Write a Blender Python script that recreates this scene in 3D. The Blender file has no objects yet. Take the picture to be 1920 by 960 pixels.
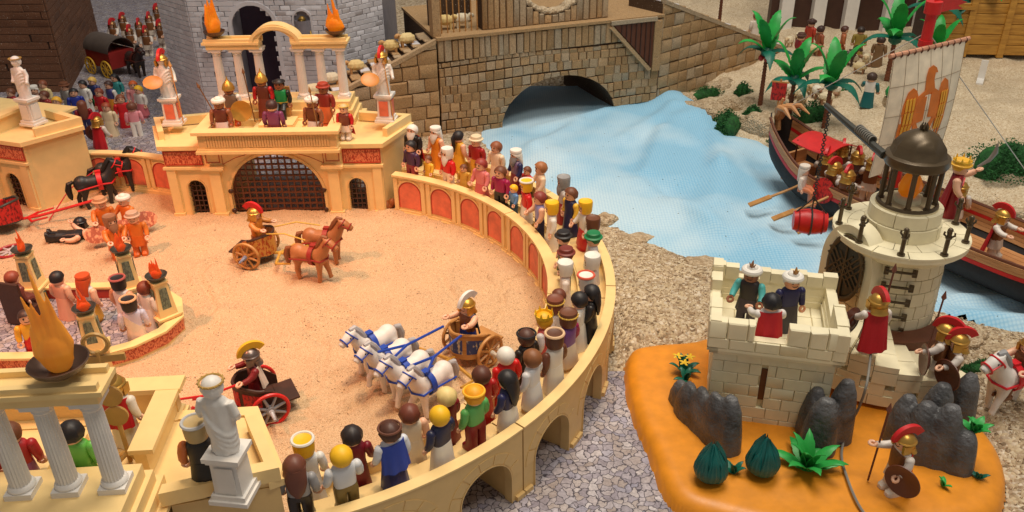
import bpy, math, random
import numpy as np
from mathutils import Matrix, Vector
random.seed(7)
R = math.radians
S = 0.01                       # every length below is in centimetres; the scene is in metres
scene = bpy.context.scene
COL = scene.collection

# ------------------------------------------------------------------ camera
FPX, TH, RO, CH = 1600.0, R(29), R(-0.8), 62.0      # focal length in photo pixels, pitch, roll, height (cm)
cd = bpy.data.cameras.new('camera'); cam = bpy.data.objects.new('camera', cd); COL.objects.link(cam)
cd.sensor_width = 36; cd.lens = FPX/1920*36; cd.clip_start = 0.02; cd.clip_end = 60
cam.matrix_world = Matrix.Translation((0, 0, CH*S)) @ Matrix.Rotation(math.pi/2-TH, 4, 'X') @ Matrix.Rotation(RO, 4, 'Z')
scene.camera = cam
scene.render.resolution_x, scene.render.resolution_y = 1024, 512

# ------------------------------------------------------------------ light (indoor display)
w = bpy.data.worlds.new('World'); scene.world = w; w.use_nodes = True
w.node_tree.nodes['Background'].inputs[0].default_value = (1.0, 0.93, 0.86, 1)
w.node_tree.nodes['Background'].inputs[1].default_value = 0.23
def lamp(kind, name, loc, target, power, color, size=0.5, **k):
    d = bpy.data.lights.new(name, kind); o = bpy.data.objects.new(name, d); COL.objects.link(o)
    d.energy = power; d.color = color
    if kind == 'AREA': d.size = size
    else: d.shadow_soft_size = size
    for a, b in k.items(): setattr(d, a, b)
    o.location = Vector(loc)*S
    o.rotation_euler = (Vector(target)-Vector(loc)).to_track_quat('-Z', 'Y').to_euler()
    return o
lamp('AREA', 'ceiling_lamp', (30, 130, 260), (15, 130, 0), 47, (1.0, 0.92, 0.80), 1.2)
lamp('AREA', 'ceiling_lamp_front', (70, 10, 230), (25, 90, 0), 15, (1.0, 0.90, 0.76), 0.5)
lamp('SPOT', 'arena_spot', (-5, 70, 210), (-28, 98, 0), 74, (1.0, 0.69, 0.40), 0.09, spot_size=R(36), spot_blend=0.9)
lamp('SPOT', 'red_spot', (-105, 55, 150), (-54, 108, 0), 88, (1.0, 0.36, 0.18), 0.06, spot_size=R(44), spot_blend=1.0)
vs = scene.view_settings
vs.view_transform = 'Standard'; vs.look = 'None'; vs.exposure = 0.0; vs.gamma = 1.0
scene.render.engine = 'CYCLES'

# ------------------------------------------------------------------ photo pixel -> point on a level plane (cm)
def G(px, py, z=0.0):
    u = (px-960)/FPX; v = -(py-480)/FPX
    c, s = math.cos(RO), math.sin(RO); u, v = u*c-v*s, u*s+v*c
    dy = math.cos(TH)+v*math.sin(TH); dz = -math.sin(TH)+v*math.cos(TH)
    t = (z-CH)/dz
    return Vector((u*t, dy*t, z))

# ------------------------------------------------------------------ materials
MATS = {}
def srgb(r, g, b):
    f = lambda c: (c/255/12.92) if c/255 <= 0.04045 else ((c/255+0.055)/1.055)**2.4
    return (f(r), f(g), f(b))
class NT:
    def __init__(s, m): s.t = m.node_tree; s.n = s.t.nodes; s.l = s.t.links; s.b = s.n['Principled BSDF']
    def add(s, typ, **k):
        n = s.n.new(typ)
        for a, b in k.items():
            if a in n.inputs.keys(): n.inputs[a].default_value = b
            else: setattr(n, a, b)
        return n
    def link(s, a, b): s.l.new(a, b)
    def coord(s): return s.add('ShaderNodeTexCoord').outputs['Object']
    def noise(s, scale, detail=3, vec=None, rough=0.5):
        n = s.add('ShaderNodeTexNoise'); n.inputs['Scale'].default_value = scale; n.inputs['Detail'].default_value = detail
        n.inputs['Roughness'].default_value = rough
        s.link(vec or s.coord(), n.inputs['Vector']); return n.outputs['Fac']
    def ramp(s, fac, stops):
        r = s.add('ShaderNodeValToRGB'); e = r.color_ramp.elements
        while len(e) < len(stops): e.new(0.5)
        for i, (p, c) in enumerate(stops): e[i].position = p; e[i].color = (*c, 1) if len(c) == 3 else c
        s.link(fac, r.inputs[0]); return r.outputs[0]
    def mix(s, fac, a, b, mode='MIX'):
        m = s.add('ShaderNodeMix', data_type='RGBA', blend_type=mode)
        for sock, val in ((m.inputs[0], fac), (m.inputs[6], a), (m.inputs[7], b)):
            if isinstance(val, (int, float)): sock.default_value = val
            elif isinstance(val, tuple): sock.default_value = (*val, 1)
            else: s.link(val, sock)
        return m.outputs[2]
    def bump(s, h, strength, dist=0.001):
        b = s.add('ShaderNodeBump'); b.inputs['Strength'].default_value = strength; b.inputs['Distance'].default_value = dist
        s.link(h, b.inputs['Height']); s.link(b.outputs[0], s.b.inputs['Normal']); return b
    def color(s, c): s.link(c, s.b.inputs['Base Color'])
def newmat(name, rough=0.5):
    m = bpy.data.materials.new(name); m.use_nodes = True; t = NT(m); t.b.inputs['Roughness'].default_value = rough
    MATS[name] = m; return m, t
def plastic(rgb, rough=0.36, var=0.10, metal=0.0):
    """moulded toy plastic: faint mottling, scuffed gloss, slight surface unevenness"""
    key = 'plastic_%d_%d_%d_%d_%d' % (*rgb, int(rough*100), int(metal*10))
    if key in MATS: return MATS[key]
    m, t = newmat(key, rough); c = srgb(*rgb)
    f = t.noise(60, 4)
    lo = tuple(x*(1-var) for x in c); hi = tuple(min(1, x*(1+var)) for x in c)
    t.color(t.ramp(f, [(0.35, lo), (0.68, hi)]))
    r = t.add('ShaderNodeMapRange'); r.inputs['To Min'].default_value = rough-0.06; r.inputs['To Max'].default_value = rough+0.16
    t.link(t.noise(350, 3), r.inputs[0]); t.link(r.outputs[0], t.b.inputs['Roughness'])
    t.bump(t.noise(220, 2), 0.06, 0.001)
    t.b.inputs['Metallic'].default_value = metal
    if metal == 0: t.b.inputs['Subsurface Weight'].default_value = 0.0
    return m
def m_sand():
    m, t = newmat('arena_sand', 0.95)
    v = t.coord()
    a = t.noise(900, 3, v, 0.7); b = t.noise(22, 4, v)
    col = t.ramp(a, [(0.30, srgb(128, 96, 66)), (0.43, srgb(206, 174, 136)), (0.60, srgb(228, 202, 166)), (0.78, srgb(244, 224, 196))])
    spk = t.noise(330, 2, v, 0.4); sm = t.ramp(spk, [(0.665, (0, 0, 0)), (0.70, (1, 1, 1))])
    patch = t.ramp(t.noise(14, 3, v), [(0.40, (0.1, 0.1, 0.1)), (0.62, (1, 1, 1))])
    k = t.mix(1.0, sm, patch, 'MULTIPLY')
    col = t.mix(k, col, srgb(98, 70, 48))
    col = t.mix(0.25, col, t.ramp(b, [(0.3, srgb(196, 160, 116)), (0.7, srgb(250, 228, 192))]), 'MULTIPLY')
    t.color(col)
    h = t.mix(0.45, t.noise(260, 4, v, 0.65), t.noise(38, 3, v))
    t.bump(h, 1.0, 0.006); return m
def m_gravel(name, pal, scale=330, bump=1.0, big=30):
    m, t = newmat(name, 0.92); v = t.coord()
    vo = t.add('ShaderNodeTexVoronoi'); vo.inputs['Scale'].default_value = scale; t.link(v, vo.inputs['Vector'])
    sep = t.add('ShaderNodeSeparateColor'); t.link(vo.outputs['Color'], sep.inputs[0])
    col = t.ramp(sep.outputs[0], [(i/(len(pal)-1), c) for i, c in enumerate(pal)])
    col = t.mix(0.35, col, t.ramp(t.noise(big, 4, v), [(0.3, (0.45, 0.42, 0.38)), (0.7, (1, 1, 1))]), 'MULTIPLY')
    t.color(col)
    inv = t.add('ShaderNodeMath', operation='SUBTRACT'); inv.inputs[0].default_value = 1.0; t.link(vo.outputs['Distance'], inv.inputs[1])
    t.bump(t.mix(0.3, inv.outputs[0], t.noise(90, 4, v)), bump, 0.004); return m
def m_cobble():
    """printed paper: irregular grey-violet paving stones with dark joints"""
    m, t = newmat('printed_cobbles', 0.55); v = t.coord()
    warp = t.add('ShaderNodeTexNoise'); warp.inputs['Scale'].default_value = 110; t.link(v, warp.inputs['Vector'])
    wm = t.add('ShaderNodeVectorMath', operation='SCALE'); t.link(warp.outputs['Color'], wm.inputs[0]); wm.inputs['Scale'].default_value = 0.013
    av = t.add('ShaderNodeVectorMath', operation='ADD'); t.link(v, av.inputs[0]); t.link(wm.outputs[0], av.inputs[1])
    e = t.add('ShaderNodeTexVoronoi', feature='DISTANCE_TO_EDGE', voronoi_dimensions='2D'); e.inputs['Scale'].default_value = 125; t.link(av.outputs[0], e.inputs['Vector'])
    c = t.add('ShaderNodeTexVoronoi', voronoi_dimensions='2D'); c.inputs['Scale'].default_value = 125; t.link(av.outputs[0], c.inputs['Vector'])
    sep = t.add('ShaderNodeSeparateColor'); t.link(c.outputs['Color'], sep.inputs[0])
    col = t.ramp(sep.outputs[0], [(0.0, srgb(150, 144, 158)), (0.35, srgb(186, 180, 188)), (0.55, srgb(170, 158, 154)), (0.8, srgb(205, 200, 205)), (1.0, srgb(158, 156, 176))])
    col = t.mix(0.45, col, t.ramp(t.noise(300, 5, v, 0.7), [(0.34, (0.28, 0.26, 0.28)), (0.60, (1.1, 1.1, 1.1))]), 'MULTIPLY')
    col = t.mix(0.4, col, t.ramp(t.noise(28, 3, v), [(0.35, srgb(176, 164, 150)), (0.65, (1, 1, 1))]), 'MULTIPLY')
    j = t.ramp(e.outputs['Distance'], [(0.03, (0, 0, 0)), (0.09, (1, 1, 1))])
    col = t.mix(j, srgb(66, 60, 70), col); t.color(col)
    return m
def m_cloth():
    m, t = newmat('blue_cloth', 0.75); v = t.coord()
    ch = t.add('ShaderNodeTexVoronoi', voronoi_dimensions='2D'); ch.inputs['Scale'].default_value = 210; ch.inputs['Randomness'].default_value = 0.15; t.link(v, ch.inputs['Vector'])
    dots = t.ramp(ch.outputs['Distance'], [(0.22, srgb(178, 218, 238)), (0.55, srgb(118, 182, 222))])
    big = t.ramp(t.noise(4.5, 3, v), [(0.42, srgb(136, 194, 228)), (0.58, srgb(208, 230, 242))])
    col = t.mix(0.55, dots, big)
    lint = t.ramp(t.noise(240, 2, v, 0.3), [(0.765, (0, 0, 0)), (0.785, (1, 1, 1))])
    col = t.mix(lint, col, srgb(70, 70, 66)); t.color(col)
    t.bump(ch.outputs['Distance'], 0.3, 0.0015)
    t.b.inputs['Sheen Weight'].default_value = 0.15; return m
def m_cork(name, a, b, cc):
    m, t = newmat(name, 0.9); v = t.coord()
    geo = t.add('ShaderNodeObjectInfo').outputs['Random']
    base = t.ramp(geo, [(0.0, srgb(*a)), (0.5, srgb(*b)), (1.0, srgb(*cc))])
    g1 = t.noise(420, 4, v, 0.75); col = t.mix(0.6, base, t.ramp(g1, [(0.34, (0.35, 0.30, 0.26)), (0.52, (0.9, 0.88, 0.85)), (0.72, (1.25, 1.2, 1.15))]), 'MULTIPLY')
    spk = t.ramp(t.noise(520, 1, v), [(0.73, (0, 0, 0)), (0.76, (1, 1, 1))])
    col = t.mix(spk, col, srgb(214, 206, 192)); t.color(col)
    t.bump(t.mix(0.5, g1, t.noise(120, 4, v)), 0.9, 0.003); return m
def m_wood(name, a, b, scale=18, rough=0.5):
    m, t = newmat(name, rough); v = t.coord()
    mp = t.add('ShaderNodeMapping'); mp.inputs['Scale'].default_value = (1, 1, 9); t.link(v, mp.inputs['Vector'])
    n = t.noise(scale, 5, mp.outputs[0], 0.6)
    t.color(t.ramp(n, [(0.3, srgb(*a)), (0.7, srgb(*b))])); t.bump(n, 0.25, 0.001); return m
def m_flame(name, lo, hi):
    m, t = newmat(name, 0.3); v = t.coord()
    t.color(t.ramp(t.noise(60, 3, v), [(0.3, srgb(*lo)), (0.7, srgb(*hi))]))
    t.b.inputs['Transmission Weight'].default_value = 0.25
    t.b.inputs['Emission Color'].default_value = (*srgb(*hi), 1); t.b.inputs['Emission Strength'].default_value = 0.12; return m  # faint emission adds a glow that the unlit plastic flames don't have
def m_print(name, paper, ink, scale=260, thr=0.5):
    """small sticker print: dense relief-like ink figures"""
    m, t = newmat(name, 0.5); v = t.coord()
    mp = t.add('ShaderNodeMapping'); mp.inputs['Scale'].default_value = (1.5, 1, 0.7); t.link(v, mp.inputs['Vector'])
    f = t.noise(scale, 2, mp.outputs[0], 0.6)
    t.color(t.ramp(f, [(thr-0.04, srgb(*ink)), (thr+0.05, srgb(*paper))])); return m
def m_foliage(name, lo, hi):
    m, t = newmat(name, 0.8); t.color(t.ramp(t.noise(160, 3), [(0.3, srgb(*lo)), (0.7, srgb(*hi))])); t.bump(t.noise(500, 3), 0.8, 0.003); return m
M = {}
M['sand'] = m_sand()
M['gravel'] = m_gravel('coarse_sand', [srgb(120, 98, 74), srgb(186, 164, 132), srgb(206, 186, 152), srgb(222, 206, 178), srgb(160, 132, 100), srgb(232, 220, 198)], 240)
M['beach'] = m_gravel('pale_beach_sand', [srgb(186, 160, 126), srgb(212, 190, 156), srgb(222, 204, 172), srgb(234, 218, 190), srgb(200, 174, 138)], 460, 0.6, 14)
M['cobble'] = m_cobble(); M['cloth'] = m_cloth()
M['cork'] = m_cork('cork_stone', (166, 132, 90), (188, 154, 112), (178, 160, 134))
M['cork2'] = m_cork('ramp_stone', (170, 136, 94), (192, 158, 114), (182, 164, 138))
M['corkdark'] = m_cork('cork_joint', (74, 54, 36), (82, 60, 40), (88, 66, 46))
M['rock'] = m_gravel('shore_rock', [srgb(176, 150, 118), srgb(200, 178, 146), srgb(216, 196, 166)], 300, 1.0, 40)
M['cream'] = plastic((238, 206, 142), 0.42, 0.04)
M['tan'] = plastic((222, 188, 126), 0.42, 0.04)
M['white'] = plastic((226, 222, 216), 0.40, 0.04)
M['ivory'] = plastic((236, 226, 192), 0.45, 0.05)
M['ivoryjoint'] = plastic((208, 194, 156), 0.6)
M['wall_print'] = m_print('red_sticker', (224, 134, 92), (166, 58, 38), 420, 0.47)
M['panel_red'] = plastic((226, 118, 88), 0.45, 0.18)
M['panel_rim'] = plastic((178, 52, 34), 0.45)
M['brown'] = plastic((96, 52, 30), 0.45)
M['dkbrown'] = plastic((66, 40, 30), 0.45)
M['bronze'] = plastic((92, 70, 58), 0.33, 0.1, 0.55)
M['gold'] = plastic((206, 158, 74), 0.30, 0.1, 0.75)
M['gunmetal'] = plastic((88, 74, 54), 0.30, 0.12, 0.4)
M['iron'] = plastic((58, 58, 52), 0.42)
M['rockplastic'], t = newmat('rock_plastic', 0.42); t.color(t.ramp(t.noise(45, 5), [(0.3, srgb(58, 58, 60)), (0.7, srgb(104, 104, 106))])); t.bump(t.mix(0.4, t.noise(60, 3), t.noise(260, 4)), 0.7, 0.006)
M['island'] = plastic((226, 144, 36), 0.36, 0.09)
M['temple'] = plastic((208, 206, 212), 0.6, 0.06)
M['templejoint'] = plastic((128, 124, 132), 0.7)
M['brickbrown'] = m_cork('brown_block', (104, 68, 46), (118, 78, 54), (92, 60, 42))
M['brickjoint'] = plastic((58, 38, 28), 0.7)
M['wallgrey'] = plastic((196, 194, 196), 0.8, 0.04)
M['wood'] = m_wood('chariot_wood', (160, 108, 54), (204, 152, 86))
M['goldwood'] = m_wood('golden_planks', (156, 108, 40), (206, 154, 68))
M['deck'] = m_wood('ship_planks', (176, 120, 72), (212, 160, 108))
M['hull'] = plastic((40, 34, 32), 0.7)
M['red'] = plastic((206, 34, 34), 0.36)
M['flame'] = m_flame('flame_plastic', (236, 110, 10), (250, 160, 20))
M['flame2'] = m_flame('amber_flame_plastic', (224, 120, 26), (246, 172, 60))
M['flamered'] = m_flame('red_flame_plastic', (220, 50, 20), (250, 110, 40))
M['bush'] = m_foliage('moss_green', (14, 60, 20), (34, 104, 40))
M['leaf'] = plastic((36, 160, 66), 0.40, 0.15)
M['leafdark'] = plastic((14, 104, 84), 0.40, 0.15)
M['trunk'] = plastic((120, 66, 38), 0.55, 0.2)
M['wool'] = plastic((226, 204, 152), 0.7, 0.12)
M['rope'] = plastic((132, 128, 120), 0.8)
M['black'] = plastic((22, 20, 20), 0.4)
M['skin'] = plastic((236, 186, 156), 0.42, 0.04)

# ------------------------------------------------------------------ mesh helpers
def box(sx, sy, sz, c=(0, 0, 0), top=1.0):
    x, y, z = sx/2, sy/2, sz/2
    V = [(-x, -y, -z), (x, -y, -z), (x, y, -z), (-x, y, -z), (-x*top, -y*top, z), (x*top, -y*top, z), (x*top, y*top, z), (-x*top, y*top, z)]
    return [(a+c[0], b+c[1], d+c[2]) for a, b, d in V], [(0, 3, 2, 1), (4, 5, 6, 7), (0, 1, 5, 4), (1, 2, 6, 5), (2, 3, 7, 6), (3, 0, 4, 7)]
def bbox(x0, x1, y0, y1, z0, z1): return box(x1-x0, y1-y0, z1-z0, ((x0+x1)/2, (y0+y1)/2, (z0+z1)/2))
def loft(secs, n=14, caps=True):
    """secs: (z, cx, cy, rx, ry, power) stacked super-ellipses"""
    V, F = [], []
    for s in secs:
        z, cx, cy, rx, ry = s[:5]; p = 2.0/(s[5] if len(s) > 5 else 2)
        for i in range(n):
            a = 2*math.pi*i/n; ca, sa = math.cos(a), math.sin(a)
            V.append((cx+rx*math.copysign(abs(ca)**p, ca), cy+ry*math.copysign(abs(sa)**p, sa), z))
    for k in range(len(secs)-1):
        for i in range(n):
            j = (i+1) % n; F.append((k*n+i, k*n+j, (k+1)*n+j, (k+1)*n+i))
    if caps: F.append(tuple(range(n-1, -1, -1))); F.append(tuple((len(secs)-1)*n+i for i in range(n)))
    return V, F
def lathe(prof, n=20, a0=0.0, a1=2*math.pi, rip=None):
    full = abs(a1-a0-2*math.pi) < 1e-6; V, F = [], []; m = n if full else n+1
    for r, z in prof:
        for i in range(m):
            a = a0+(a1-a0)*i/n; k = rip(a, z) if rip else 1.0
            V.append((r*k*math.cos(a), r*k*math.sin(a), z))
    for k in range(len(prof)-1):
        for i in range(n):
            j = (i+1) % m if full else i+1
            F.append((k*m+i, k*m+j, (k+1)*m+j, (k+1)*m+i))
    if full: F.append(tuple(range(n-1, -1, -1))); F.append(tuple((len(prof)-1)*m+i for i in range(n)))
    return V, F
def cyl(r, z0, z1, n=16, r1=None): return lathe([(r, z0), (r if r1 is None else r1, z1)], n)
def ell(rx, ry, rz, c=(0, 0, 0), n=14, m=9):
    V, F = lathe([(math.sin(math.pi*k/m) if 0 < k < m else 0.02, -math.cos(math.pi*k/m)) for k in range(m+1)], n)
    return [(x*rx+c[0], y*ry+c[1], z*rz+c[2]) for x, y, z in V], F
def tube(path, rad, n=8, caps=True):
    P = [Vector(p) for p in path]; V, F = [], []
    rr = rad if isinstance(rad, (list, tuple)) else [rad]*len(P)
    up = None
    for i, p in enumerate(P):
        d = (P[min(i+1, len(P)-1)]-P[max(i-1, 0)]); d = d.normalized() if d.length > 1e-9 else Vector((0, 0, 1))
        if up is None: up = Vector((0, 0, 1)) if abs(d.z) < 0.9 else Vector((1, 0, 0))
        s = d.cross(up).normalized(); up = s.cross(d).normalized()
        for k in range(n):
            a = 2*math.pi*k/n; q = p+(s*math.cos(a)+up*math.sin(a))*rr[i]; V.append(tuple(q))
    for i in range(len(P)-1):
        for k in range(n):
            j = (k+1) % n; F.append((i*n+k, i*n+j, (i+1)*n+j, (i+1)*n+k))
    if caps: F.append(tuple(range(n-1, -1, -1))); F.append(tuple((len(P)-1)*n+k for k in range(n)))
    return V, F
def ring(rad, r, n=24, m=8, c=(0, 0, 0), axis='z'):
    V, F = [], []
    for i in range(n):
        a = 2*math.pi*i/n
        for k in range(m):
            b = 2*math.pi*k/m; q = rad+r*math.cos(b); p = (q*math.cos(a), q*math.sin(a), r*math.sin(b))
            if axis == 'x': p = (p[2], p[0], p[1])
            if axis == 'y': p = (p[0], p[2], p[1])
            V.append((p[0]+c[0], p[1]+c[1], p[2]+c[2]))
    for i in range(n):
        for k in range(m): F.append((i*m+k, ((i+1) % n)*m+k, ((i+1) % n)*m+(k+1) % m, i*m+(k+1) % m))
    return V, F
def prism(poly, z0, z1):
    n = len(poly); V = [(x, y, z0) for x, y in poly]+[(x, y, z1) for x, y in poly]
    return V, [tuple(range(n-1, -1, -1)), tuple(range(n, 2*n))]+[(i, (i+1) % n, n+(i+1) % n, n+i) for i in range(n)]
def arcbox(r0, r1, a0, a1, z0, z1, n=12):
    V, F = [], []
    for i in range(n+1):
        a = a0+(a1-a0)*i/n; c, s = math.cos(a), math.sin(a)
        V += [(r0*c, r0*s, z0), (r1*c, r1*s, z0), (r1*c, r1*s, z1), (r0*c, r0*s, z1)]
    for i in range(n):
        for k in range(4): F.append((4*i+k, 4*i+(k+1) % 4, 4*i+4+(k+1) % 4, 4*i+4+k))
    F += [(3, 2, 1, 0), (4*n, 4*n+1, 4*n+2, 4*n+3)]
    return V, F
def stripwall(samples, fn):
    """samples (u, zlow, zhigh); fn(u, t, z) -> point, t = 0 front / 1 back; a solid wall with shaped lower and upper edges"""
    V, F = [], []
    for u, a, b in samples: V += [fn(u, 0, a), fn(u, 0, b), fn(u, 1, b), fn(u, 1, a)]
    for i in range(len(samples)-1):
        for k in range(4): F.append((4*i+k, 4*i+4+k, 4*i+4+(k+1) % 4, 4*i+(k+1) % 4))
    n = 4*(len(samples)-1); F += [(0, 1, 2, 3), (n+3, n+2, n+1, n)]
    return V, F
def archlow(u0, u1, arches, z0, ztop, step=1.0, n=14):
    """samples for stripwall: openings (centre, half width, spring height, rise)"""
    out = [(u0, z0, ztop)]; cur = u0
    for c, hw, sp, rise in arches:
        a, b = c-hw, c+hw
        k = max(1, int((a-cur)/step))
        for i in range(1, k+1): out.append((cur+(a-cur)*i/k, z0, ztop))
        for i in range(n+1):
            t = math.pi*(1-i/n); out.append((c+hw*math.cos(t), sp+rise*math.sin(t), ztop))
        out.append((b, z0, ztop)); cur = b
    k = max(1, int((u1-cur)/step))
    for i in range(1, k+1): out.append((cur+(u1-cur)*i/k, z0, ztop))
    return out
def mv(vf, loc=(0, 0, 0), rz=0, rx=0, ry=0, sc=1.0):
    m = Matrix.Translation(loc) @ Matrix.Rotation(rz, 4, 'Z') @ Matrix.Rotation(ry, 4, 'Y') @ Matrix.Rotation(rx, 4, 'X') @ Matrix.Diagonal((*((sc,)*3 if isinstance(sc, (int, float)) else sc), 1))
    return [tuple(m @ Vector(v)) for v in vf[0]], vf[1]
def merge(*parts):
    V, F = [], []
    for v, f in parts:
        o = len(V); V += list(v); F += [tuple(i+o for i in q) for q in f]
    return V, F
def mesh(name, vf, smooth=35):
    me = bpy.data.meshes.new(name); me.from_pydata([(x*S, y*S, z*S) for x, y, z in vf[0]], [], vf[1])
    me.validate(verbose=False)
    import bmesh
    bm = bmesh.new(); bm.from_mesh(me); bmesh.ops.recalc_face_normals(bm, faces=bm.faces); bm.to_mesh(me); bm.free()
    if smooth:
        me.polygons.foreach_set('use_smooth', [True]*len(me.polygons)); me.set_sharp_from_angle(angle=R(smooth))
    me.materials.append(None); me.update(); return me
def obj(name, me, mat, parent=None, loc=(0, 0, 0), rot=(0, 0, 0), sc=None):
    """link a mesh (or a (verts, faces) pair) as one object"""
    if isinstance(me, tuple): me = mesh(name, me)
    o = bpy.data.objects.new(name, me); COL.objects.link(o)
    o.location = Vector(loc)*S; o.rotation_euler = rot
    if sc is not None: o.scale = (sc,)*3 if isinstance(sc, (int, float)) else sc
    o.material_slots[0].link = 'OBJECT'; o.material_slots[0].material = M[mat] if isinstance(mat, str) else mat
    if parent: o.parent = parent
    return o
def tag(o, label=None, cat=None, group=None, kind=None):
    if label: o['label'] = label
    if cat: o['category'] = cat
    if group: o['group'] = group
    if kind: o['kind'] = kind
    return o
def thing(name, label, cat, loc=(0, 0, 0), rz=0.0, group=None, sc=None, rot=None):
    o = bpy.data.objects.new(name, None); COL.objects.link(o); o.empty_display_size = 0.01
    o.location = Vector(loc)*S; o.rotation_euler = rot or (0, 0, rz)
    if sc: o.scale = (sc,)*3
    return tag(o, label, cat, group)
def copy_tree(o, parent=None):
    c = o.copy(); COL.objects.link(c); c.parent = parent
    for ch in list(o.children): copy_tree(ch, c)
    return c
def remesh(vf, voxel, smooth=4, name='body', dec=None):
    """weld overlapping shapes into one continuous soft-edged body"""
    me = mesh('tmp', vf, 0); o = bpy.data.objects.new('tmp', me); COL.objects.link(o)
    r = o.modifiers.new('r', 'REMESH'); r.mode = 'VOXEL'; r.voxel_size = voxel*S
    if smooth: s = o.modifiers.new('s', 'SMOOTH'); s.iterations = smooth; s.factor = 0.5
    if dec: d = o.modifiers.new('d', 'DECIMATE'); d.ratio = dec
    dg = bpy.context.evaluated_depsgraph_get(); dg.update()
    out = bpy.data.meshes.new_from_object(o.evaluated_get(dg)); out.name = name
    bpy.data.objects.remove(o); bpy.data.meshes.remove(me)
    out.polygons.foreach_set('use_smooth', [True]*len(out.polygons))
    out.materials.clear(); out.materials.append(None); return out
def smoothstep(a, b, x):
    t = np.clip((x-a)/(b-a), 0, 1); return t*t*(3-2*t)
VT = {}
def vnoise(x, y, sc, seed=0):
    """smooth value noise on arrays"""
    if seed not in VT: VT[seed] = np.random.RandomState(seed).rand(256, 256)
    T = VT[seed]
    x = np.asarray(x)/sc+37.3; y = np.asarray(y)/sc+51.7
    i, j = np.floor(x).astype(int), np.floor(y).astype(int); f, g = x-i, y-j
    f = f*f*(3-2*f); g = g*g*(3-2*g)
    a = T[i % 256, j % 256]; b = T[(i+1) % 256, j % 256]; c = T[i % 256, (j+1) % 256]; d = T[(i+1) % 256, (j+1) % 256]
    return (a*(1-f)+b*f)*(1-g)+(c*(1-f)+d*f)*g-0.5
def grid(name, x0, x1, y0, y1, st, zf, mat, keep=None):
    nx, ny = int((x1-x0)/st)+1, int((y1-y0)/st)+1
    X, Y = np.meshgrid(np.linspace(x0, x1, nx), np.linspace(y0, y1, ny)); Z = zf(X, Y)
    V = np.stack([X, Y, Z], -1).reshape(-1, 3)*S
    I = np.arange(nx*ny).reshape(ny, nx); Q = np.stack([I[:-1, :-1], I[:-1, 1:], I[1:, 1:], I[1:, :-1]], -1).reshape(-1, 4)
    if keep is not None:
        k = keep(X, Y).reshape(-1); Q = Q[k[Q].all(1)]
        use = np.zeros(nx*ny, bool); use[Q.ravel()] = True; idx = np.cumsum(use)-1; V = V[use]; Q = idx[Q]
    me = bpy.data.meshes.new(name); me.from_pydata(V.tolist(), [], Q.tolist())
    me.polygons.foreach_set('use_smooth', [True]*len(me.polygons)); me.materials.append(None)
    return obj(name, me, mat)
def sdpoly(X, Y, poly):
    """signed distance to polygon, negative inside"""
    P = np.array(poly, float); d = np.full(X.shape, 1e9); inside = np.zeros(X.shape, bool)
    for i in range(len(P)):
        ax, ay = P[i]; bx, by = P[(i+1) % len(P)]; ex, ey = bx-ax, by-ay
        t = np.clip(((X-ax)*ex+(Y-ay)*ey)/(ex*ex+ey*ey), 0, 1); d = np.minimum(d, np.hypot(X-ax-t*ex, Y-ay-t*ey))
        c = ((ay > Y) != (by > Y)) & (X < ex*(Y-ay)/(ey if ey else 1e-9)+ax); inside ^= c
    return np.where(inside, -d, d)
# ================================================================== ground, river, background
AC = Vector((-31.3, 92.9, 0)); RI, RX = 36.3, 43.9          # arena centre, inner and outer radius of the gallery
rp = lambda *p: [tuple(G(x, y, 0.6)[:2]) for x, y in p]
RIVER = ([(-6, 205), (-6, 166)] + rp((905, 262), (960, 320), (1040, 385), (1100, 392), (1150, 418), (1215, 450), (1290, 478), (1385, 500), (1480, 530)) +
         rp((1600, 560), (1750, 578), (1850, 607), (1930, 622)) + [(150, 78), (150, 108)] + rp((1930, 432), (1840, 372), (1700, 330), (1560, 335), (1470, 292), (1420, 262), (1345, 246), (1290, 212), (1285, 168)) + [(44, 205)])
RIGHTBANK = rp((1285, 168), (1290, 212), (1345, 246), (1420, 262), (1470, 292), (1560, 335), (1700, 330), (1840, 372), (1930, 432)) + [(200, 110), (200, 330), (44, 330)]
def beach_z(X, Y):
    X = np.asarray(X, float); Y = np.asarray(Y, float)
    sd = sdpoly(X, Y, RIVER); rb = sdpoly(X, Y, RIGHTBANK) < 0
    out = 0.35+np.clip(sd, 0, 3)*0.18+0.7*vnoise(X, Y, 9, 1)+0.35*vnoise(X, Y, 3.2, 2)
    hill = np.where(rb, np.clip(sd, 0, 14)*0.16+2.6*smoothstep(6, 40, sd)*(vnoise(X, Y, 26, 3)+0.35)+1.9*vnoise(X, Y, 7, 4)+0.9*vnoise(X, Y, 2.6, 14), 0)
    z = np.where(sd > 0, out+hill, 0.35+np.clip(sd, -6, 0)*0.6)
    flat = (np.hypot(X-AC.x, Y-AC.y) < RX+1.0) | ((X < 14) & (Y < 84)) | ((X < -16) & (Y < 150)) | (X < -40)
    soft = smoothstep(0, 3, np.hypot(X-AC.x, Y-AC.y)-RX-0.5)
    z = np.where(flat, -0.7, z*soft+0.15*(1-soft))
    isl = smoothstep(-1, 2.5, sdpoly(X, Y, ISLE)); z = np.where(isl < 1, np.minimum(z, 0.3)*isl-0.5*(1-isl), z)
    return z
ISLE = [tuple(G(x, y, 0.3)[:2]) for x, y in ((1172, 715), (1180, 668), (1225, 655), (1330, 640), (1480, 560), (1640, 560), (1745, 640), (1800, 760), (1868, 850), (1885, 925), (1850, 985), (1700, 1010), (1500, 1015), (1340, 985), (1255, 945), (1215, 850), (1185, 780))]
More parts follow.
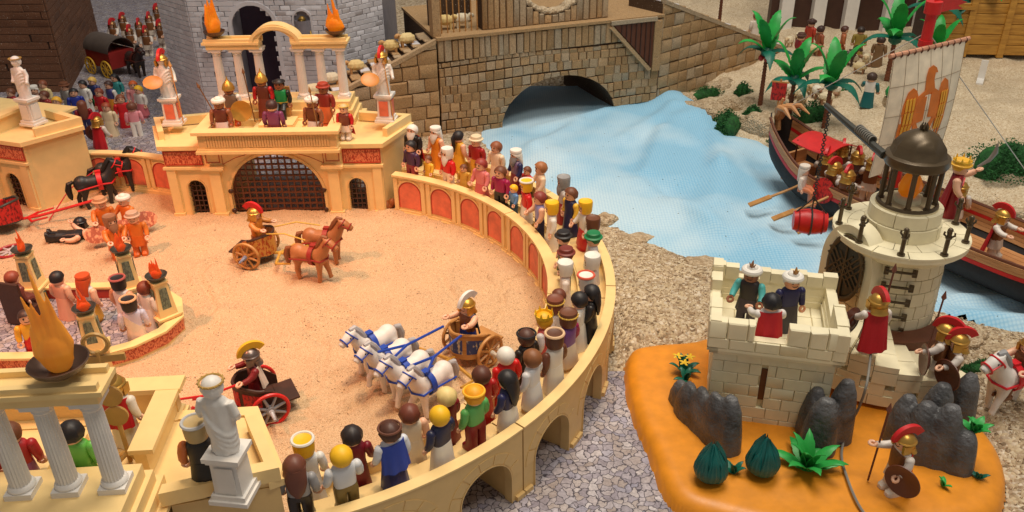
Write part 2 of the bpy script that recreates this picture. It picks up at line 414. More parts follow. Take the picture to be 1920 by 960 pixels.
def smooth_loop(P, n=4):
    out = []
    for i in range(len(P)):
        a, b, c, d = (Vector(P[(i+k) % len(P)]) for k in (-1, 0, 1, 2))
        for k in range(n): t = k/n; out.append(tuple(0.5*((2*b)+(c-a)*t+(2*a-5*b+4*c-d)*t*t+(3*b-a-3*c+d)*t**3)))
    return out
ISLE = smooth_loop(ISLE)
def gpt(px, py):
    z = 0.5
    for _ in range(6): p = G(px, py, z); z = float(beach_z(p.x, p.y))
    return G(px, py, z)
tag(grid('beach_ground', -160, 130, 34, 310, 1.2, beach_z, 'gravel', lambda X, Y: (sdpoly(X, Y, RIGHTBANK) > 2.0)), kind='structure')
tag(grid('sandy_bank', 30, 200, 70, 330, 0.9, lambda X, Y: beach_z(X, Y)+0.02, 'beach', lambda X, Y: (sdpoly(X, Y, RIGHTBANK) < 4.5)), kind='structure')
def arena_keep(X, Y):
    r = np.hypot(X-AC.x, Y-AC.y); lobe = (X < -52) & (np.hypot(X+73.5, Y-102) < 37)
    return (r < RI+0.5) | ((X < AC.x) & (Y < 128.6) & (Y > 52)) | lobe | ((X < -73) & (Y < 132) & (Y > 52))
TRACKS = [[G(492, 487), G(430, 470), G(370, 480), G(330, 520), G(360, 580)], [G(880, 672), G(935, 640), G(985, 590), G(985, 540)], [G(490, 772), G(560, 790), G(640, 740), G(660, 640), G(600, 590)], [G(650, 510), G(760, 480), G(850, 500), G(900, 560)]]
def sand_z(X, Y):
    z = 0.05+0.34*vnoise(X, Y, 4.5, 8)+0.34*vnoise(X, Y, 1.5, 9)+0.16*vnoise(X, Y, 0.8, 15)
    for tr_ in TRACKS:                                        # wheel ruts with raised lips, and churned hoof marks between them
        d = np.full(X.shape, 1e9)
        for a, b in zip(tr_[:-1], tr_[1:]):
            ex, ey = b.x-a.x, b.y-a.y; t = np.clip(((X-a.x)*ex+(Y-a.y)*ey)/(ex*ex+ey*ey), 0, 1); d = np.minimum(d, np.hypot(X-a.x-t*ex, Y-a.y-t*ey))
        q = np.abs(d-2.9+0.5*vnoise(X, Y, 5, 17)); z = z-0.30*np.exp(-(q/0.42)**2)+0.14*np.exp(-((q-0.85)/0.4)**2)+np.where(d < 2.4, 0.45*vnoise(X, Y, 1.1, 16), 0)
    r = np.hypot(X-AC.x, Y-AC.y); return z+0.45*smoothstep(RI-2.6, RI-0.2, r)*(X > -30)
tag(grid('arena_floor', -130, 8, 50, 142, 0.36, sand_z, 'sand', arena_keep), kind='structure')
tag(grid('cobbled_pavement', -60, 46, 30, 86, 1.0, lambda X, Y: 0*X-0.05+0.03*vnoise(X, Y, 6, 5), 'cobble', lambda X, Y: (np.hypot(X-AC.x, Y-AC.y) > RI+0.1) & (Y < 83.5+1.5*vnoise(X, Y, 4, 6)) & ~((X < AC.x) & (Y > 53))), kind='structure')
tag(grid('cobbled_street', -170, -20, 130, 300, 1.5, lambda X, Y: 0*X-0.25, 'cobble', lambda X, Y: ~arena_keep(X, Y)), kind='structure')
def water_z(X, Y):
    sd = sdpoly(X, Y, RIVER)
    def ridge(ax, ay, bx, by, w, h):
        ex, ey = bx-ax, by-ay; t = np.clip(((X-ax)*ex+(Y-ay)*ey)/(ex*ex+ey*ey), 0, 1)
        return h*np.exp(-(np.hypot(X-ax-t*ex, Y-ay-t*ey)/w)**2)
    z = 0.5+0.3*vnoise(X, Y, 8, 11)+ridge(24, 184, 24, 172, 4.5, 1.0)+ridge(22, 166, 8, 148, 6.0, 1.3)+ridge(32, 184, 40, 168, 5.5, 2.6)+ridge(34, 164, 29, 138, 4.6, 2.0)+ridge(43, 152, 35, 126, 4.2, 1.6)
    z += ridge(14, 145, 22, 124, 4.5, 1.0)+ridge(27, 127, 40, 112, 3.4, 0.8)+ridge(38, 142, 30, 118, 3.0, 0.7)+ridge(0, 158, 10, 140, 4.0, 1.0)
    z += ridge(58, 93, 80, 88, 1.6, 1.2)+ridge(60, 97, 84, 95, 1.4, 1.0)-ridge(32, 150, 26, 130, 3.0, 0.8)+ridge(6, 164, 20, 172, 1.8, 0.8)+ridge(14, 166, 4, 150, 1.7, 0.9)+ridge(34, 172, 22, 156, 1.8, 1.0)+ridge(30, 160, 24, 140, 1.6, 0.9)+ridge(40, 158, 37, 140, 1.8, 1.2)+ridge(22, 136, 32, 118, 1.5, 0.7)+ridge(45, 130, 38, 114, 1.5, 0.8)
    return z-0.5*smoothstep(-1.5, 1.0, sd)
tag(grid('river', -12, 150, 70, 192, 0.8, water_z, 'cloth', lambda X, Y: sdpoly(X, Y, RIVER) < 1.3), kind='structure')
# room wall behind the display
m, t = newmat('room_wall', 0.8); v = t.coord()
br = t.add('ShaderNodeTexBrick'); br.inputs['Scale'].default_value = 1.0; br.inputs['Brick Width'].default_value = 0.55; br.inputs['Row Height'].default_value = 0.2; br.inputs['Mortar Size'].default_value = 0.004
br.inputs['Color1'].default_value = (*srgb(172, 170, 176), 1); br.inputs['Color2'].default_value = (*srgb(180, 178, 182), 1); br.inputs['Mortar'].default_value = (*srgb(140, 136, 142), 1)
mp = t.add('ShaderNodeMapping'); mp.inputs['Rotation'].default_value = (R(90), 0, 0); t.link(v, mp.inputs['Vector']); t.link(mp.outputs[0], br.inputs['Vector']); t.color(br.outputs[0])
tag(obj('back_wall', box(460, 3, 120, (20, 300, 30)), m), kind='structure')
tag(obj('floor', box(460, 330, 1, (20, 165, -5.5)), 'gravel'), kind='structure')

# ================================================================== gate buildings
def rib_panel(w, h, n):
    return merge(*[bbox(-w/2+w*i/n+0.06, -w/2+w*(i+1)/n-0.06, -0.1, 0.3, 0.12, h-0.12) for i in range(n)])
def outline(x0, x1, z0, z1, wd=0.14):
    return merge(bbox(x0, x1, 0, 0.12, z0, z0+wd), bbox(x0, x1, 0, 0.12, z1-wd, z1), bbox(x0, x0+wd, 0, 0.12, z0+wd, z1-wd), bbox(x1-wd, x1, 0, 0.12, z0+wd, z1-wd))
def arch_outline(c, hw, z0, sp, rise, wd, y0, y1, n=16):
    def fn(u, tt, z): return (u, y0 if tt == 0 else y1, z)
    V, F = [], []
    pts = [(c-hw, z0)]+[(c-hw*math.cos(math.pi*i/n), sp+rise*math.sin(math.pi*i/n)) for i in range(n+1)]+[(c+hw, z0)]
    out = [(c-hw-wd, z0)]+[(c-(hw+wd)*math.cos(math.pi*i/n), sp+(rise+wd)*math.sin(math.pi*i/n)) for i in range(n+1)]+[(c+hw+wd, z0)]
    for (a, b), (e, f) in zip(pts, out): V += [(a, y0, b), (e, y0, f), (e, y1, f), (a, y1, b)]
    k = len(pts)
    for i in range(k-1):
        for q in range(4): F.append((4*i+q, 4*i+(q+1) % 4, 4*i+4+(q+1) % 4, 4*i+4+q))
    F += [(0, 1, 2, 3), (4*k-1, 4*k-2, 4*k-3, 4*k-4)]
    return V, F
def grille(c, hw, z0, sp, rise, dx, dz, r, y):
    parts = []
    x = c-hw+dx*0.5
    while x < c+hw:
        top = sp+rise*math.sqrt(max(0, 1-((x-c)/hw)**2)); parts.append(bbox(x-r, x+r, y-r, y+r, z0, top)); x += dx
    z = z0+dz*0.5
    while z < sp+rise-0.2:
        w_ = hw if z <= sp else hw*math.sqrt(max(0, 1-((z-sp)/rise)**2)); parts.append(bbox(c-w_, c+w_, y-r*1.3, y+r*1.3, z-r, z+r)); z += dz
    return merge(*parts)
COLUMN = mesh('column', merge(box(2.0, 2.0, 0.5, (0, 0, 0.25)), lathe([(0.95, 0.5), (1.0, 0.65), (0.92, 0.85), (0.8, 0.95)], 24),
              lathe([(0.78, 0.9), (0.76, 3.5), (0.68, 7.6)], 40, rip=lambda a, z: 1.0 if int(a/(2*math.pi)*40+0.5) % 2 else 0.90),
              lathe([(0.68, 7.5), (0.78, 7.7), (0.72, 7.85), (0.95, 8.2)], 24), box(2.1, 2.0, 0.35, (0, 0, 8.37)), box(2.3, 2.2, 0.25, (0, 0, 8.67))), 30)
WEDGE = [(-17.5, 0.6), (17.5, 0.6), (21.3, 9), (13, 10.5), (13, 17), (-13, 17), (-13, 10.5), (-21.3, 9)]
def build_gate(loc, rz, label, portico=True):
    g = thing('gate_building', label, 'toy building', loc, rz)
    AR = (0, 7.6, 3.3, 7.2)
    front = stripwall(archlow(-17.5, 17.5, [(-13.1, 1.4, 4.6, 1.6), AR, (13.1, 1.4, 4.6, 1.6)], -0.3, 11.6), lambda u, tt, z: (u, 1.3*tt, z))
    fw = obj('front_wall', front, 'cream', g)
    obj('side_wall', prism([(17.5, 0.9), (21.3, 9), (20.3, 9.2), (16.6, 1.35)], -0.3, 11.6), 'cream', g)
    obj('side_wall', prism([(-17.5, 0.9), (-21.3, 9), (-20.3, 9.2), (-16.6, 1.35)], -0.3, 11.6), 'cream', g)
    for s in (-1, 1):
        obj('inner_pier', bbox(*sorted((s*8.4, s*11.4)), 1.4, 16.9, -0.3, 11.5), 'tan', g)
        obj('pilaster', merge(bbox(s*9.55-0.85, s*9.55+0.85, -0.75, 0.05, 0.5, 8.0), bbox(s*9.55-1.15, s*9.55+1.15, -0.95, 0.06, -0.2, 0.55), bbox(s*9.55-1.5, s*9.55+1.5, -1.1, 0.07, 8.0, 8.35), bbox(s*9.55-1.75, s*9.55+1.75, -1.3, 0.08, 8.35, 8.75)), 'cream', g)
        obj('pilaster', merge(bbox(s*16.6-0.7, s*16.6+0.7, -0.4, 0.05, 0.4, 8.2), bbox(s*16.6-0.9, s*16.6+0.9, -0.6, 0.06, -0.2, 0.45)), 'cream', g)
        obj('string_course', bbox(*sorted((s*11.3, s*17.7)), -0.55, 0.1, 8.2, 8.6), 'cream', g)
        pz = obj('inscription_panel', mv(merge(bbox(-2.9, 2.9, 0, 0.12, 0, 2.1)), (s*14.3, -0.13, 9.0)), 'wall_print', g)
        obj('panel_rim', mv(outline(-3.05, 3.05, -0.15, 2.25), (s*14.3, -0.22, 9.0)), 'panel_rim', pz)
        sq = obj('square_panel', mv(outline(-1.1, 1.1, 0, 2.0, 0.09), (s*9.6, -0.1, 9.2)), 'panel_rim', g)
        sp_ = [(s*8.1, 8.9), (s*8.1, 11.0), (s*2.6, 11.0), (s*5.9, 10.0)]
        obj('spandrel_line', merge(*[tube([(sp_[i][0], -0.02, sp_[i][1]), (sp_[(i+1) % 4][0], -0.02, sp_[(i+1) % 4][1])], 0.05, 4) for i in range(4)]), 'panel_rim', g)
        wf = obj('window_arch', arch_outline(s*13.1, 1.45, 0.2, 4.6, 1.6, 0.22, -0.12, 0.1), 'tan', g)
        obj('window_grille', grille(s*13.1, 1.4, 0.0, 4.6, 1.6, 0.72, 0.9, 0.09, 0.7), 'dkbrown', g)
        obj('wing_cornice', prism([(s*11, -0.7), (s*17.9, -0.7), (s*22.0, 8.9), (s*20.6, 9.5), (s*16.9, 0.5), (s*11, 0.5)], 11.6, 12.3), 'cream', g)
        obj('wing_parapet', prism([(s*18.4, 2.2), (s*21.6, 9.2), (s*12.6, 11.4), (s*12.6, 10.3), (s*20.2, 8.4), (s*17.6, 2.6)], 12.3, 13.7), 'cream', g)
        obj('rear_wall', prism([(s*21.3, 9.1), (s*13, 10.6), (s*12.8, 9.7), (s*20.6, 8.3)], -0.3, 11.62), 'tan', g)
        obj('parapet_end', bbox(*sorted((s*9.7, s*10.7)), -0.62, 7.5, 12.05, 14.62), 'cream', g)
        obj('parapet_coping', bbox(*sorted((s*9.4, s*11.4)), -0.4, 7.7, 14.6, 15.06), 'cream', g)
    pc = obj('portcullis', merge(grille(*AR[:2], -0.1, *AR[2:], 1.08, 1.0, 0.13, 1.0), arch_outline(0, 7.35, -0.1, 3.3, 6.95, 0.35, 0.75, 1.25)), 'brown', g)
    for s in (-1, 1):
        for z in (0.7, 4.2): obj('hinge', mv(lathe([(0.3, -0.25), (0.42, -0.1), (0.42, 0.1), (0.3, 0.25)], 10), (s*7.6, -0.15, z), rx=R(90)), 'dkbrown', pc)
    obj('arch_moulding', arch_outline(0, 7.6, 0.1, 3.3, 7.2, 0.45, -0.22, 0.1, 28), 'tan', g)
    obj('terrace', prism(WEDGE, 11.65, 12.1), 'cream', g)
    obj('cornice', merge(bbox(-11.3, 11.3, -2.1, -0.02, 11.4, 11.85), bbox(-11.05, 11.05, -1.85, 0.55, 11.84, 12.22)), 'cream', g)
    obj('parapet', bbox(-10.8, 10.8, -1.6, -0.6, 12.2, 14.6), 'tan', g)
    obj('parapet_ribs', mv(rib_panel(19.6, 2.3, 46), (0, -1.65, 12.3)), 'tan', g)
    obj('parapet_coping', bbox(-11.5, 11.5, -2.3, -0.25, 14.6, 15.1), 'cream', g)
    if not portico: return g
    obj('portico_steps', merge(bbox(-12.2, 12.2, 8.6, 16.8, 12.1, 13.2), bbox(-11.8, 11.8, 9.3, 16.4, 13.2, 14.4), bbox(-11.4, 11.4, 10.0, 15.6, 14.4, 15.7)), 'cream', g)
    obj('dais', merge(bbox(-4.0, 4.0, 2.6, 8.6, 12.1, 13.0), bbox(-2.8, 2.8, 4.4, 8.6, 13.0, 13.8)), 'cream', g)
    for s in (-1, 1):
        for x in (3.4, 6.8, 10.2): obj('column', COLUMN, 'white', g, (s*x, 12.3, 15.7))
        obj('entablature', merge(bbox(*sorted((s*2.7, s*11.4)), 11.1, 13.5, 24.4, 25.2), bbox(*sorted((s*2.6, s*11.9)), 10.8, 13.8, 25.2, 25.6), bbox(*sorted((s*2.5, s*11.6)), 11.0, 11.5, 25.6, 26.1), bbox(*sorted((s*2.5, s*11.6)), 13.1, 13.6, 25.6, 26.1)), 'cream', g)
    obj('portico_arch', merge(arch_outline(0, 2.9, 24.5, 25.1, 2.3, 1.0, 11.15, 13.45, 22), arch_outline(0, 3.6, 25.3, 25.3, 2.3, 0.55, 10.85, 13.75, 22)), 'cream', g)
    return g
GATE = build_gate((-38.2, 127.6, 0), 0, 'cream toy gatehouse with brown portcullis and columned portico facing the chariots')
build_gate((-95.6, 135.8, 0), R(-19), 'cream toy gatehouse beside the white statue, mostly cut off by the frame', False)
build_gate((-41.3, 60.0, 0), R(184), 'cream toy gatehouse with white fluted columns under the large amber flame')

# ================================================================== curved stands
def pol(r, a, z): return (r*math.cos(a), r*math.sin(a), z)
def build_stand(a0, a1, c, label, arches=True, full=True):
    """a0 > a1 in degrees, about centre c"""
    st = thing('curved_stand', label, 'toy stand', (c[0], c[1], 0), 0, 'curved stands round the arena')
    A0, A1 = R(a0), R(a1); n = max(6, int((a0-a1)/2)); g_ = R(0.12)
    A0 -= g_; A1 += g_
    iw = obj('inner_wall', merge(arcbox(RI, RI+0.9, A1, A0, -0.3, 6.5, n), arcbox(RI-0.45, RI+0.1, A1, A0, -0.3, 0.55, n), arcbox(RI-0.25, RI+0.1, A1, A0, 0.55, 0.9, n)), 'cream', st)
    obj('coping', merge(arcbox(RI-0.35, RI+1.0, A1, A0, 6.5, 6.75, n), arcbox(RI-0.55, RI+1.05, A1, A0, 6.75, 7.05, n)), 'cream', st)
    k = max(1, round((a0-a1)/9.5)); da = (a0-a1)/k
    for i in range(k):
        am = R(a0-da*(i+0.5)); hw = R(3.0)
        def fn(u, tt, z, am=am): return pol(RI-0.03-0.10*(1-tt), am+u, z)
        nn = 12
        pts = [(hw*math.cos(math.pi*(1-j/nn)), 1.3, 4.1+1.75*math.sin(math.pi*j/nn)) for j in range(nn+1)]
        p = obj('red_panel', stripwall(pts, fn), 'panel_red', st)
        V, F = arch_outline(0, 1.92, 1.3, 4.1, 1.75, 0.16, -0.16, 0.1, 14)
        obj('panel_rim', ([pol(RI+y, am+x/RI, z) for x, y, z in V], F), 'panel_rim', p)
        V, F = arch_outline(0, 2.15, 1.0, 4.1, 1.95, 0.3, -0.14, 0.1, 14)
        obj('arch_trim', ([pol(RI+y, am+x/RI, z) for x, y, z in V], F), 'cream', st)
        for s in (-0.5, 0.5):
            ap = R(a0-da*(i+0.5+s))
            if s == 0.5 and i == k-1: ap += R(0.9)
            if s == -0.5: ap -= R(0.85)
            else: ap += R(0.85)
            obj('pilaster', arcbox(RI-0.28, RI+0.1, ap-R(0.55), ap+R(0.55), 0.9, 6.5, 2), 'cream', st)
    if not full: return st
    obj('lower_tier', arcbox(RI+0.8, 40.1, A1, A0, 5.0, 5.4, n), 'cream', st)
    obj('upper_tier', merge(arcbox(39.7, 43.2, A1, A0, 6.2, 6.7, n), arcbox(39.5, 40.0, A1, A0, 5.3, 6.55, n)), 'cream', st)
    for i in range(int((a0-a1)/9.4)):
        am = R(a0-9.4*(i+0.5)); obj('seat_block', arcbox(38.9, 39.6, am-R(1.5), am+R(1.5), 5.35, 6.35, 3), 'cream', st)
    ar = []; a = 69.5-6.25
    while a > a1+4:
        if a < a0-4: ar.append(a)
        a -= 12.5
    ro = 43.0
    def fo(u, tt, z): return pol(RX if tt == 0 else ro, R(u), z)
    sam = archlow(-a0+0.12, -a1-0.12, [(-q, 4.0, 3.2, 3.1) for q in ar], -0.3, 8.3, 1.5)
    obj('outer_wall', stripwall([(-u, p, q) for u, p, q in sam], fo), 'tan', st)
    obj('rim', arcbox(ro-0.15, RX+0.12, A1, A0, 8.3, 8.5, n), 'cream', st)
    for q in ar:
        V, F = arch_outline(0, 3.06, 0.0, 3.2, 3.1, 0.12, -0.12, 0.1, 18)
        obj('arch_moulding', ([pol(RX-y, R(q)-x/RX, z) for x, y, z in V], F), 'tan', st)
        for j in range(7):                                   # voussoirs round each arch
            t0, t1 = math.pi*j/7+0.02, math.pi*(j+1)/7-0.02; V, F = [], []
            for tt in np.linspace(t0, t1, 4):
                for rr_, y in ((1.06, 0.07), (1.45, 0.07), (1.45, -0.1), (1.06, -0.1)):
                    x, z = 3.06*rr_*math.cos(tt), 3.2+3.1*(1+(rr_-1)*0.9)*math.sin(tt); V.append(pol(RX+y, R(q)-x/RX, z))
            for i in range(3):
                for kk in range(4): F.append((4*i+kk, 4*i+(kk+1) % 4, 4*i+4+(kk+1) % 4, 4*i+4+kk))
            F += [(0, 1, 2, 3), (15, 14, 13, 12)]
            obj('voussoir', (V, F), 'tan', st)
        [obj('arch_pier', arcbox(RI+1.0, ro+0.02, R(q+s*4.6-0.3), R(q+s*4.6+0.3), -0.3, 5.0, 2), 'tan', st) for s in (-1, 1)]
        for s in (-1, 1):
            obj('pier_base', arcbox(RX-0.1, RX+0.35, R(q+s*5.45)-R(0.72), R(q+s*5.45)+R(0.72), -0.32, 0.5, 3), 'tan', st)
            obj('peg_hole', arcbox(RX-0.03, RX+0.05, R(q+s*5.2)-R(0.25), R(q+s*5.2)+R(0.25), 3.3, 3.75, 2), 'brown', st)
    return st
EDGES = [70.5, 32.0, -5.5, -43.0, -72.0]
for i, lb in enumerate(('curved cream stand of red arch panels joined to the gatehouse by the river', 'curved cream stand full of white robed spectators beside the gravel bank',
                        'curved cream stand with open arches beside the cobbles and the island', 'curved cream stand section ending at the white toga statue pedestal')):
    build_stand(EDGES[i], EDGES[i+1], AC, lb)
st = build_stand(101, 63, (-73.5, 102.0), 'curved wall of red arch panels behind the black horses', full=False)
# ================================================================== toy figures (7.4 cm), front towards -Y, origin between the feet
def fcap(rx, ry, rz, front, back, c=(0, 0, 6.12), n=22, m=7, rip=0.0, k=9):
    """hair or helmet shell: polar angle limits (deg) at the face and at the back"""
    V, F = [], []
    for i in range(n):
        a = 2*math.pi*i/n; face = max(0.0, -math.sin(a))**0.6; side = 1-face
        lim = R(front)*face+R(back)*side
        for j in range(m+1):
            t = lim*j/m; q = 1+rip*math.sin(k*a+2.0*t)*math.sin(t)
            V.append((c[0]+rx*q*math.sin(t)*math.cos(a), c[1]+ry*q*math.sin(t)*math.sin(a), c[2]+rz*math.cos(t)))
    for i in range(n):
        for j in range(m): F.append((i*(m+1)+j, i*(m+1)+j+1, ((i+1) % n)*(m+1)+j+1, ((i+1) % n)*(m+1)+j))
    b = len(V); V.append((c[0], c[1], c[2]+0.1)); F += [(i*(m+1)+m, ((i+1) % n)*(m+1)+m, b) for i in range(n)]
    return V, F
def sheet(cols, rows, fn, th=0.08):
    V, F = [], []
    for s in (0, 1):
        for i in range(cols+1):
            for j in range(rows+1): V.append(fn(i/cols, j/rows, s*th))
    q = (cols+1)*(rows+1); I = lambda i, j, s: s*q+i*(rows+1)+j
    for i in range(cols):
        for j in range(rows):
            F += [(I(i, j, 0), I(i+1, j, 0), I(i+1, j+1, 0), I(i, j+1, 0)), (I(i, j+1, 1), I(i+1, j+1, 1), I(i+1, j, 1), I(i, j, 1))]
    for i in range(cols): F += [(I(i, 0, 0), I(i, 0, 1), I(i+1, 0, 1), I(i+1, 0, 0)), (I(i, rows, 0), I(i+1, rows, 0), I(i+1, rows, 1), I(i, rows, 1))]
    for j in range(rows): F += [(I(0, j, 0), I(0, j+1, 0), I(0, j+1, 1), I(0, j, 1)), (I(cols, j, 0), I(cols, j, 1), I(cols, j+1, 1), I(cols, j+1, 0))]
    return V, F
def cape_fn(z0, z1, w0, w1, y0, y1, fold=0.10, k=7):
    def fn(u, v, th):
        a = (u-0.5)*math.pi*0.95; wd = w0+(w1-w0)*v; dp = 0.45+0.35*v
        return ((wd+th)*math.sin(a), y0+(y1-y0)*v+dp*math.cos(a)+th*math.cos(a)+fold*v*math.sin(k*2*math.pi*u/2), z0+(z1-z0)*v)
    return fn
leg = lambda s: merge(loft([(0.0, s*0.56, -0.25, 0.50, 0.85, 3), (0.35, s*0.56, -0.25, 0.50, 0.83, 3), (0.62, s*0.56, -0.05, 0.47, 0.60, 3), (1.3, s*0.55, 0.0, 0.48, 0.52, 3.5), (2.6, s*0.54, 0.0, 0.52, 0.56, 3.5), (3.05, s*0.5, 0.0, 0.5, 0.55, 3)], 14))
FM = dict(
    pants=mesh('legs', merge(leg(-1), leg(1), loft([(2.5, 0, 0, 1.0, 0.55, 3), (3.1, 0, 0, 1.02, 0.6, 3)], 16))),
    skirt=mesh('skirt', merge(loft([(0.0, 0, -0.15, 0.95, 0.75, 2.6), (0.5, 0, -0.1, 0.9, 0.62, 2.6), (0.55, 0, 0, 1.36, 0.98, 2.4), (0.62, 0, 0, 1.38, 1.0, 2.4), (2.0, 0, 0, 1.15, 0.82, 2.5), (3.1, 0, 0, 0.98, 0.62, 2.6)], 24))),
    robe=mesh('robe', (lambda vf: ([(x*(1+0.05*math.sin(9*math.atan2(y, x))*(3.4-z)/3.4), y*(1+0.05*math.sin(9*math.atan2(y, x))*(3.4-z)/3.4), z) for x, y, z in vf[0]], vf[1]))(loft([(0.02, 0, 0, 1.30, 0.98, 2.4), (0.3, 0, 0, 1.28, 0.96, 2.4), (1.2, 0, 0, 1.18, 0.86, 2.5), (2.3, 0, 0, 1.08, 0.74, 2.5), (3.2, 0, 0, 0.98, 0.62, 2.6)], 36))),
    tunic=mesh('tunic', merge(leg(-1), leg(1), (lambda vf: ([(x*(1+0.04*math.sin(12*math.atan2(y, x))), y*(1+0.04*math.sin(12*math.atan2(y, x))), z) for x, y, z in vf[0]], vf[1]))(loft([(1.6, 0, 0, 1.22, 0.86, 2.5), (2.4, 0, 0, 1.1, 0.72, 2.6), (3.1, 0, 0, 0.98, 0.62, 2.6)], 36)))),
    sit=mesh('legs', merge(*[merge(tube([(s*0.55, 0.1, 2.75), (s*0.55, -1.2, 2.7), (s*0.55, -1.75, 2.3), (s*0.55, -1.85, 0.9), (s*0.55, -1.9, 0.35)], [0.55, 0.52, 0.5, 0.46, 0.46], 10), box(0.9, 1.5, 0.45, (s*0.55, -2.15, 0.25))) for s in (-1, 1)], loft([(2.3, 0, 0, 1.0, 0.6, 3), (3.1, 0, 0, 1.0, 0.6, 3)], 16))),
    torso=mesh('torso', loft([(2.9, 0, 0, 0.96, 0.58, 2.8), (3.3, 0, 0, 0.97, 0.60, 2.8), (4.2, 0, 0, 1.02, 0.62, 2.8), (4.9, 0, 0, 1.05, 0.60, 2.8), (5.15, 0, 0, 0.92, 0.54, 2.5), (5.3, 0, 0, 0.6, 0.45, 2.2), (5.4, 0, 0, 0.42, 0.38, 2)], 20)),
    belt=mesh('belt', loft([(2.95, 0, 0, 1.03, 0.66, 2.8), (3.25, 0, 0, 1.04, 0.67, 2.8)], 20)),
    sash=mesh('sash', sheet(14, 4, lambda u, v, th: ((1.08+th)*math.cos(u*2*math.pi), (0.66+th)*math.sin(u*2*math.pi), 3.6+1.25*math.cos(u*2*math.pi)-0.75+1.1*v-0.5*(1-v)), 0.06)),
    breast=mesh('breastplate', loft([(2.85, 0, 0, 1.05, 0.68, 2.6), (3.4, 0, 0, 1.06, 0.70, 2.6), (4.4, 0, 0, 1.1, 0.72, 2.6), (4.95, 0, 0, 1.08, 0.66, 2.6), (5.15, 0, 0, 0.8, 0.5, 2.4)], 20)),
    head=mesh('head', loft([(5.3, 0, 0, 0.42, 0.42), (5.38, 0, 0, 0.66, 0.66), (5.6, 0, 0, 0.78, 0.78), (6.2, 0, 0, 0.80, 0.80), (6.6, 0, 0, 0.74, 0.74), (6.85, 0, 0, 0.5, 0.5), (6.92, 0, 0, 0.2, 0.2)], 20)),
    face=mesh('face', merge(ell(0.11, 0.06, 0.14, (-0.29, -0.76, 6.2), 8, 6), ell(0.11, 0.06, 0.14, (0.29, -0.76, 6.2), 8, 6), tube([(-0.3, -0.72, 5.82), (-0.15, -0.79, 5.72), (0.15, -0.79, 5.72), (0.3, -0.72, 5.82)], 0.035, 5))),
    beard=mesh('beard', loft([(4.2, 0, -0.72, 0.12, 0.1), (4.6, 0, -0.74, 0.42, 0.22), (5.2, 0, -0.62, 0.72, 0.36), (5.65, 0, -0.38, 0.80, 0.48), (5.95, 0, -0.2, 0.82, 0.62)], 14)),
    cape=mesh('cape', sheet(20, 8, cape_fn(5.15, 0.7, 1.05, 1.55, 0.15, 0.55))),
    shortcape=mesh('cape', sheet(20, 6, cape_fn(5.15, 2.4, 1.08, 1.35, 0.15, 0.4))),
)
for s, nm in ((-1, 'armR'), (1, 'armL')):
    FM[nm] = mesh('arm', merge(ell(0.42, 0.46, 0.46, (0, 0, 0), 12, 8), tube([(0, 0, 0.05), (s*0.16, 0.02, -0.55), (s*0.24, -0.12, -1.1), (s*0.2, -0.42, -1.62)], [0.42, 0.40, 0.37, 0.31], 12)))
    FM['hand'+nm[-1]] = mesh('hand', mv(merge(tube([(s*0.2, -0.40, -1.58), (s*0.18, -0.58, -1.78)], [0.2, 0.19], 8),
        tube([(s*0.18+0.30*math.cos(t), -0.70+0.28*math.sin(t)*0.3, -1.98+0.30*math.sin(t)) for t in np.linspace(R(115), R(425-0), 9)], [0.15, 0.17, 0.17, 0.16, 0.16, 0.15, 0.14, 0.13, 0.10], 7))))
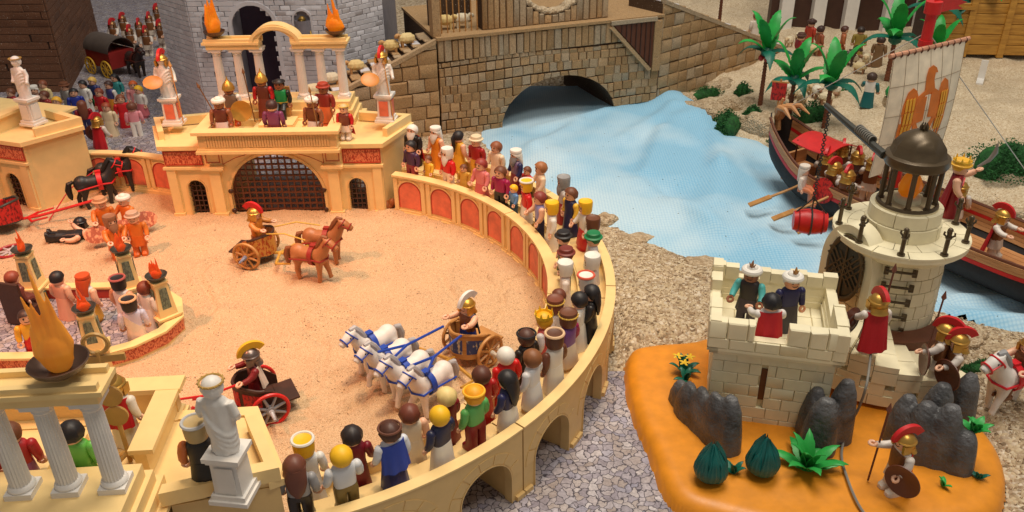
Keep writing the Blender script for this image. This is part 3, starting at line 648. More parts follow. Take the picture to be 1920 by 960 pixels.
HM = dict(
    short=mesh('hair', merge(fcap(0.93, 0.97, 0.95, 62, 112, rip=0.03, k=8))),
    curly=mesh('hair', merge(fcap(0.98, 1.02, 1.0, 60, 116, rip=0.07, k=7))),
    bob=mesh('hair', merge(fcap(0.98, 1.02, 0.97, 56, 138, rip=0.02, k=14))),
    bald=mesh('hair', fcap(0.95, 0.98, 0.98, 78, 128, rip=0.0)),
    long=mesh('hair', merge(fcap(0.97, 1.0, 0.97, 58, 128, rip=0.035, k=16), (lambda vf: ([(x*(1+0.06*math.sin(9*x*3)), y, z) for x, y, z in vf[0]], vf[1]))(loft([(3.3, 0, 0.80, 0.22, 0.14), (3.9, 0, 0.82, 0.62, 0.24), (4.8, 0, 0.78, 0.88, 0.34), (5.6, 0, 0.5, 0.96, 0.58), (6.2, 0, 0.2, 0.9, 0.8)], 18)))),
    tail=mesh('hair', merge(fcap(0.94, 0.98, 0.96, 60, 112), tube([(0, 0.75, 6.5), (0, 1.1, 6.0), (0, 1.0, 4.8), (0, 0.95, 3.7)], [0.3, 0.34, 0.3, 0.1], 9))),
    flat=mesh('hair', merge(lathe([(0.83, 5.45), (0.92, 5.7), (0.96, 6.3), (0.98, 6.92), (0.92, 7.12), (0.80, 7.03), (0.70, 6.97), (0.05, 6.95)], 24, R(-50), R(230)), lathe([(0.86, 6.45), (0.97, 6.92), (0.92, 7.12), (0.80, 7.03), (0.70, 6.97), (0.05, 6.95)], 24))),
    cloth=mesh('headcloth', merge(fcap(0.95, 0.98, 0.90, 66, 130), loft([(4.2, 0, 0.62, 0.95, 0.30), (5.0, 0, 0.55, 0.98, 0.42), (5.8, 0, 0.3, 0.98, 0.7), (6.4, 0, 0.15, 0.9, 0.8)], 18), lathe([(0.90, 6.6), (0.92, 6.9), (0.86, 7.0), (0.05, 6.98)], 22))),
    turban=mesh('turban', merge(fcap(0.98, 1.0, 0.98, 62, 100), ring(0.78, 0.36, 24, 9, (0, 0, 6.55)), (lambda vf: vf)(ell(0.62, 0.62, 0.4, (0, 0, 6.85))))),
    hat=mesh('hat', merge(lathe([(0.82, 6.25), (1.15, 6.35), (1.16, 6.5), (0.92, 6.62), (0.84, 7.0), (0.70, 7.08), (0.05, 7.0)], 24), fcap(0.9, 0.94, 0.8, 66, 112))),
    helmet=mesh('helmet', merge(fcap(0.98, 1.02, 1.0, 72, 118, n=26), loft([(5.15, 0, 0.62, 0.95, 0.62), (5.35, 0, 0.45, 0.88, 0.62), (5.8, 0, 0.3, 0.9, 0.7)], 18), box(0.3, 0.75, 0.9, (-0.82, -0.28, 5.72), 1.1), box(0.3, 0.75, 0.9, (0.82, -0.28, 5.72), 1.1), lathe([(0.98, 6.3), (1.06, 6.36), (0.98, 6.44)], 24))),
    pointed=mesh('helmet', merge(lathe([(0.98, 6.0), (1.04, 6.1), (0.98, 6.45), (0.78, 6.95), (0.42, 7.35), (0.16, 7.7), (0.08, 8.1), (0.02, 8.3)], 24), fcap(0.95, 0.98, 0.9, 76, 112))),
    crown=mesh('hair', merge(fcap(0.97, 1.0, 0.97, 60, 130, rip=0.02))),
)
FM['fringe'] = mesh('crest', sheet(16, 3, lambda u, v, th: (th*2.6-0.21, (0.0+(0.92+0.78*v)*math.cos(math.pi*(0.02+0.80*u))*-1.0)+0.25, 6.25+(0.92+0.78*v)*math.sin(math.pi*(0.02+0.80*u))), 0.16))
FM['transverse'] = FM['fringe']
FM['band'] = mesh('band', merge(ring(0.98, 0.12, 26, 6, (0, 0, 6.62))))
FM['topband'] = mesh('band', merge(ring(0.93, 0.15, 26, 6, (0, 0, 7.0))))
FM['wreath'] = mesh('wreath', merge(ring(0.98, 0.10, 26, 6, (0, 0, 6.7)), *[mv(ell(0.15, 0.08, 0.1, (0, 0, 0), 6, 4), (1.03*math.cos(a), 1.03*math.sin(a), 6.72), a+0.6) for a in np.linspace(0, 2*math.pi, 15)[:-1]]))
FM['spikes'] = mesh('crown', merge(lathe([(0.96, 6.55), (1.02, 6.95), (0.94, 6.95), (0.9, 6.55)], 24), *[mv(box(0.32, 0.12, 0.5, (0, 0, 0.2), 0.2), (0.97*math.cos(a), 0.97*math.sin(a), 6.95), a+math.pi/2) for a in np.linspace(0, 2*math.pi, 9)[:-1]]))
FM['plume'] = mesh('plume', merge(tube([(0, -0.35, 6.9), (0, -0.4, 7.4), (0.05, -0.3, 7.9)], [0.12, 0.2, 0.05], 6), tube([(0.1, -0.35, 6.9), (0.35, -0.35, 7.5)], [0.1, 0.05], 5), tube([(-0.1, -0.35, 6.9), (-0.3, -0.35, 7.6)], [0.1, 0.05], 5)))
SK, SKD, SKP = (236, 184, 152), (150, 92, 62), (228, 160, 120)
W, BR, BK, YE, AU, GR = (232, 228, 220), (112, 66, 42), (34, 30, 32), (244, 190, 30), (124, 58, 40), (150, 150, 152)
def fig(loc, rz, label, torso, legs=None, lower='pants', arm=None, skin=SK, hair=('short', BR), band=None, cape=None, beard=None, belt=None, sash=None, breast=None,
        arms=(-8, -8), group=None, sc=None, tilt=0.0, rot=None, sleeve=None, cat='toy figure', face=True):
    """one posable toy figure; arms = raise angles (right, left) in degrees"""
    f = thing('toy_figure', label, cat, loc, rz, group, sc, rot)
    P = lambda c, r_=0.36: plastic(tuple(int(q) for q in c), r_, 0.05)
    obj({'pants': 'legs', 'sit': 'legs', 'skirt': 'skirt', 'robe': 'robe', 'tunic': 'legs'}[lower], FM[lower], P(legs or torso), f)
    obj('torso', FM['torso'], P(torso), f)
    for s, nm, ra in ((-1, 'armR', arms[0]), (1, 'armL', arms[1])):
        a = obj('arm', FM[nm], P(arm or torso), f, (s*1.22, 0, 4.72), (R(-ra), 0, R(s*6)))
        obj('hand', FM['hand'+nm[-1]], P(skin), a)
    h = obj('head', FM['head'], P(skin), f)
    if face: obj('face', FM['face'], 'black', h)
    if beard: obj('beard', FM['beard'], P(beard, 0.5), h)
    st, hc = hair
    if st == 'helmet' or st == 'pointed': hm = plastic(tuple(hc), 0.30, 0.08, 0.7)
    else: hm = P(hc, 0.45)
    hr = obj({'cloth': 'headcloth', 'turban': 'turban', 'hat': 'hat', 'helmet': 'helmet', 'pointed': 'helmet'}.get(st, 'hair'), HM[st], hm, f)
    if band: obj({'fringe': 'crest', 'wreath': 'wreath', 'spikes': 'crown', 'plume': 'plume'}.get(band[0], 'band'), FM[band[0]], plastic(band[1], 0.4), hr)
    if cape: obj('cape', FM['shortcape' if cape[0] == 's' else 'cape'], P(cape[1:] if cape[0] == 's' else cape, 0.6), f)
    if belt: obj('belt', FM['belt'], P(belt), f)
    if sash: obj('sash', FM['sash'], P(sash, 0.55), f)
    if breast: obj('breastplate', FM['breast'], P(breast), f)
    return f
def toward(p, q): return math.atan2(q[0]-p[0], -(q[1]-p[1]))       # rz so that local -Y points from p to q
def by_head(px, py, zfloor, h=7.3):
    p = G(px, py, zfloor+h); return Vector((p.x, p.y, zfloor))
# ---- spectators on the curved stand: (head pixel x, y, tier, label, keywords)
TI, TO = 5.4, 6.7
RD, DR, NV, PU, CR, PK, OR_, GRN = (200, 30, 36), (132, 26, 36), (38, 40, 84), (112, 62, 130), (228, 206, 168), (222, 128, 128), (228, 140, 40), (96, 176, 92)
SPEC = [
 (772, 231, 'o', 'white haired bearded spectator in black with a red cloak on the stand', dict(torso=BK, cape=RD, hair=('bob', W), beard=W, lower='robe')),
 (818, 233, 'o', 'spectator with white headcloth, long white beard and orange robe', dict(torso=OR_, arm=SK, hair=('cloth', W), beard=W, lower='robe')),
 (862, 241, 'o', 'woman figure with black ponytail and yellow dress turned to the bridge', dict(torso=(232, 176, 50), arm=SK, hair=('tail', BK), lower='skirt', away=1)),
 (897, 249, 'o', 'spectator in red waistcoat and pale flat hat', dict(torso=(168, 36, 36), legs=(232, 176, 60), hair=('hat', (222, 204, 170)))),
 (934, 261, 'o', 'woman figure with brown bobbed hair and cream dress by the river', dict(torso=(236, 214, 184), hair=('bob', (140, 82, 52)), lower='skirt')),
 (972, 275, 'o', 'grey bearded spectator with white headcloth and navy coat over purple robe', dict(torso=(126, 106, 140), legs=(130, 34, 62), arm=NV, hair=('cloth', W), beard=GR, lower='robe')),
 (998, 307, 'o', 'small brown haired child in red on the upper tier', dict(torso=(196, 60, 60), legs=BK, hair=('short', BR), sc=0.72)),
 (1014, 301, 'o', 'woman figure with light brown hair and cream robe beside the red child', dict(torso=(236, 208, 176), hair=('curly', (164, 104, 62)), lower='robe', arms=(25, 10))),
 (1057, 328, 'o', 'grey headed spectator in pale grey and red robe', dict(torso=(206, 202, 200), legs=(168, 40, 44), hair=('flat', GR), beard=GR, lower='robe')),
 (1071, 349, 'o', 'brown haired spectator with yellow sleeve and navy cloak', dict(torso=NV, arm=(232, 186, 60), hair=('curly', BR), lower='robe')),
 (1098, 374, 'o', 'yellow flat haired spectator in white with red skirt', dict(torso=W, legs=RD, hair=('flat', YE), lower='skirt', arms=(20, 0))),
 (1112, 405, 'o', 'brown flat haired spectator in white behind the green hat', dict(torso=W, hair=('flat', BR), lower='robe')),
 (1113, 432, 'o', 'white robed spectator with a green hat and dark hair', dict(torso=(224, 216, 214), hair=('hat', (20, 120, 70)), lower='robe')),
 (1111, 475, 'o', 'white robed spectator with plain white flat cap on the outer tier', dict(torso=(226, 208, 198), hair=('flat', W), lower='robe')),
 (1087, 510, 'o', 'white robed spectator with white cap rimmed in orange red', dict(torso=(230, 220, 214), hair=('flat', W), band=('topband', (216, 90, 66)), lower='robe')),
 (1087, 545, 'o', 'white robed spectator with glossy black hair', dict(torso=W, hair=('bald', BK), lower='robe')),
 (1110, 531, 'o', 'long haired spectator all in black behind the white robes', dict(torso=BK, hair=('long', BK), lower='robe')),
 (1066, 581, 'o', 'spectator in purple robe with brown hair and gold wreath', dict(torso=(120, 74, 142), legs=(226, 204, 180), arm=(156, 24, 84), hair=('flat', BR), band=('wreath', (206, 168, 70)), lower='skirt')),
 (1040, 620, 'o', 'white robed spectator with brown arms and cream banded hair', dict(torso=(234, 226, 212), arm=(110, 62, 42), skin=SKD, hair=('flat', (96, 58, 40)), band=('topband', (228, 190, 150)), lower='robe')),
 (998, 653, 'o', 'long brown haired woman figure in pale grey dress', dict(torso=(222, 222, 224), hair=('bob', (134, 84, 48)), lower='skirt')),
 (951, 692, 'o', 'long black haired woman figure in navy top and white skirt', dict(torso=NV, legs=W, hair=('long', BK), lower='skirt')),
 (888, 722, 'o', 'spectator with orange blond hair, green shirt and dark red trousers', dict(torso=GRN, legs=DR, hair=('curly', (240, 168, 32)), band=('band', (246, 186, 50)))),
 (823, 760, 'o', 'yellow haired spectator in navy coat and white trousers', dict(torso=(36, 40, 72), legs=W, hair=('bald', YE), lower='robe')),
 (729, 790, 'o', 'spectator in white with bright blue sash and banded dark hair', dict(torso=(214, 220, 230), legs=(36, 50, 120), hair=('curly', (78, 46, 36)), band=('band', (104, 62, 46)), lower='robe', cape=('s', 40, 66, 160))),
 (637, 835, 'o', 'yellow haired spectator in pale grey shirt and olive trousers', dict(torso=(214, 218, 222), legs=(124, 104, 56), skin=SK, hair=('bob', YE))),
 (548, 853, 'o', 'woman figure with very long brown hair and grey dress', dict(torso=(150, 150, 152), legs=(48, 40, 36), hair=('long', (110, 62, 46)), lower='pants')),
 (769, 261, 'i', 'black haired spectator in dark purple shirt at the inner rail', dict(torso=(70, 42, 76), legs=(130, 30, 50), hair=('curly', BK))),
 (806, 287, 'i', 'small brown haired child in yellow beside the red cloaked elder', dict(torso=(232, 184, 60), hair=('short', BR), lower='skirt', sc=0.68)),
 (838, 275, 'i', 'white bearded elder in bright red cloak and white cap', dict(torso=(214, 26, 30), legs=(232, 210, 190), hair=('flat', W), beard=W)),
 (871, 305, 'i', 'small brown haired child in mustard between red and pink adults', dict(torso=(206, 160, 66), hair=('short', BR), lower='skirt', sc=0.68)),
 (901, 295, 'i', 'auburn haired woman figure in pink dress', dict(torso=PK, legs=(206, 96, 96), hair=('curly', (150, 54, 46)), lower='skirt')),
 (938, 309, 'i', 'brown haired spectator in magenta shirt and black trousers', dict(torso=(160, 26, 82), legs=BK, hair=('bob', BR))),
 (963, 344, 'i', 'small yellow haired child in blue and white', dict(torso=(96, 146, 204), legs=(60, 100, 130), hair=('short', YE), sc=0.7)),
 (987, 335, 'i', 'spectator with yellow hair in a white band, red shirt and white skirt', dict(torso=(214, 30, 34), legs=W, hair=('flat', YE), band=('topband', W), lower='skirt')),
 (1012, 357, 'i', 'auburn haired spectator in lilac and navy with bare arms', dict(torso=(150, 150, 204), legs=NV, arm=SK, hair=('curly', (136, 56, 46)), arms=(30, 5))),
 (1035, 376, 'i', 'yellow haired spectator in a plain white robe', dict(torso=W, hair=('flat', YE), lower='robe')),
 (1053, 430, 'i', 'black haired spectator in dark green with white shoulders', dict(torso=(22, 66, 44), arm=W, hair=('hat', BK), lower='robe')),
 (1060, 461, 'i', 'spectator in dark clothes with a red brown hat', dict(torso=(44, 40, 40), arm=W, hair=('hat', (120, 48, 38)))),
 (1057, 488, 'i', 'white robed spectator with plain white flat cap at the inner rail', dict(torso=(232, 218, 208), hair=('flat', W), lower='robe')),
 (1046, 539, 'i', 'small figure with brown hair behind the gold wreathed spectator', dict(torso=W, hair=('short', (110, 58, 40)), sc=0.9)),
 (1041, 556, 'i', 'white robed spectator with brown hair and gold wreath', dict(torso=(232, 222, 212), hair=('flat', (124, 66, 44)), band=('wreath', (206, 168, 70)), lower='robe')),
 (1020, 583, 'i', 'woman figure with yellow crowned hair and pink red dress', dict(torso=(220, 96, 92), arm=(228, 220, 222), hair=('bob', (236, 176, 34)), band=('spikes', (244, 204, 40)), lower='skirt')),
 (987, 615, 'i', 'dark haired spectator in black with a balding brown crown', dict(torso=(40, 32, 30), skin=SKD, hair=('bald', (84, 52, 42)), band=('band', BK), lower='robe')),
 (948, 649, 'i', 'spectator in red robe with smooth white headscarf', dict(torso=(214, 26, 26), hair=('bald', W), lower='robe')),
 (902, 685, 'i', 'brown haired spectator in red robe looking at the white horses', dict(torso=(176, 34, 34), hair=('bob', (92, 50, 36)), lower='robe')),
 (836, 725, 'i', 'pale blond braided woman figure in dark red', dict(torso=(126, 22, 36), hair=('curly', (232, 208, 140)), lower='skirt')),
 (766, 757, 'i', 'auburn haired spectator in a sleeveless cream robe', dict(torso=(230, 216, 190), arm=SK, hair=('curly', (112, 56, 40)), lower='robe')),
 (657, 797, 'i', 'black haired spectator in dark red robe', dict(torso=(120, 20, 36), hair=('curly', (42, 34, 34)), lower='robe')),
 (566, 818, 'i', 'spectator in white robe with yellow hair under a white band', dict(torso=(226, 226, 222), hair=('flat', YE), band=('topband', W), lower='robe')),
]
for px, py, tr, lb, kw in SPEC:
    zf = TO if tr == 'o' else TI
    sc = kw.get('sc', 1.0); p = by_head(px, py, zf, 7.3*sc)
    d = Vector((p.x-AC.x, p.y-AC.y, 0)); r_ = d.length; rr_ = min(max(r_, 40.9 if tr == 'o' else 37.95), 42.2 if tr == 'o' else 38.6); d = d/r_*rr_
    p = Vector((AC.x+d.x, AC.y+d.y, zf)); away = kw.pop('away', 0)
    back = py > 560
    fig(p, toward(p, AC)+(math.pi if away else 0)+random.uniform(-0.35, 0.35), lb, group='spectators on the curved stand', arms=kw.pop('arms', (random.uniform(-14, 10), random.uniform(-14, 10))), face=not back, **kw)
# ================================================================== stone bridge
def stone(w, h, d, ch=0.12, j=0.06):
    """dressed block, front face (y = 0) chamfered and a little uneven; base corner at x,z = 0"""
    q = lambda: random.uniform(-j, j)
    b = [(0, d, 0), (w, d, 0), (w, d, h), (0, d, h)]; m_ = [(q()*.5, ch, q()*.5), (w+q()*.5, ch, q()*.5), (w+q()*.5, ch, h+q()*.5), (q()*.5, ch, h+q()*.5)]
    f = [(ch, q(), ch), (w-ch, q(), ch), (w-ch, q(), h-ch), (ch, q(), h-ch)]
    V = b+m_+f; F = [(3, 2, 1, 0), (8, 9, 10, 11)]
    for i in range(4): k = (i+1) % 4; F += [(i, k, 4+k, 4+i), (4+i, 4+k, 8+k, 8+i)]
    return V, F
BA = Vector((-13.5, 161.0, 0)); BRZ = math.atan2(0.337, 0.941)
bridge = thing('stone_bridge', 'tan cork stone bridge with a round arch over the blue cloth river', 'bridge', BA, BRZ)
AU0, AHW, ASP, ARI = 25.3, 12.6, 0.3, 9.4
span = obj('arch_wall', stripwall(archlow(0, 48, [(AU0, AHW, ASP, ARI)], -1.5, 19.6, 3, 30), lambda u, tt, z: (u, 0.35+27*tt, z)), 'corkdark', bridge)  # tunnel deepened out of view, shaped to keep the arch inside dark
SM = {}
def in_arch(x, z): return ((x-AU0)/(AHW+0.15))**2+(max(0, z-ASP)/(ARI+0.15))**2 < 1
zc = 0.0; row = 0
while zc < 15.0:
    h = random.choice((1.55, 1.75, 1.9)); h = min(h, 15.3-zc); x = -0.1-random.random()
    wob = random.uniform(-0.05, 0.05)
    while x < 48:
        w_ = random.uniform(1.35, 2.3) if zc < 12 else random.uniform(1.5, 2.0); x0, x1 = max(x, 0), min(x+w_, 48)
        x += w_
        if x1-x0 < 0.5: continue
        cs = [(x0, zc), (x1, zc), (x1, zc+h), (x0, zc+h)]; ins = [in_arch(*c) for c in cs]
        if all(ins): continue
        V, F = stone(x1-x0-0.13, h-0.13, 0.7, 0.10, 0.09)
        if any(ins):
            V2 = []
            for vx, vy, vz in V:
                ax, az = x0+vx, zc+vz; dx, dz = (ax-AU0)/(AHW+0.1), max(0, az-ASP)/(ARI+0.1); rr_ = math.hypot(dx, dz)
                if rr_ < 1 and rr_ > 0: ax, az = AU0+(ax-AU0)/rr_, ASP+(az-ASP)/rr_
                V2.append((ax, vy, az))
            obj('stone', (V2, F), 'cork', span)
        else:
            sx = 0.012*math.sin(x0*0.3)
            obj('stone', ([(x0+vx, vy, zc+vz+0.25*math.sin((x0+vx)*0.16+row*0.7)*min(1, zc/4)) for vx, vy, vz in V], F), 'cork', span)
    zc += h; row += 1
x = 0.0
while x < 47.6:
    w_ = random.uniform(1.1, 1.6); obj('stone', mv(stone(w_-0.16, 4.0+random.uniform(-.2, .2), 0.9, 0.12, 0.12), (x, -0.15, 15.4)), 'cork', span); x += w_
obj('ledge', merge(bbox(-0.3, 48.3, -0.45, 27.6, 19.55, 20.1)), 'cork2', bridge)
up = obj('upper_wall', stripwall([(9.6, 20.1, 31)]+[(u, 20.1, 31 if u < 17 else 31-8.6*math.sqrt(max(0, 1-((u-24.5)/7.5)**2))+random.uniform(-.3, .3)) for u in np.linspace(10, 32, 30)]+[(32.2, 20.1, 31), (36.5, 20.1, 31)], lambda u, tt, z: (u, 2.2+2.6*tt, z)), 'corkdark', bridge)
x = 9.7
while x < 36:
    w_ = random.uniform(1.1, 1.7)
    top = 30 if not 16.5 < x+w_/2 < 32.5 else 30.4-8.6*math.sqrt(max(0, 1-((x+w_/2-24.5)/8)**2)); obj('stone', mv(stone(w_-0.15, top-20.3, 0.8, 0.12, 0.1), (x, 1.75, 20.2)), 'cork', up); x += w_
obj('rubble_rim', remesh(merge(*[ell(random.uniform(.7, 1.3), 1.7, random.uniform(.5, .9), (24.5+7.6*math.cos(a), 3.2, 30.6-8.4*math.sin(a)), 8, 6) for a in np.linspace(0.15, math.pi-0.15, 18)]), 0.35, 1), 'rock', bridge)
obj('end_post', bbox(-0.6, 0.9, 0.6, 3.2, 20.1, 31), 'cork', bridge)
for i in range(7): obj('cell_bar', cyl(0.13, 20.0, 30, 6), 'wood', bridge, (1.6+i*1.2, 2.6, 0))
obj('cell_back', bbox(0.9, 9.6, 9.5, 10.2, 20.1, 31), 'corkdark', bridge)
# niche with plank lining at the right end
nk = obj('barred_niche', prism([(36.6, 19.0), (45.8, 19.2), (45.8, 9.4)], 0, 0.4), 'brown', bridge); nk.data.transform(Matrix.Rotation(R(90), 4, 'X')); nk.location.y = -0.002
for i in range(7):
    xx = 38.4+i*1.12; obj('niche_bar', bbox(xx-0.1, xx+0.1, -0.62, -0.4, 19.0-(xx-36.6)*1.05, 19.1), 'dkbrown', nk)
obj('niche_lintel', bbox(36.0, 46.4, -0.95, 0.3, 19.1, 19.9), 'cork2', bridge)
obj('niche_slope', mv(bbox(0, 13.6, -0.85, 0.2, -0.75, 0.0), (36.3, 0, 19.0), ry=R(46.5)), 'cork2', bridge)
obj('niche_jamb', bbox(45.9, 47.6, -0.9, 0.3, 8.6, 19.1), 'cork2', bridge)
def ramp(root, L, zs, ze, width, w_, h_, name):
    """side wall of stones under a sloping deck; x from 0 to L"""
    top = lambda x: zs+(ze-zs)*x/L
    body = obj(name, stripwall([(L*i/10, -2, top(L*i/10)-0.4) for i in range(11)], lambda u, tt, z: (u, 0.35+(width-0.35)*tt, z)), 'corkdark', root)
    z = -1.0; k = 0
    while z < max(zs, ze):
        x = -random.random()*w_ if k % 2 else 0
        while x < L:
            ww = random.uniform(0.8, 1.25)*w_; x0, x1 = max(0, x), min(L, x+ww); x += ww
            t0, t1 = min(z+h_, top(x0)), min(z+h_, top(x1))
            if x1-x0 < 0.6 or max(t0, t1) < z+0.5: continue
            V, F = stone(x1-x0-0.16, 1.0, 0.8, 0.13, 0.10)
            obj('stone', ([(x0+vx, vy, z+vz*(max(0.25, t0-z-0.16)*(1-vx/(x1-x0))+max(0.25, t1-z-0.16)*vx/(x1-x0))) for vx, vy, vz in V], F), 'cork2', body)
        z += h_; k += 1
    dk = obj('deck', stripwall([(L*i/10, top(L*i/10)-0.35, top(L*i/10)) for i in range(11)], lambda u, tt, z: (u, 0.6+(width-0.8)*tt, z)), 'corkdark', root)
    x = 0.4
    while x < L-1.4:
        y = 1.2
        while y < width-1.5:
            a, b = random.uniform(1.4, 2.0), random.uniform(1.5, 2.4); obj('paving_stone', mv(stone(a, b, 0.3, 0.1, 0.05), (x, y, top(x)+0.28), rx=R(-90)), 'temple' if random.random() < .35 else 'cork2', dk); y += b+0.15
        x += 2.0
    obj('kerb', stripwall([(L*i/10, top(L*i/10)-0.3, top(L*i/10)+0.55) for i in range(11)], lambda u, tt, z: (u, -0.15+1.15*tt, z)), 'cork2', root)
    return top
lr = thing('bridge_ramp', 'sloping stone ramp with sheep beside the gatehouse portico', 'ramp', BA+Vector((-0.3*0.941, -0.3*.337, 0)), BRZ+math.pi)
lr.scale = (1, -1, 1)
LT = ramp(lr, 26, 19.3, 8.6, 9.0, 3.4, 2.7, 'ramp_wall')
RB = BA+Vector((0.941*48.2, 0.337*48.2, 0)); RRZ = math.atan2(0.62, 0.78)
rr = thing('bridge_ramp', 'sloping stone ramp descending behind the palm trees', 'ramp', RB, RRZ)
RT = ramp(rr, 44, 22.5, 5.0, 10, 3.0, 2.6, 'ramp_wall')
# ================================================================== grey temple, brown block building, wooden house, white facade
def coursed(P, Q, z0, z1, h, w_, holes=(), d=0.35, gap=0.07, off=0.0):
    """joined courses of blocks on the vertical face P -> Q (blocks too small to pick apart singly)"""
    P = Vector(P); Q = Vector(Q); L = (Q-P).length; e = (Q-P)/L; nrm = Vector((e.y, -e.x, 0)); parts = []
    z = z0; k = 0
    while z < z1:
        x = -w_*0.5*(k % 2)
        while x < L:
            x0, x1 = max(0, x), min(L, x+w_*random.uniform(0.93, 1.07)); x += w_
            xm, zm = (x0+x1)/2, z+h/2
            if x1-x0 < 0.3 or any(hx-hw < xm < hx+hw and zm < hs+math.sqrt(max(0, hw*hw-(xm-hx)**2)) and zm > hz for hx, hw, hz, hs in holes): continue
            V, F = stone(x1-x0-gap, h-gap, d, 0.05, 0.03)
            parts.append(([tuple(P+e*(x0+vx)+nrm*(d-vy+off)+Vector((0, 0, z+vz))) for vx, vy, vz in V], F))
        z += h; k += 1
    return merge(*parts)
tp = thing('grey_temple', 'pale grey block temple with golden statues in round niches', 'toy building')
P0, P1, P2 = Vector((-71.5, 178, 0)), Vector((-62.5, 169.5, 0)), Vector((-33.5, 169.5, 0)); P3 = Vector((-26, 178, 0))
obj('core', prism([(P0.x, P0.y), (P1.x, P1.y), (-54.5, 169.5), (-54.5, 176), (-46.0, 176), (-46.0, 169.5), (P2.x, P2.y), (P3.x, P3.y), (-26, 200), (-71.5, 200)], -1, 40), 'templejoint', tp)
tag(obj('wall_blocks', coursed(P0, P1, -0.3, 36, 1.0, 2.0), 'temple', tp), kind='stuff')
tag(obj('wall_blocks', coursed(P1, P2, -0.3, 36, 1.0, 2.0, [(4.0, 1.75, 16.6, 22.0), (12.25, 4.4, -1, 20.6), (22.0, 1.75, 16.6, 22.0)]), 'temple', tp), kind='stuff')
tag(obj('wall_blocks', coursed(P2, P3, -0.3, 36, 1.0, 2.0), 'temple', tp), kind='stuff')
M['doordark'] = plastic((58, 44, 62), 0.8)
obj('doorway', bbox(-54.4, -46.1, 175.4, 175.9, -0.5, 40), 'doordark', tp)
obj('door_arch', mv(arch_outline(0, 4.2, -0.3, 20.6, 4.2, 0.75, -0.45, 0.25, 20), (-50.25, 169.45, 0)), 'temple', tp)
for nx in (-58.5, -40.5):
    obj('niche', mv(merge(lathe([(1.6, 16.7), (1.6, 21.9)], 14, math.pi, 2*math.pi)), (nx, 169.3, 0)), 'templejoint', tp)
    obj('niche_arch', mv(arch_outline(0, 1.6, 16.6, 22.0, 1.6, 0.4, -0.5, 0.2, 16), (nx, 169.4, 0)), 'temple', tp)
    obj('niche_sill', bbox(nx-2.2, nx+2.2, 167.9, 169.4, 16.1, 16.6), 'temple', tp)
bb = thing('brown_building', 'tall dark brown building of long flat blocks behind the street crowd', 'toy building')
B0, B1, B2 = Vector((-150, 197, 0)), Vector((-103.8, 195, 0)), Vector((-118, 246, 0))
obj('core', prism([(B0.x, B0.y), (B1.x, B1.y), (B2.x, B2.y), (-165, 250)], -1, 70), 'brickjoint', bb)
tag(obj('wall_blocks', coursed(B0, B1, -0.3, 60, 1.7, 7.5, gap=0.14, d=0.3), 'brickbrown', bb), kind='stuff')
tag(obj('wall_blocks', coursed(B1, B2, -0.3, 60, 1.7, 7.5, gap=0.14, d=0.3), 'brickbrown', bb), kind='stuff')
for k_, (x0, z0) in enumerate(((-124, 22.5), (-116, 22.5), (-131, 22.5))):
    obj('wall_tie', merge(bbox(x0, x0+3.6, 195.0-0.3, 195.9, z0, z0+0.35), bbox(x0, x0+0.4, 194.6, 195.6, z0-0.5, z0+0.35), bbox(x0+3.2, x0+3.6, 194.6, 195.6, z0-0.5, z0+0.35)), 'black', bb)
wh = thing('wooden_house', 'golden brown plank house at the edge of the pale beach', 'toy building', (0, 0, 0))
hp = gpt(1745, 108); hq = gpt(1935, 112)
e_ = (hq-hp).normalized(); nn = Vector((e_.y, -e_.x, 0))
obj('core', stripwall([(0, 1, 40), (75, 1, 40)], lambda u, tt, z: tuple(hp+e_*(u+7)+nn*(-0.3-25*tt)+Vector((0, 0, z)))), 'brickjoint', wh)
obj('core', stripwall([(0, 1, 11.5), (7.2, 1, 11.5)], lambda u, tt, z: tuple(hp+e_*(u-1)+nn*(-0.3-14*tt)+Vector((0, 0, z)))), 'brickjoint', wh)
for k in range(14):
    for u0, u1, zt in ((-1, 6.6, 12), (7, 24, 40), (24.3, 45, 40)):
        if 1+k*2.4 > zt-1: continue
        V, F = stone(u1-u0-0.2, 2.3, 0.5, 0.12, 0.05)
        obj('plank', ([tuple(hp+e_*(u0+vx)+nn*(0.2-vy)+Vector((0, 0, 1.0+k*2.4+vz))) for vx, vy, vz in V], F), 'goldwood', wh)
for u in (6.9, 15.2, 24.2): obj('post', stripwall([(u-0.7, 0.5, 40), (u+0.7, 0.5, 40)], lambda q, tt, z: tuple(hp+e_*q+nn*(0.75-1.2*tt)+Vector((0, 0, z)))), 'goldwood', wh)
obj('rail', stripwall([(-2, 11.6, 12.4), (7, 11.6, 12.4)], lambda q, tt, z: tuple(hp+e_*q+nn*(1.0-1.6*tt)+Vector((0, 0, z)))), 'goldwood', wh)
wf = thing('white_facade', 'white pillared facade with dark gaps at the back of the beach', 'toy building')
fp = G(1570, 60, 3); 
obj('dark_backing', bbox(fp.x-18, fp.x+60, fp.y+1.6, fp.y+4, 0, 45), 'dkbrown', wf)
for i in range(8): obj('pillar', bbox(fp.x-16+i*8.5+(2 if i > 2 else 0), fp.x-16+i*8.5+(6.0 if i > 2 else 3.2), fp.y-1.0, fp.y+1.4, 2.0, 45), 'white', wf)
obj('plinth', bbox(fp.x-19, fp.x+61, fp.y-1.6, fp.y+4.2, 0, 2.4), 'white', wf)

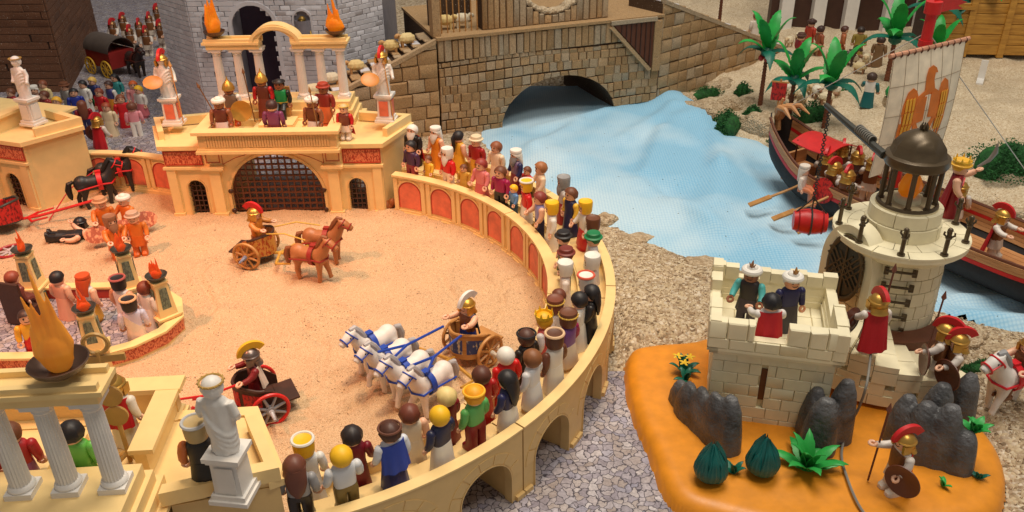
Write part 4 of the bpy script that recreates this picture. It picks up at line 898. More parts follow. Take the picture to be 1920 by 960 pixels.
# ================================================================== lighthouse on its island plate
def isle_z(X, Y):
    sd = sdpoly(X, Y, ISLE); return 1.75*np.sqrt(np.clip(1-np.clip((sd+1.9)/1.9, 0, 1)**2, 0, 1))+0.35*vnoise(X, Y, 7, 21)*smoothstep(0, 4, -sd)-0.35*smoothstep(-0.3, 0.4, sd)
isl = tag(grid('island_plate', 10, 56, 50, 100, 0.3, isle_z, 'island', lambda X, Y: sdpoly(X, Y, ISLE) < 0.35), 'glossy orange island plate under the lighthouse', 'island base')
def ipt(px, py):
    z = 1.3
    for _ in range(4): p = G(px, py, z); z = float(isle_z(np.array(p.x), np.array(p.y)))
    return Vector((p.x, p.y, z))
lh = thing('lighthouse_castle', 'ivory block lighthouse with dark domed lantern beside a square turret', 'lighthouse')
TC, TRZ = Vector((28.05, 77.0, 0)), R(-13.5)
tr = obj('turret_core', mv(prism([(-5.75, -5.75), (5.75, -5.75), (5.75, 5.75), (-5.75, 5.75)], 0.8, 9.3), TC, TRZ), 'ivoryjoint', lh)
tm = Matrix.Translation(TC) @ Matrix.Rotation(TRZ, 4, 'Z')
def face_blocks(parent, rot, half, z0, z1, h, w_, slit=None, name='block'):
    z = z0; k = 0
    mm = tm @ Matrix.Rotation(rot, 4, 'Z')
    while z < z1-0.3:
        hh = min(h, z1-z); x = -half-(w_*0.5 if k % 2 else 0)
        while x < half:
            ww = w_*random.uniform(0.85, 1.15); x0, x1 = max(-half, x), min(half, x+ww); x += ww
            if x1-x0 < 0.35: continue
            segs = [(x0, x1)]
            if slit and z+hh > slit[2]+0.3 and z < slit[3]-0.3:
                segs = [(a, b) for a, b in ((x0, min(x1, slit[0])), (max(x0, slit[1]), x1)) if b-a > 0.25]
            for a, b in segs:
                V, F = stone(b-a-0.05, hh-0.05, 0.6, 0.035, 0.03)
                obj(name, ([tuple(mm @ Vector((a+vx, -half-0.05+vy, z+vz))) for vx, vy, vz in V], F), 'ivory', parent)
        z += hh; k += 1
face_blocks(tr, 0, 6.0, 0.9, 10.3, 1.38, 2.5, (-0.95, -0.35, 4.6, 8.6)); face_blocks(tr, R(90), 6.0, 0.9, 10.3, 1.38, 2.6); face_blocks(tr, R(-90), 6.0, 0.9, 10.3, 1.38, 2.6)
obj('arrow_slit', mv(bbox(-0.95, -0.35, -5.85, -5.7, 4.6, 8.6), TC, TRZ), 'brown', tr)
obj('corbel', mv(merge(*[mv(merge(bbox(-6.5, 6.5, -6.5, -5.6, 10.3, 10.75), bbox(-6.75, 6.75, -6.75, -5.62, 10.75, 11.1), bbox(-5.9, 5.9, -6.0, -5.45, 9.2, 10.4)), rz=R(90*k)) for k in range(4)]), TC, TRZ), 'ivory', lh)
fl = obj('turret_floor', mv(bbox(-5.7, 5.7, -5.7, 5.7, 9.25, 9.4), TC, TRZ), 'ivoryjoint', lh)
for i in range(5):
    x = -6.0
    while x < 5.6:
        w_ = random.uniform(1.9, 2.9); x1 = min(6.0, x+w_); V, F = stone(x1-x-0.08, 2.32, 0.3, 0.06, 0.02)
        obj('flagstone', ([tuple(tm @ Vector((x+vx, -6.0+i*2.4+vz, 9.62-vy))) for vx, vy, vz in V], F), 'ivory', fl); x = x1
pr = obj('parapet', mv(merge(bbox(-6.6, 6.6, -6.6, -5.7, 11.1, 12.4), bbox(-6.6, 6.6, 5.7, 6.6, 11.1, 12.6), bbox(-6.6, -5.7, -5.7, 5.7, 11.1, 12.45), bbox(5.7, 6.6, -5.7, 5.7, 11.1, 12.35)), TC, TRZ), 'ivory', lh)
def merlon(side, a, b, z1):
    rot = {'f': 0, 'r': R(90), 'b': R(180), 'l': R(-90)}[side]; mm = tm @ Matrix.Rotation(rot, 4, 'Z'); x = a
    while x < b-0.2:
        w_ = min(random.uniform(1.5, 2.1), b-x); V, F = stone(w_-0.05, z1-12.3+random.uniform(-.15, .15), 1.2, 0.13, 0.06)
        obj('merlon', ([tuple(mm @ Vector((x+vx, -6.8+vy, 12.3+vz))) for vx, vy, vz in V], F), 'ivory', pr); x += w_
for sd_, a, b, z in (('f', -6.8, -2.2, 14.2), ('f', 1.0, 6.8, 14.2), ('r', -6.8, -1.0, 14.3), ('l', -6.8, -4.8, 14.2), ('l', 2.0, 6.7, 14.3), ('b', 3.8, 6.8, 14.0), ('b', -6.8, 1.5, 13.7), ('l', -4.8, -2.6, 13.6)): merlon(sd_, a, b, z)
for sd_, rot in (('f', 0), ('r', R(90)), ('l', R(-90)), ('b', R(180))):
    mm = tm @ Matrix.Rotation(rot, 4, 'Z'); x = -6.7
    while x < 6.4:
        w_ = min(random.uniform(2.0, 2.8), 6.7-x); V, F = stone(w_-0.08, 1.18, 0.4, 0.06, 0.03); obj('block', ([tuple(mm @ Vector((x+vx, -6.78+vy, 11.12+vz))) for vx, vy, vz in V], F), 'ivory', pr); x += w_
# round tower
LC = Vector((44.3, 86.2, 0))
tw = obj('tower_core', mv(lathe([(5.4, 0.5), (5.1, 15.0), (6.9, 16.4), (7.0, 16.9), (0.1, 16.9)], 40), LC), 'ivoryjoint', lh)
def ring_blocks(parent, r, z0, z1, h, n, a0=0, a1=360, d=0.5, name='block', taper=0.0):
    z = z0; k = 0
    while z < z1-0.2:
        hh = min(h, z1-z); st_ = (a1-a0)/n; a = a0-(st_/2 if k % 2 else 0)
        for i in range(n+1):
            b0, b1 = max(a0, a+i*st_), min(a1, a+(i+1)*st_)
            if b1-b0 < st_*0.15: continue
            rr_ = r-taper*(z-z0); V, F = arcbox(rr_-d, rr_+random.uniform(0, 0.05), R(b0)+0.045/rr_, R(b1)-0.045/rr_, z+0.04, z+hh-0.05, 4)
            obj(name, mv((V, F), LC), 'ivory', parent)
        z += hh; k += 1
ring_blocks(tw, 5.5, 3.0, 15.0, 1.7, 14, 150, 395, taper=0.02)
ga = obj('gallery', mv(merge(lathe([(5.1, 15.0), (6.1, 15.3), (7.1, 16.2), (7.3, 16.4), (7.3, 16.9), (4.5, 16.9)], 40)), LC), 'ivory', lh)
for i in range(12):
    a = 360/12*i
    for r0, r1, o_ in ((4.0, 5.7, 0), (5.75, 7.34, 15)):
        V, F = arcbox(r0, r1, R(a+o_+0.4), R(a+o_+29.6), 16.85, 17.08, 5); obj('flagstone', mv((V, F), LC), 'ivory', ga)
dr = obj('lantern_drum', mv(lathe([(4.0, 17.0), (3.7, 17.6), (3.3, 20.4), (3.1, 20.6), (0.1, 20.6)], 36), LC), 'ivoryjoint', lh)
ring_blocks(dr, 4.05, 17.05, 20.3, 1.62, 7, 0, 360, taper=0.13)
ln = obj('lantern_floor_ring', mv(merge(ring(3.05, 0.26, 36, 8, (0, 0, 20.5))), LC), 'gunmetal', lh)
for i in range(8):
    a = R(22.5+45*i); obj('lantern_column', mv(merge(cyl(0.28, 20.4, 25.2, 10), cyl(0.4, 20.4, 20.8, 10), cyl(0.36, 24.8, 25.2, 10)), LC+Vector((2.8*math.cos(a), 2.8*math.sin(a), 0))), 'gunmetal', lh)
dm = obj('dome', mv(lathe([(2.4, 25.1), (3.1, 25.15), (3.15, 26.1), (2.95, 26.3), (2.7, 27.3), (1.95, 28.3), (0.95, 28.85), (0.35, 29.0)], 8), LC, rz=R(10)), 'gunmetal', lh)
obj('dome_rim', mv(lathe([(2.4, 25.0), (3.25, 25.05), (3.42, 25.4), (3.35, 26.1), (3.0, 26.25)], 40), LC), 'gunmetal', dm)
obj('finial', mv(merge(*[mv(tube([(0.1, 0, 28.8), (0.4, 0, 29.25), (0.22, 0, 29.75)], [0.16, 0.14, 0.05], 6), rz=a) for a in np.linspace(0, 2*math.pi, 7)[:-1]], ell(0.3, 0.3, 0.4, (0, 0, 29.15))), LC), 'gunmetal', dm)
for i in range(9):
    a = R(-160+40*i+8); q = LC+Vector((6.7*math.cos(a), 6.7*math.sin(a), 17.0))
    obj('rail_post', mv(merge(cyl(0.42, 0, 0.3, 10), cyl(0.24, 0.3, 3.0, 10), ring(0.24, 0.13, 12, 6, (0, 0, 2.2)), ell(0.3, 0.3, 0.3, (0, 0, 3.1), 8, 6), *[mv(tube([(0.2, 0, 2.3), (0.55, 0, 2.6), (0.5, 0, 2.9)], 0.11, 6), rz=b) for b in (0.6, 2.7, 4.2)]), q, a), 'gunmetal', lh)
for k in range(6):
    a = R(253); z = 5.0+k*1.9; t_ = Vector((-math.sin(a), math.cos(a), 0)); o_ = Vector((math.cos(a), math.sin(a), 0)); q = LC+o_*5.75+Vector((0, 0, z))
    obj('ladder_rung', merge(tube([tuple(q-t_*1.5), tuple(q+t_*1.5)], 0.16, 8), *[mv(box(0.32, 0.5, 0.85), q+t_*s*1.45-o_*0.1, a) for s in (-1, 1)]), 'gunmetal', lh)
# lattice door on the turret side
da = R(196); dq = LC+Vector((5.9*math.cos(da), 5.9*math.sin(da), 0))
dz0 = 9.6
lat = merge(*[mv(bbox(-0.1, 0.1, -0.12, 0.12, -4.2, 4.2), (0, 0, 0), ry=R(s), sc=1) for s in (0,)], *[mv(tube([(0, 0, -w_), (0, 0, w_)], 0.13, 5), (c, 0, 0), ry=R(sg*40)) for sg in (-1, 1) for c, w_ in ((-1.5, 1.6), (-0.75, 2.6), (0, 3.1), (0.75, 2.6), (1.5, 1.6))])
dd = obj('lattice_door', mv(merge(([(x*1.0, y, z*1.0) for x, y, z in lat[0]], lat[1]), (lambda v_: ([(x*2.35, y, z*3.9) for x, y, z in v_[0]], v_[1]))(ring(1.0, 0.09, 28, 6, axis='y'))), dq+Vector((-0.9, -0.6, dz0+3.6)), R(-62)), 'gunmetal', lh)
obj('door_panel', mv((lambda v_: ([(x*2.3, y*0.25, z*3.8) for x, y, z in v_[0]], v_[1]))(ell(1, 1, 1, (0, 0, 0), 24, 12)), dq+Vector((-0.7, -0.4, dz0+3.6)), R(-62)), 'iron', dd)
obj('door_frame', mv(arch_outline(0, 2.6, -0.2, 4.2, 4.0, 1.0, -0.4, 1.8, 18), dq+Vector((-0.3, -0.2, dz0-0.3)), R(-62)), 'ivory', lh)
# stair of flagged blocks curling round the tower
sb = obj('stair_core', mv(arcbox(5.2, 13.0, R(222), R(296), 4.6, 5.6, 16), LC+Vector((0, 0, -1.6))), 'ivoryjoint', lh)
NS = 7
for i in range(NS):
    a0, a1 = 224+10.5*i, 224+10.5*(i+1); zt = 8.8-0.72*i; ro_ = 14.2-0.12*i
    for j, (r0, r1) in enumerate(((5.3, 8.3), (8.37, 11.3), (11.37, ro_))):
        V, F = arcbox(r0, r1, R(a0+0.15), R(a1-0.15), zt-0.75+0.03*j, zt+random.uniform(-.03, .05), 3); obj('step_block', mv((V, F), LC), 'ivory', sb)
    for j in range(3):
        z1 = zt-0.8-1.55*j; z0 = z1-1.5
        lo = [z0+random.uniform(-0.7, 0.3) if j == 2 else z0]*2
        V, F = arcbox(ro_-1.0, ro_-0.05+random.uniform(0, .06), R(a0+(0.15 if j != 1 else -4)), R(a1-(0.15 if j != 1 else 4.2)), lo[0], z1, 3); obj('wall_block', mv((V, F), LC), 'ivory', sb)
obj('cave', mv(arcbox(5.8, 8.2, R(215), R(330), 0.5, 7, 16), LC), 'brown', lh)
# crane beam with the hanging barrel
bt = G(1549, 197, 27.0); b0 = LC+Vector((-3.2, 1.0, 25.7))
cb = obj('crane_beam', merge(tube([tuple(b0), tuple(bt)], [0.5, 0.33], 8), *[tube([tuple(b0.lerp(bt, 0.2)+Vector((0, 0, .5))), tuple(b0.lerp(bt, 0.42)+Vector((0, 0, .5)))], 0.42, 8)]), 'iron', lh)
for f_ in np.linspace(0.20, 0.42, 9): obj('rope_turn', mv(ring(0.5, 0.09, 12, 5, axis='x'), b0.lerp(bt, float(f_))+Vector((0, 0, .45)), math.atan2(bt.y-b0.y, bt.x-b0.x)), 'rope', cb)
brl = G(1522, 420, 11.0); tipd = Vector((brl.x, brl.y, 27)); 
bq = b0.lerp(bt, 0.93); brl = Vector((bq.x, bq.y, 11.5))
barrel = thing('hanging_barrel', 'glossy red barrel hanging on a chain from the lighthouse beam', 'barrel', brl, R(-12))
obj('staves', mv(lathe([(0.1, -2.1), (1.25, -2.1), (1.3, -1.9), (1.62, -0.8), (1.7, 0), (1.62, 0.8), (1.3, 1.9), (1.25, 2.1), (1.1, 2.0), (0.1, 1.95)], 24, rip=lambda a, z: 0.975 if int(a/(2*math.pi)*24+.5) % 2 else 1.0), ry=R(90)), 'red', barrel)
for x in (-1.5, 1.5): obj('hoop', mv(ring(1.5, 0.09, 28, 6, axis='x'), (x, 0, 0)), plastic((150, 20, 24), .35), barrel)
obj('sling', merge(ring(1.75, 0.12, 28, 6, axis='x'), tube([(-1.9, 0, 1.2), (0, 0, 3.4)], 0.1, 6), tube([(1.9, 0, 1.2), (0, 0, 3.4)], 0.1, 6), tube([(0, 0, 1.7), (0, 0, 3.4)], 0.1, 6)), 'iron', barrel)
obj('chain', merge(*[mv(ring(0.2, 0.07, 10, 5, axis='x' if i % 2 else 'y'), (0, 0, 3.4+0.33*i)) for i in range(int((bq.z-brl.z-3.4)/0.33)+1)]), 'iron', barrel)
lfl = thing('lantern_flame', 'orange plastic flame inside the domed lantern', 'flame', LC+Vector((0, 0, 20.6)), sc=0.85)
obj('flame_base', lathe([(1.7, 0), (1.6, 0.6), (1.3, 0.8), (0.1, 0.8)], 20), 'ivory', lfl)
obj('flame', lathe([(0.9, 0.7), (1.35, 1.4), (1.4, 2.2), (1.0, 3.3), (0.5, 4.2), (0.08, 4.8)], 20, rip=lambda a, z: 1+0.12*math.sin(4*a+z)), 'flame', lfl)
# dark rocks on the island
def rock_cluster(label, pts):
    r = thing('dark_rock', label, 'rock')
    obj('boulder', remesh(merge(*[mv(loft([(-0.5, 0, 0, a, b, 2.6), (h*0.45, 0, 0, a*0.86, b*0.84, 2.8), (h*0.8, 0.1, 0, a*0.66, b*0.6, 2.8), (h, 0.2, 0.1, a*0.34, b*0.3, 2.4)], 10), (x, y, z), R(rz)) for (x, y, z, a, b, h, rz) in pts]), 0.26, 1, dec=0.5), 'rockplastic', r)
    return r
def rk(px, py, a, b, h, rz=0): p = ipt(px, py); return (p.x, p.y+b*0.5, p.z-0.2, a, b, h, rz)
rock_cluster('ridged dark grey rock at the left foot of the turret', [rk(1290, 790, 1.2, 1.9, 4.4, 20), rk(1312, 812, 1.1, 2.0, 5.2, 20), rk(1335, 835, 1.1, 2.0, 6.0, 20), rk(1362, 848, 1.5, 2.0, 6.4, 20), rk(1275, 765, 1.0, 1.6, 3.2, 20)])
rock_cluster('tall dark grey rock between the turret and the stair', [rk(1535, 850, 2.0, 1.6, 6.6, -20), rk(1570, 830, 1.7, 1.6, 7.6, 10), rk(1520, 820, 1.4, 1.6, 6.0, 0)])
rock_cluster('dark grey rock under the right end of the stair', [rk(1722, 862, 1.8, 2.0, 6.6, 10), rk(1762, 872, 1.9, 1.8, 7.0, -10), rk(1800, 885, 1.7, 1.7, 4.6, -25), rk(1800, 800, 1.6, 1.6, 6.4, 0), rk(1688, 835, 1.6, 1.6, 6.0, 0), rk(1750, 820, 1.8, 1.8, 6.4, 0)])
# rope trailing over the island
def rope(name, label, pts, r=0.12, mat='rope'): return tag(obj(name, tube(pts, r, 6), mat), label, 'rope')
def catmull(P, n=8):
    P = [Vector(p) for p in P]; out = []
    Q = [P[0]*2-P[1]]+P+[P[-1]*2-P[-2]]
    for i in range(1, len(Q)-2):
        for k in range(n):
            t = k/n; a, b, c, d = Q[i-1:i+3]; out.append(tuple(0.5*((2*b)+(c-a)*t+(2*a-5*b+4*c-d)*t*t+(3*b-a-3*c+d)*t**3)))
    return out+[tuple(P[-1])]
rope('grey_rope', 'grey rope hanging from the stair and trailing over the orange plate', catmull([G(1634, 655, 9.4), G(1625, 720, 8.4), G(1610, 765, 5.0), G(1592, 800, 2.6), G(1578, 850, 2.0), G(1590, 900, 2.05), G(1612, 950, 2.0), G(1640, 985, 1.8)]), 0.13)
# ================================================================== statues, fire bowls
def drape(secs, k=7, amp=0.06, n=40):
    V, F = loft(secs, n); z0, z1 = secs[0][0], secs[-1][0]
    return [(x*(1+amp*math.sin(k*math.atan2(y, x)+1.7*(z-z0))), y*(1+amp*math.sin(k*math.atan2(y, x)+1.7*(z-z0))), z) for x, y, z in V], F
STAT = dict(body=remesh(merge(drape([(0, 0, 0, 1.1, 0.85), (1.2, 0, 0, 1.05, 0.8), (2.6, 0, 0, 0.98, 0.7), (3.6, 0, 0, 1.0, 0.66), (4.7, 0, 0, 1.1, 0.62), (5.05, 0, 0, 0.8, 0.5), (5.3, 0, 0, 0.4, 0.38)]),
            *[tube([(1.0*math.cos(t)*(1.05), 0.72*math.sin(t), 3.2+1.3*math.cos(t+0.5)-dz) for t in np.linspace(0, 2*math.pi, 20)], 0.19, 6) for dz in (0.1, 0.6, 1.1, 1.6)],
            tube([(-1.1, 0, 4.8), (-1.45, 0.05, 3.7), (-1.2, -0.55, 2.9)], [0.38, 0.34, 0.26], 8), tube([(1.1, 0, 4.8), (1.45, 0.05, 3.8), (1.75, -0.5, 3.0)], [0.38, 0.34, 0.26], 8), ell(0.28, 0.3, 0.32, (1.8, -0.6, 2.85)), ell(0.28, 0.3, 0.3, (-1.15, -0.65, 2.85)),
            ell(0.72, 0.74, 0.85, (0, 0, 6.0)), tube([(0, 0, 5.0), (0, 0, 5.6)], 0.4, 8), ell(0.14, 0.2, 0.2, (0, -0.72, 5.95))), 0.11, 1, 'statue_body'),
            hair=mesh('hair', fcap(0.84, 0.86, 0.95, 62, 118, (0, 0, 6.05), rip=0.06, k=9)))
PEDM = mesh('pedestal', merge(box(3.2, 3.0, 0.4, (0, 0, 0.2)), box(2.8, 2.6, 0.5, (0, 0, 0.6)), box(2.3, 2.1, 3.2, (0, 0, 2.4), 0.94), box(2.6, 2.4, 0.3, (0, 0, 4.1)), box(3.0, 2.7, 0.4, (0, 0, 4.42))), 30)
def statue(loc, rz, label, ped_panel='white', helmet=False):
    t = thing('toga_statue', label, 'statue', loc, rz)
    pd = obj('pedestal', PEDM, 'white', t)
    for r_, d_ in ((0, 1.1), (math.pi/2, 1.2), (math.pi, 1.1)): obj('pedestal_panel', mv(bbox(-0.75, 0.75, -0.06, 0.05, 1.1, 3.6), (math.sin(r_)*d_, -math.cos(r_)*d_, 0), r_), ped_panel, pd)
    obj('body', STAT['body'], 'white', t, (0, 0, 4.6))
    if helmet:
        h = obj('helmet', HM['helmet'], 'gold', t, (0, 0, 4.45)); obj('crest', FM['fringe'], 'red', h)
    else:
        h = obj('hair', STAT['hair'], 'white', t, (0, 0, 4.6)); obj('laurel', FM['wreath'], plastic((176, 140, 70), .4), h, (0, 0, -0.1), sc=(0.9, 0.9, 1))
    return t
def flame_mesh(seed, h, w_, tongues=6, thick=0.45):
    rnd = random.Random(seed); parts = [ell(w_*0.60, thick*1.2, h*0.20, (0, 0, h*0.17), 12, 8)]
    for i in range(tongues):
        x = (i/(tongues-1)-0.5)*w_*1.15; hh = h*(1-0.8*abs(x/w_)**1.5)*rnd.uniform(0.55, 1.1); lean = rnd.uniform(-0.15, 0.15)*w_-0.1*w_
        parts.append(tube([(x*0.55, rnd.uniform(-.1, .1)*thick, h*0.1), (x, 0, hh*0.45), (x*0.9+lean*.4, rnd.uniform(-.2, .2)*thick, hh*0.75), (x*0.8+lean, 0, hh)], [w_*0.20, w_*0.16, w_*0.10, w_*0.035], 8))
    V, F = merge(*parts); return remesh((V, F), 0.075, 1, 'flame')
BOWL = mesh('bowl', lathe([(0.5, 0), (0.6, 0.15), (1.0, 0.3), (1.6, 0.75), (1.85, 1.2), (1.75, 1.22), (1.45, 0.85), (0.9, 0.5), (0.05, 0.45)], 26), 40)
FL = [flame_mesh(i, 4.6, 1.5) for i in range(4)]
def fire_bowl(loc, label, mat='flame', sc=1.0, k=0, rz=0.0, fsc=1.0, bowl='bronze'):
    t = thing('fire_bowl', label, 'fire bowl', loc, rz, sc=sc)
    obj('bowl', BOWL, bowl, t); obj('flame', FL[k % 4], mat, t, (0, 0, 0.45), (0, 0, 0), fsc); return t
SPEAR = mesh('shaft', merge(tube([(0, 0, 0), (0, 0, 9.2)], 0.11, 7), tube([(0, 0, 9.2), (0, 0, 9.5), (0, 0, 10.4)], [0.12, 0.3, 0.03], 6)))
def spear(loc, label, col=(120, 82, 48), tilt=(0, 0, 0), sc=1.0):
    o = obj('spear', SPEAR, plastic(col, 0.45), None, loc, tilt, sc); return tag(o, label, 'spear', 'spears held by toy soldiers')
SHIELD = mesh('shield', merge(lathe([(0.05, -0.3), (0.5, -0.28), (1.2, -0.12), (1.62, 0.1), (1.7, 0.12), (1.66, 0.22), (1.1, 0.06), (0.05, -0.12)], 30)), 40)
def shield(loc, rot, label, col=(96, 50, 34), boss=(70, 44, 34), sc=1.0, metal=0.0):
    t = thing('round_shield', label, 'shield', loc, 0, 'round shields', sc, rot)
    obj('disc', SHIELD, plastic(col, 0.35, 0.1, metal), t); obj('boss', mv(merge(ring(0.95, 0.07, 26, 5, (0, 0, -0.19)), ell(0.42, 0.42, 0.18, (0, 0, -0.3), 12, 6)), (0, 0, 0)), plastic(boss, 0.35), t); return t
gz = 13.7
statue((-55.4, 134.3, gz-0.2), 0, 'white toga statue with gold helmet left of the gatehouse portico', 'panel_red', True)
statue((-20.4, 134.3, gz-0.2), R(-8), 'white toga statue with gold helmet beside the stone ramp', 'panel_red', True)
statue(tuple(G(64, 232, 12.6)), R(-20), 'plain white toga statue on the cut off gatehouse by the street', 'white')
statue(tuple(G(443, 925, 12.4)), R(172), 'white toga statue with gold laurel seen from behind beside the spectators', 'white')
for (x, y, z), lb in (((-56.8, 132.6, 21.0), 'orange oval shield of the statue left of the portico'), ((-22.2, 132.5, 21.0), 'orange oval shield of the statue by the ramp')):
    tag(obj('statue_shield', mv(lathe([(0.05, -0.12), (1.2, -0.08), (1.5, 0.0), (1.2, 0.12), (0.05, 0.14)], 28), rx=R(42), rz=R(24), sc=(1, 0.85, 1)), plastic((204, 136, 62), .38), None, (x, y, z)), lb, 'shield')
spear((-53.5, 133.2, 14.0), 'long tan spear held by the helmeted statue left of the portico', (200, 150, 90), (R(-4), R(-3), 0), 0.98)
spear((-19.0, 133.0, 14.0), 'long tan spear held by the helmeted statue beside the ramp', (200, 150, 90), (R(-4), R(-6), 0), 0.98)
fire_bowl((-38.2-9.9, 139.9, 26.1), 'bronze bowl with tall orange flame on the left end of the far portico', k=0, sc=0.95, rz=R(70), fsc=1.75)
fire_bowl((-38.2+9.9, 139.9, 26.1), 'bronze bowl with broad orange flame on the far portico near the ramp', k=1, sc=0.95, rz=R(-10), fsc=1.6)
nb = G(118, 705, 26.1)
fire_bowl((nb.x, nb.y, 26.1), 'large bronze bowl with amber flame on the near portico', 'flame2', 1.1, 3, R(15), (1.15, 1.1, 1.65))
# ================================================================== oval island (spina) in the arena
sp = thing('arena_island', 'low orange cream wall with tapered flame pillars round printed cobbles', 'toy platform')
SPO = [(-110, 84.0), (-50.4, 84.3), (-46.5, 86.5), (-43.8, 89.6), (-42.8, 93.0), (-44.4, 97.2), (-47.8, 100.2), (-52.3, 101.6), (-110, 101.6)]
def inset(poly, d):
    c = Vector((-62, 95.8)); out = []
    for i, p in enumerate(poly):
        a, b, q = Vector(poly[i-1]), Vector(p), Vector(poly[(i+1) % len(poly)]); e1, e2 = (b-a).normalized(), (q-b).normalized(); n1, n2 = Vector((-e1.y, e1.x)), Vector((-e2.y, e2.x)); m_ = (n1+n2).normalized(); out.append(tuple(b+m_*d/max(0.4, m_.dot(n1))))
    return out
obj('floor_print', prism(inset(SPO, 0.5), 0.1, 0.45), 'cobble', sp)
def wallring(poly, d, z0, z1):
    I = inset(poly, d); n = len(poly); V = [(*p, z0) for p in poly]+[(*p, z1) for p in poly]+[(*p, z1) for p in I]+[(*p, z0) for p in I]; F = []
    for i in range(n):
        j = (i+1) % n
        for k in range(4): F.append((k*n+i, k*n+j, ((k+1) % 4)*n+j, ((k+1) % 4)*n+i))
    return V, F
wl = obj('low_wall', wallring(SPO, 0.9, -0.2, 2.0), 'cream', sp); obj('wall_top', wallring(inset(SPO, -0.25), 1.4, 2.0, 2.3), 'cream', sp)
obj('relief_band', wallring(inset(SPO, -0.05), 0.3, 0.35, 1.85), 'wall_print', wl)
obj('inner_band', wallring(inset(SPO, 0.85), 0.12, 0.5, 1.8), 'panel_rim', wl)
M['mosaic'] = m_print('grey_green_panel', (120, 132, 112), (84, 96, 84), 300, 0.5)
PILL = mesh('pillar', merge(box(3.0, 3.0, 2.6, (0, 0, 1.2), 0.97), box(3.2, 3.2, 0.3, (0, 0, 2.6)), box(2.4, 2.4, 4.6, (0, 0, 5.0), 0.68), box(1.9, 1.9, 0.3, (0, 0, 7.4))), 30)
for i, (x, y, rz, lb) in enumerate(((-44.9, 93.2, 45, 'the oval wall tip'), (-50.8, 85.8, 20, 'the front wall'), (-52.2, 100.5, 30, 'the back wall, by orange tunics'), (-65.6, 100.8, 0, 'the back wall, by fallen charioteer'))):
    p = obj('flame_pillar', PILL, 'cream', sp, (x, y, 0), (0, 0, R(rz)))
    for k in range(4): obj('pillar_panel', mv(prism([(-0.62, 0), (0.62, 0), (0.45, 3.4), (-0.45, 3.4)], -0.05, 0.05), (math.sin(k*math.pi/2)*1.06, -math.cos(k*math.pi/2)*1.06, 3.3), k*math.pi/2, rx=R(90)), 'mosaic', p); obj('base_panel', mv(bbox(-0.7, 0.7, -0.05, 0.05, 0.5, 2.0), (math.sin(k*math.pi/2)*1.5, -math.cos(k*math.pi/2)*1.5, 0), k*math.pi/2), 'mosaic', p)
    fire_bowl((x, y, 7.5), 'small dark bowl of red flame on the pillar at '+lb, 'flamered', 0.74, i, R(30*i), 1.0, 'iron')
# ================================================================== horses
def horse_mesh(pose=0):
    L = {0: ((-0.1, 0.0), (0.1, 0.0), (0.2, 0), (-0.2, 0)), 1: ((-0.9, 0.9), (0.2, 0.0), (0.7, 0), (-0.3, 0.0)), 2: ((0.3, 0.0), (-0.8, 0.4), (-0.5, 0), (0.6, 0))}[pose]
    parts = [ell(1.25, 2.9, 1.3, (0, 0.3, 4.2)), ell(1.25, 1.35, 1.45, (0, -1.6, 4.35)), ell(1.3, 1.35, 1.45, (0, 2.1, 4.35)),
             tube([(0, -1.9, 4.7), (0, -2.7, 5.9), (0, -3.2, 7.0)], [1.15, 0.85, 0.68], 12), tube([(0, -3.0, 7.1), (0, -3.8, 6.8), (0, -4.7, 6.2), (0, -5.0, 6.0)], [0.75, 0.7, 0.5, 0.46], 12),
             tube([(-0.4, -2.95, 7.5), (-0.45, -2.95, 8.1)], [0.22, 0.07], 6), tube([(0.4, -2.95, 7.5), (0.45, -2.95, 8.1)], [0.22, 0.07], 6)]
    for (s, y, (dy, lift)) in ((-1, -1.9, L[0]), (1, -1.9, L[1])): parts.append(tube([(s*0.68, y, 4.0), (s*0.72, y+dy*0.3, 2.4+lift*0.3), (s*0.72, y+dy*0.5-lift*0.5, 1.3+lift), (s*0.72, y+dy, 0.35+lift), (s*0.72, y+dy-0.1, 0.0+lift)], [0.72, 0.48, 0.40, 0.36, 0.44], 9))
    for (s, y, (dy, lift)) in ((-1, 2.3, L[2]), (1, 2.3, L[3])): parts.append(tube([(s*0.68, y, 4.1), (s*0.74, y-0.2+dy*0.4, 2.8), (s*0.74, y+0.35+dy*0.7, 1.7), (s*0.72, y+0.2+dy, 0.4), (s*0.72, y+0.1+dy, 0.0)], [0.86, 0.58, 0.42, 0.37, 0.45], 9))
    return remesh(merge(*parts), 0.2, 4, 'horse_body', 0.5)
HB = [horse_mesh(i) for i in range(3)]
MANE = mesh('mane', tube([(0, -3.5, 7.75), (0, -2.8, 7.75), (0, -2.1, 6.9), (0, -1.5, 5.9), (0, -1.0, 5.4)], [0.2, 0.42, 0.46, 0.42, 0.2], 8))
TAIL = mesh('tail', tube([(0, 3.3, 5.0), (0, 4.0, 4.7), (0, 4.3, 3.6), (0, 4.2, 2.4), (0, 4.1, 1.8)], [0.25, 0.45, 0.55, 0.42, 0.1], 9))
BRID = mesh('bridle', merge(mv(ring(0.66, 0.1, 18, 6, axis='y'), (0, -4.5, 6.32), rx=R(25)), mv(ring(0.88, 0.1, 20, 6, axis='y'), (0, -3.25, 6.85), rx=R(40)), tube([(-0.72, -3.3, 7.0), (-0.62, -4.5, 6.4)], 0.09, 5), tube([(0.72, -3.3, 7.0), (0.62, -4.5, 6.4)], 0.09, 5)))
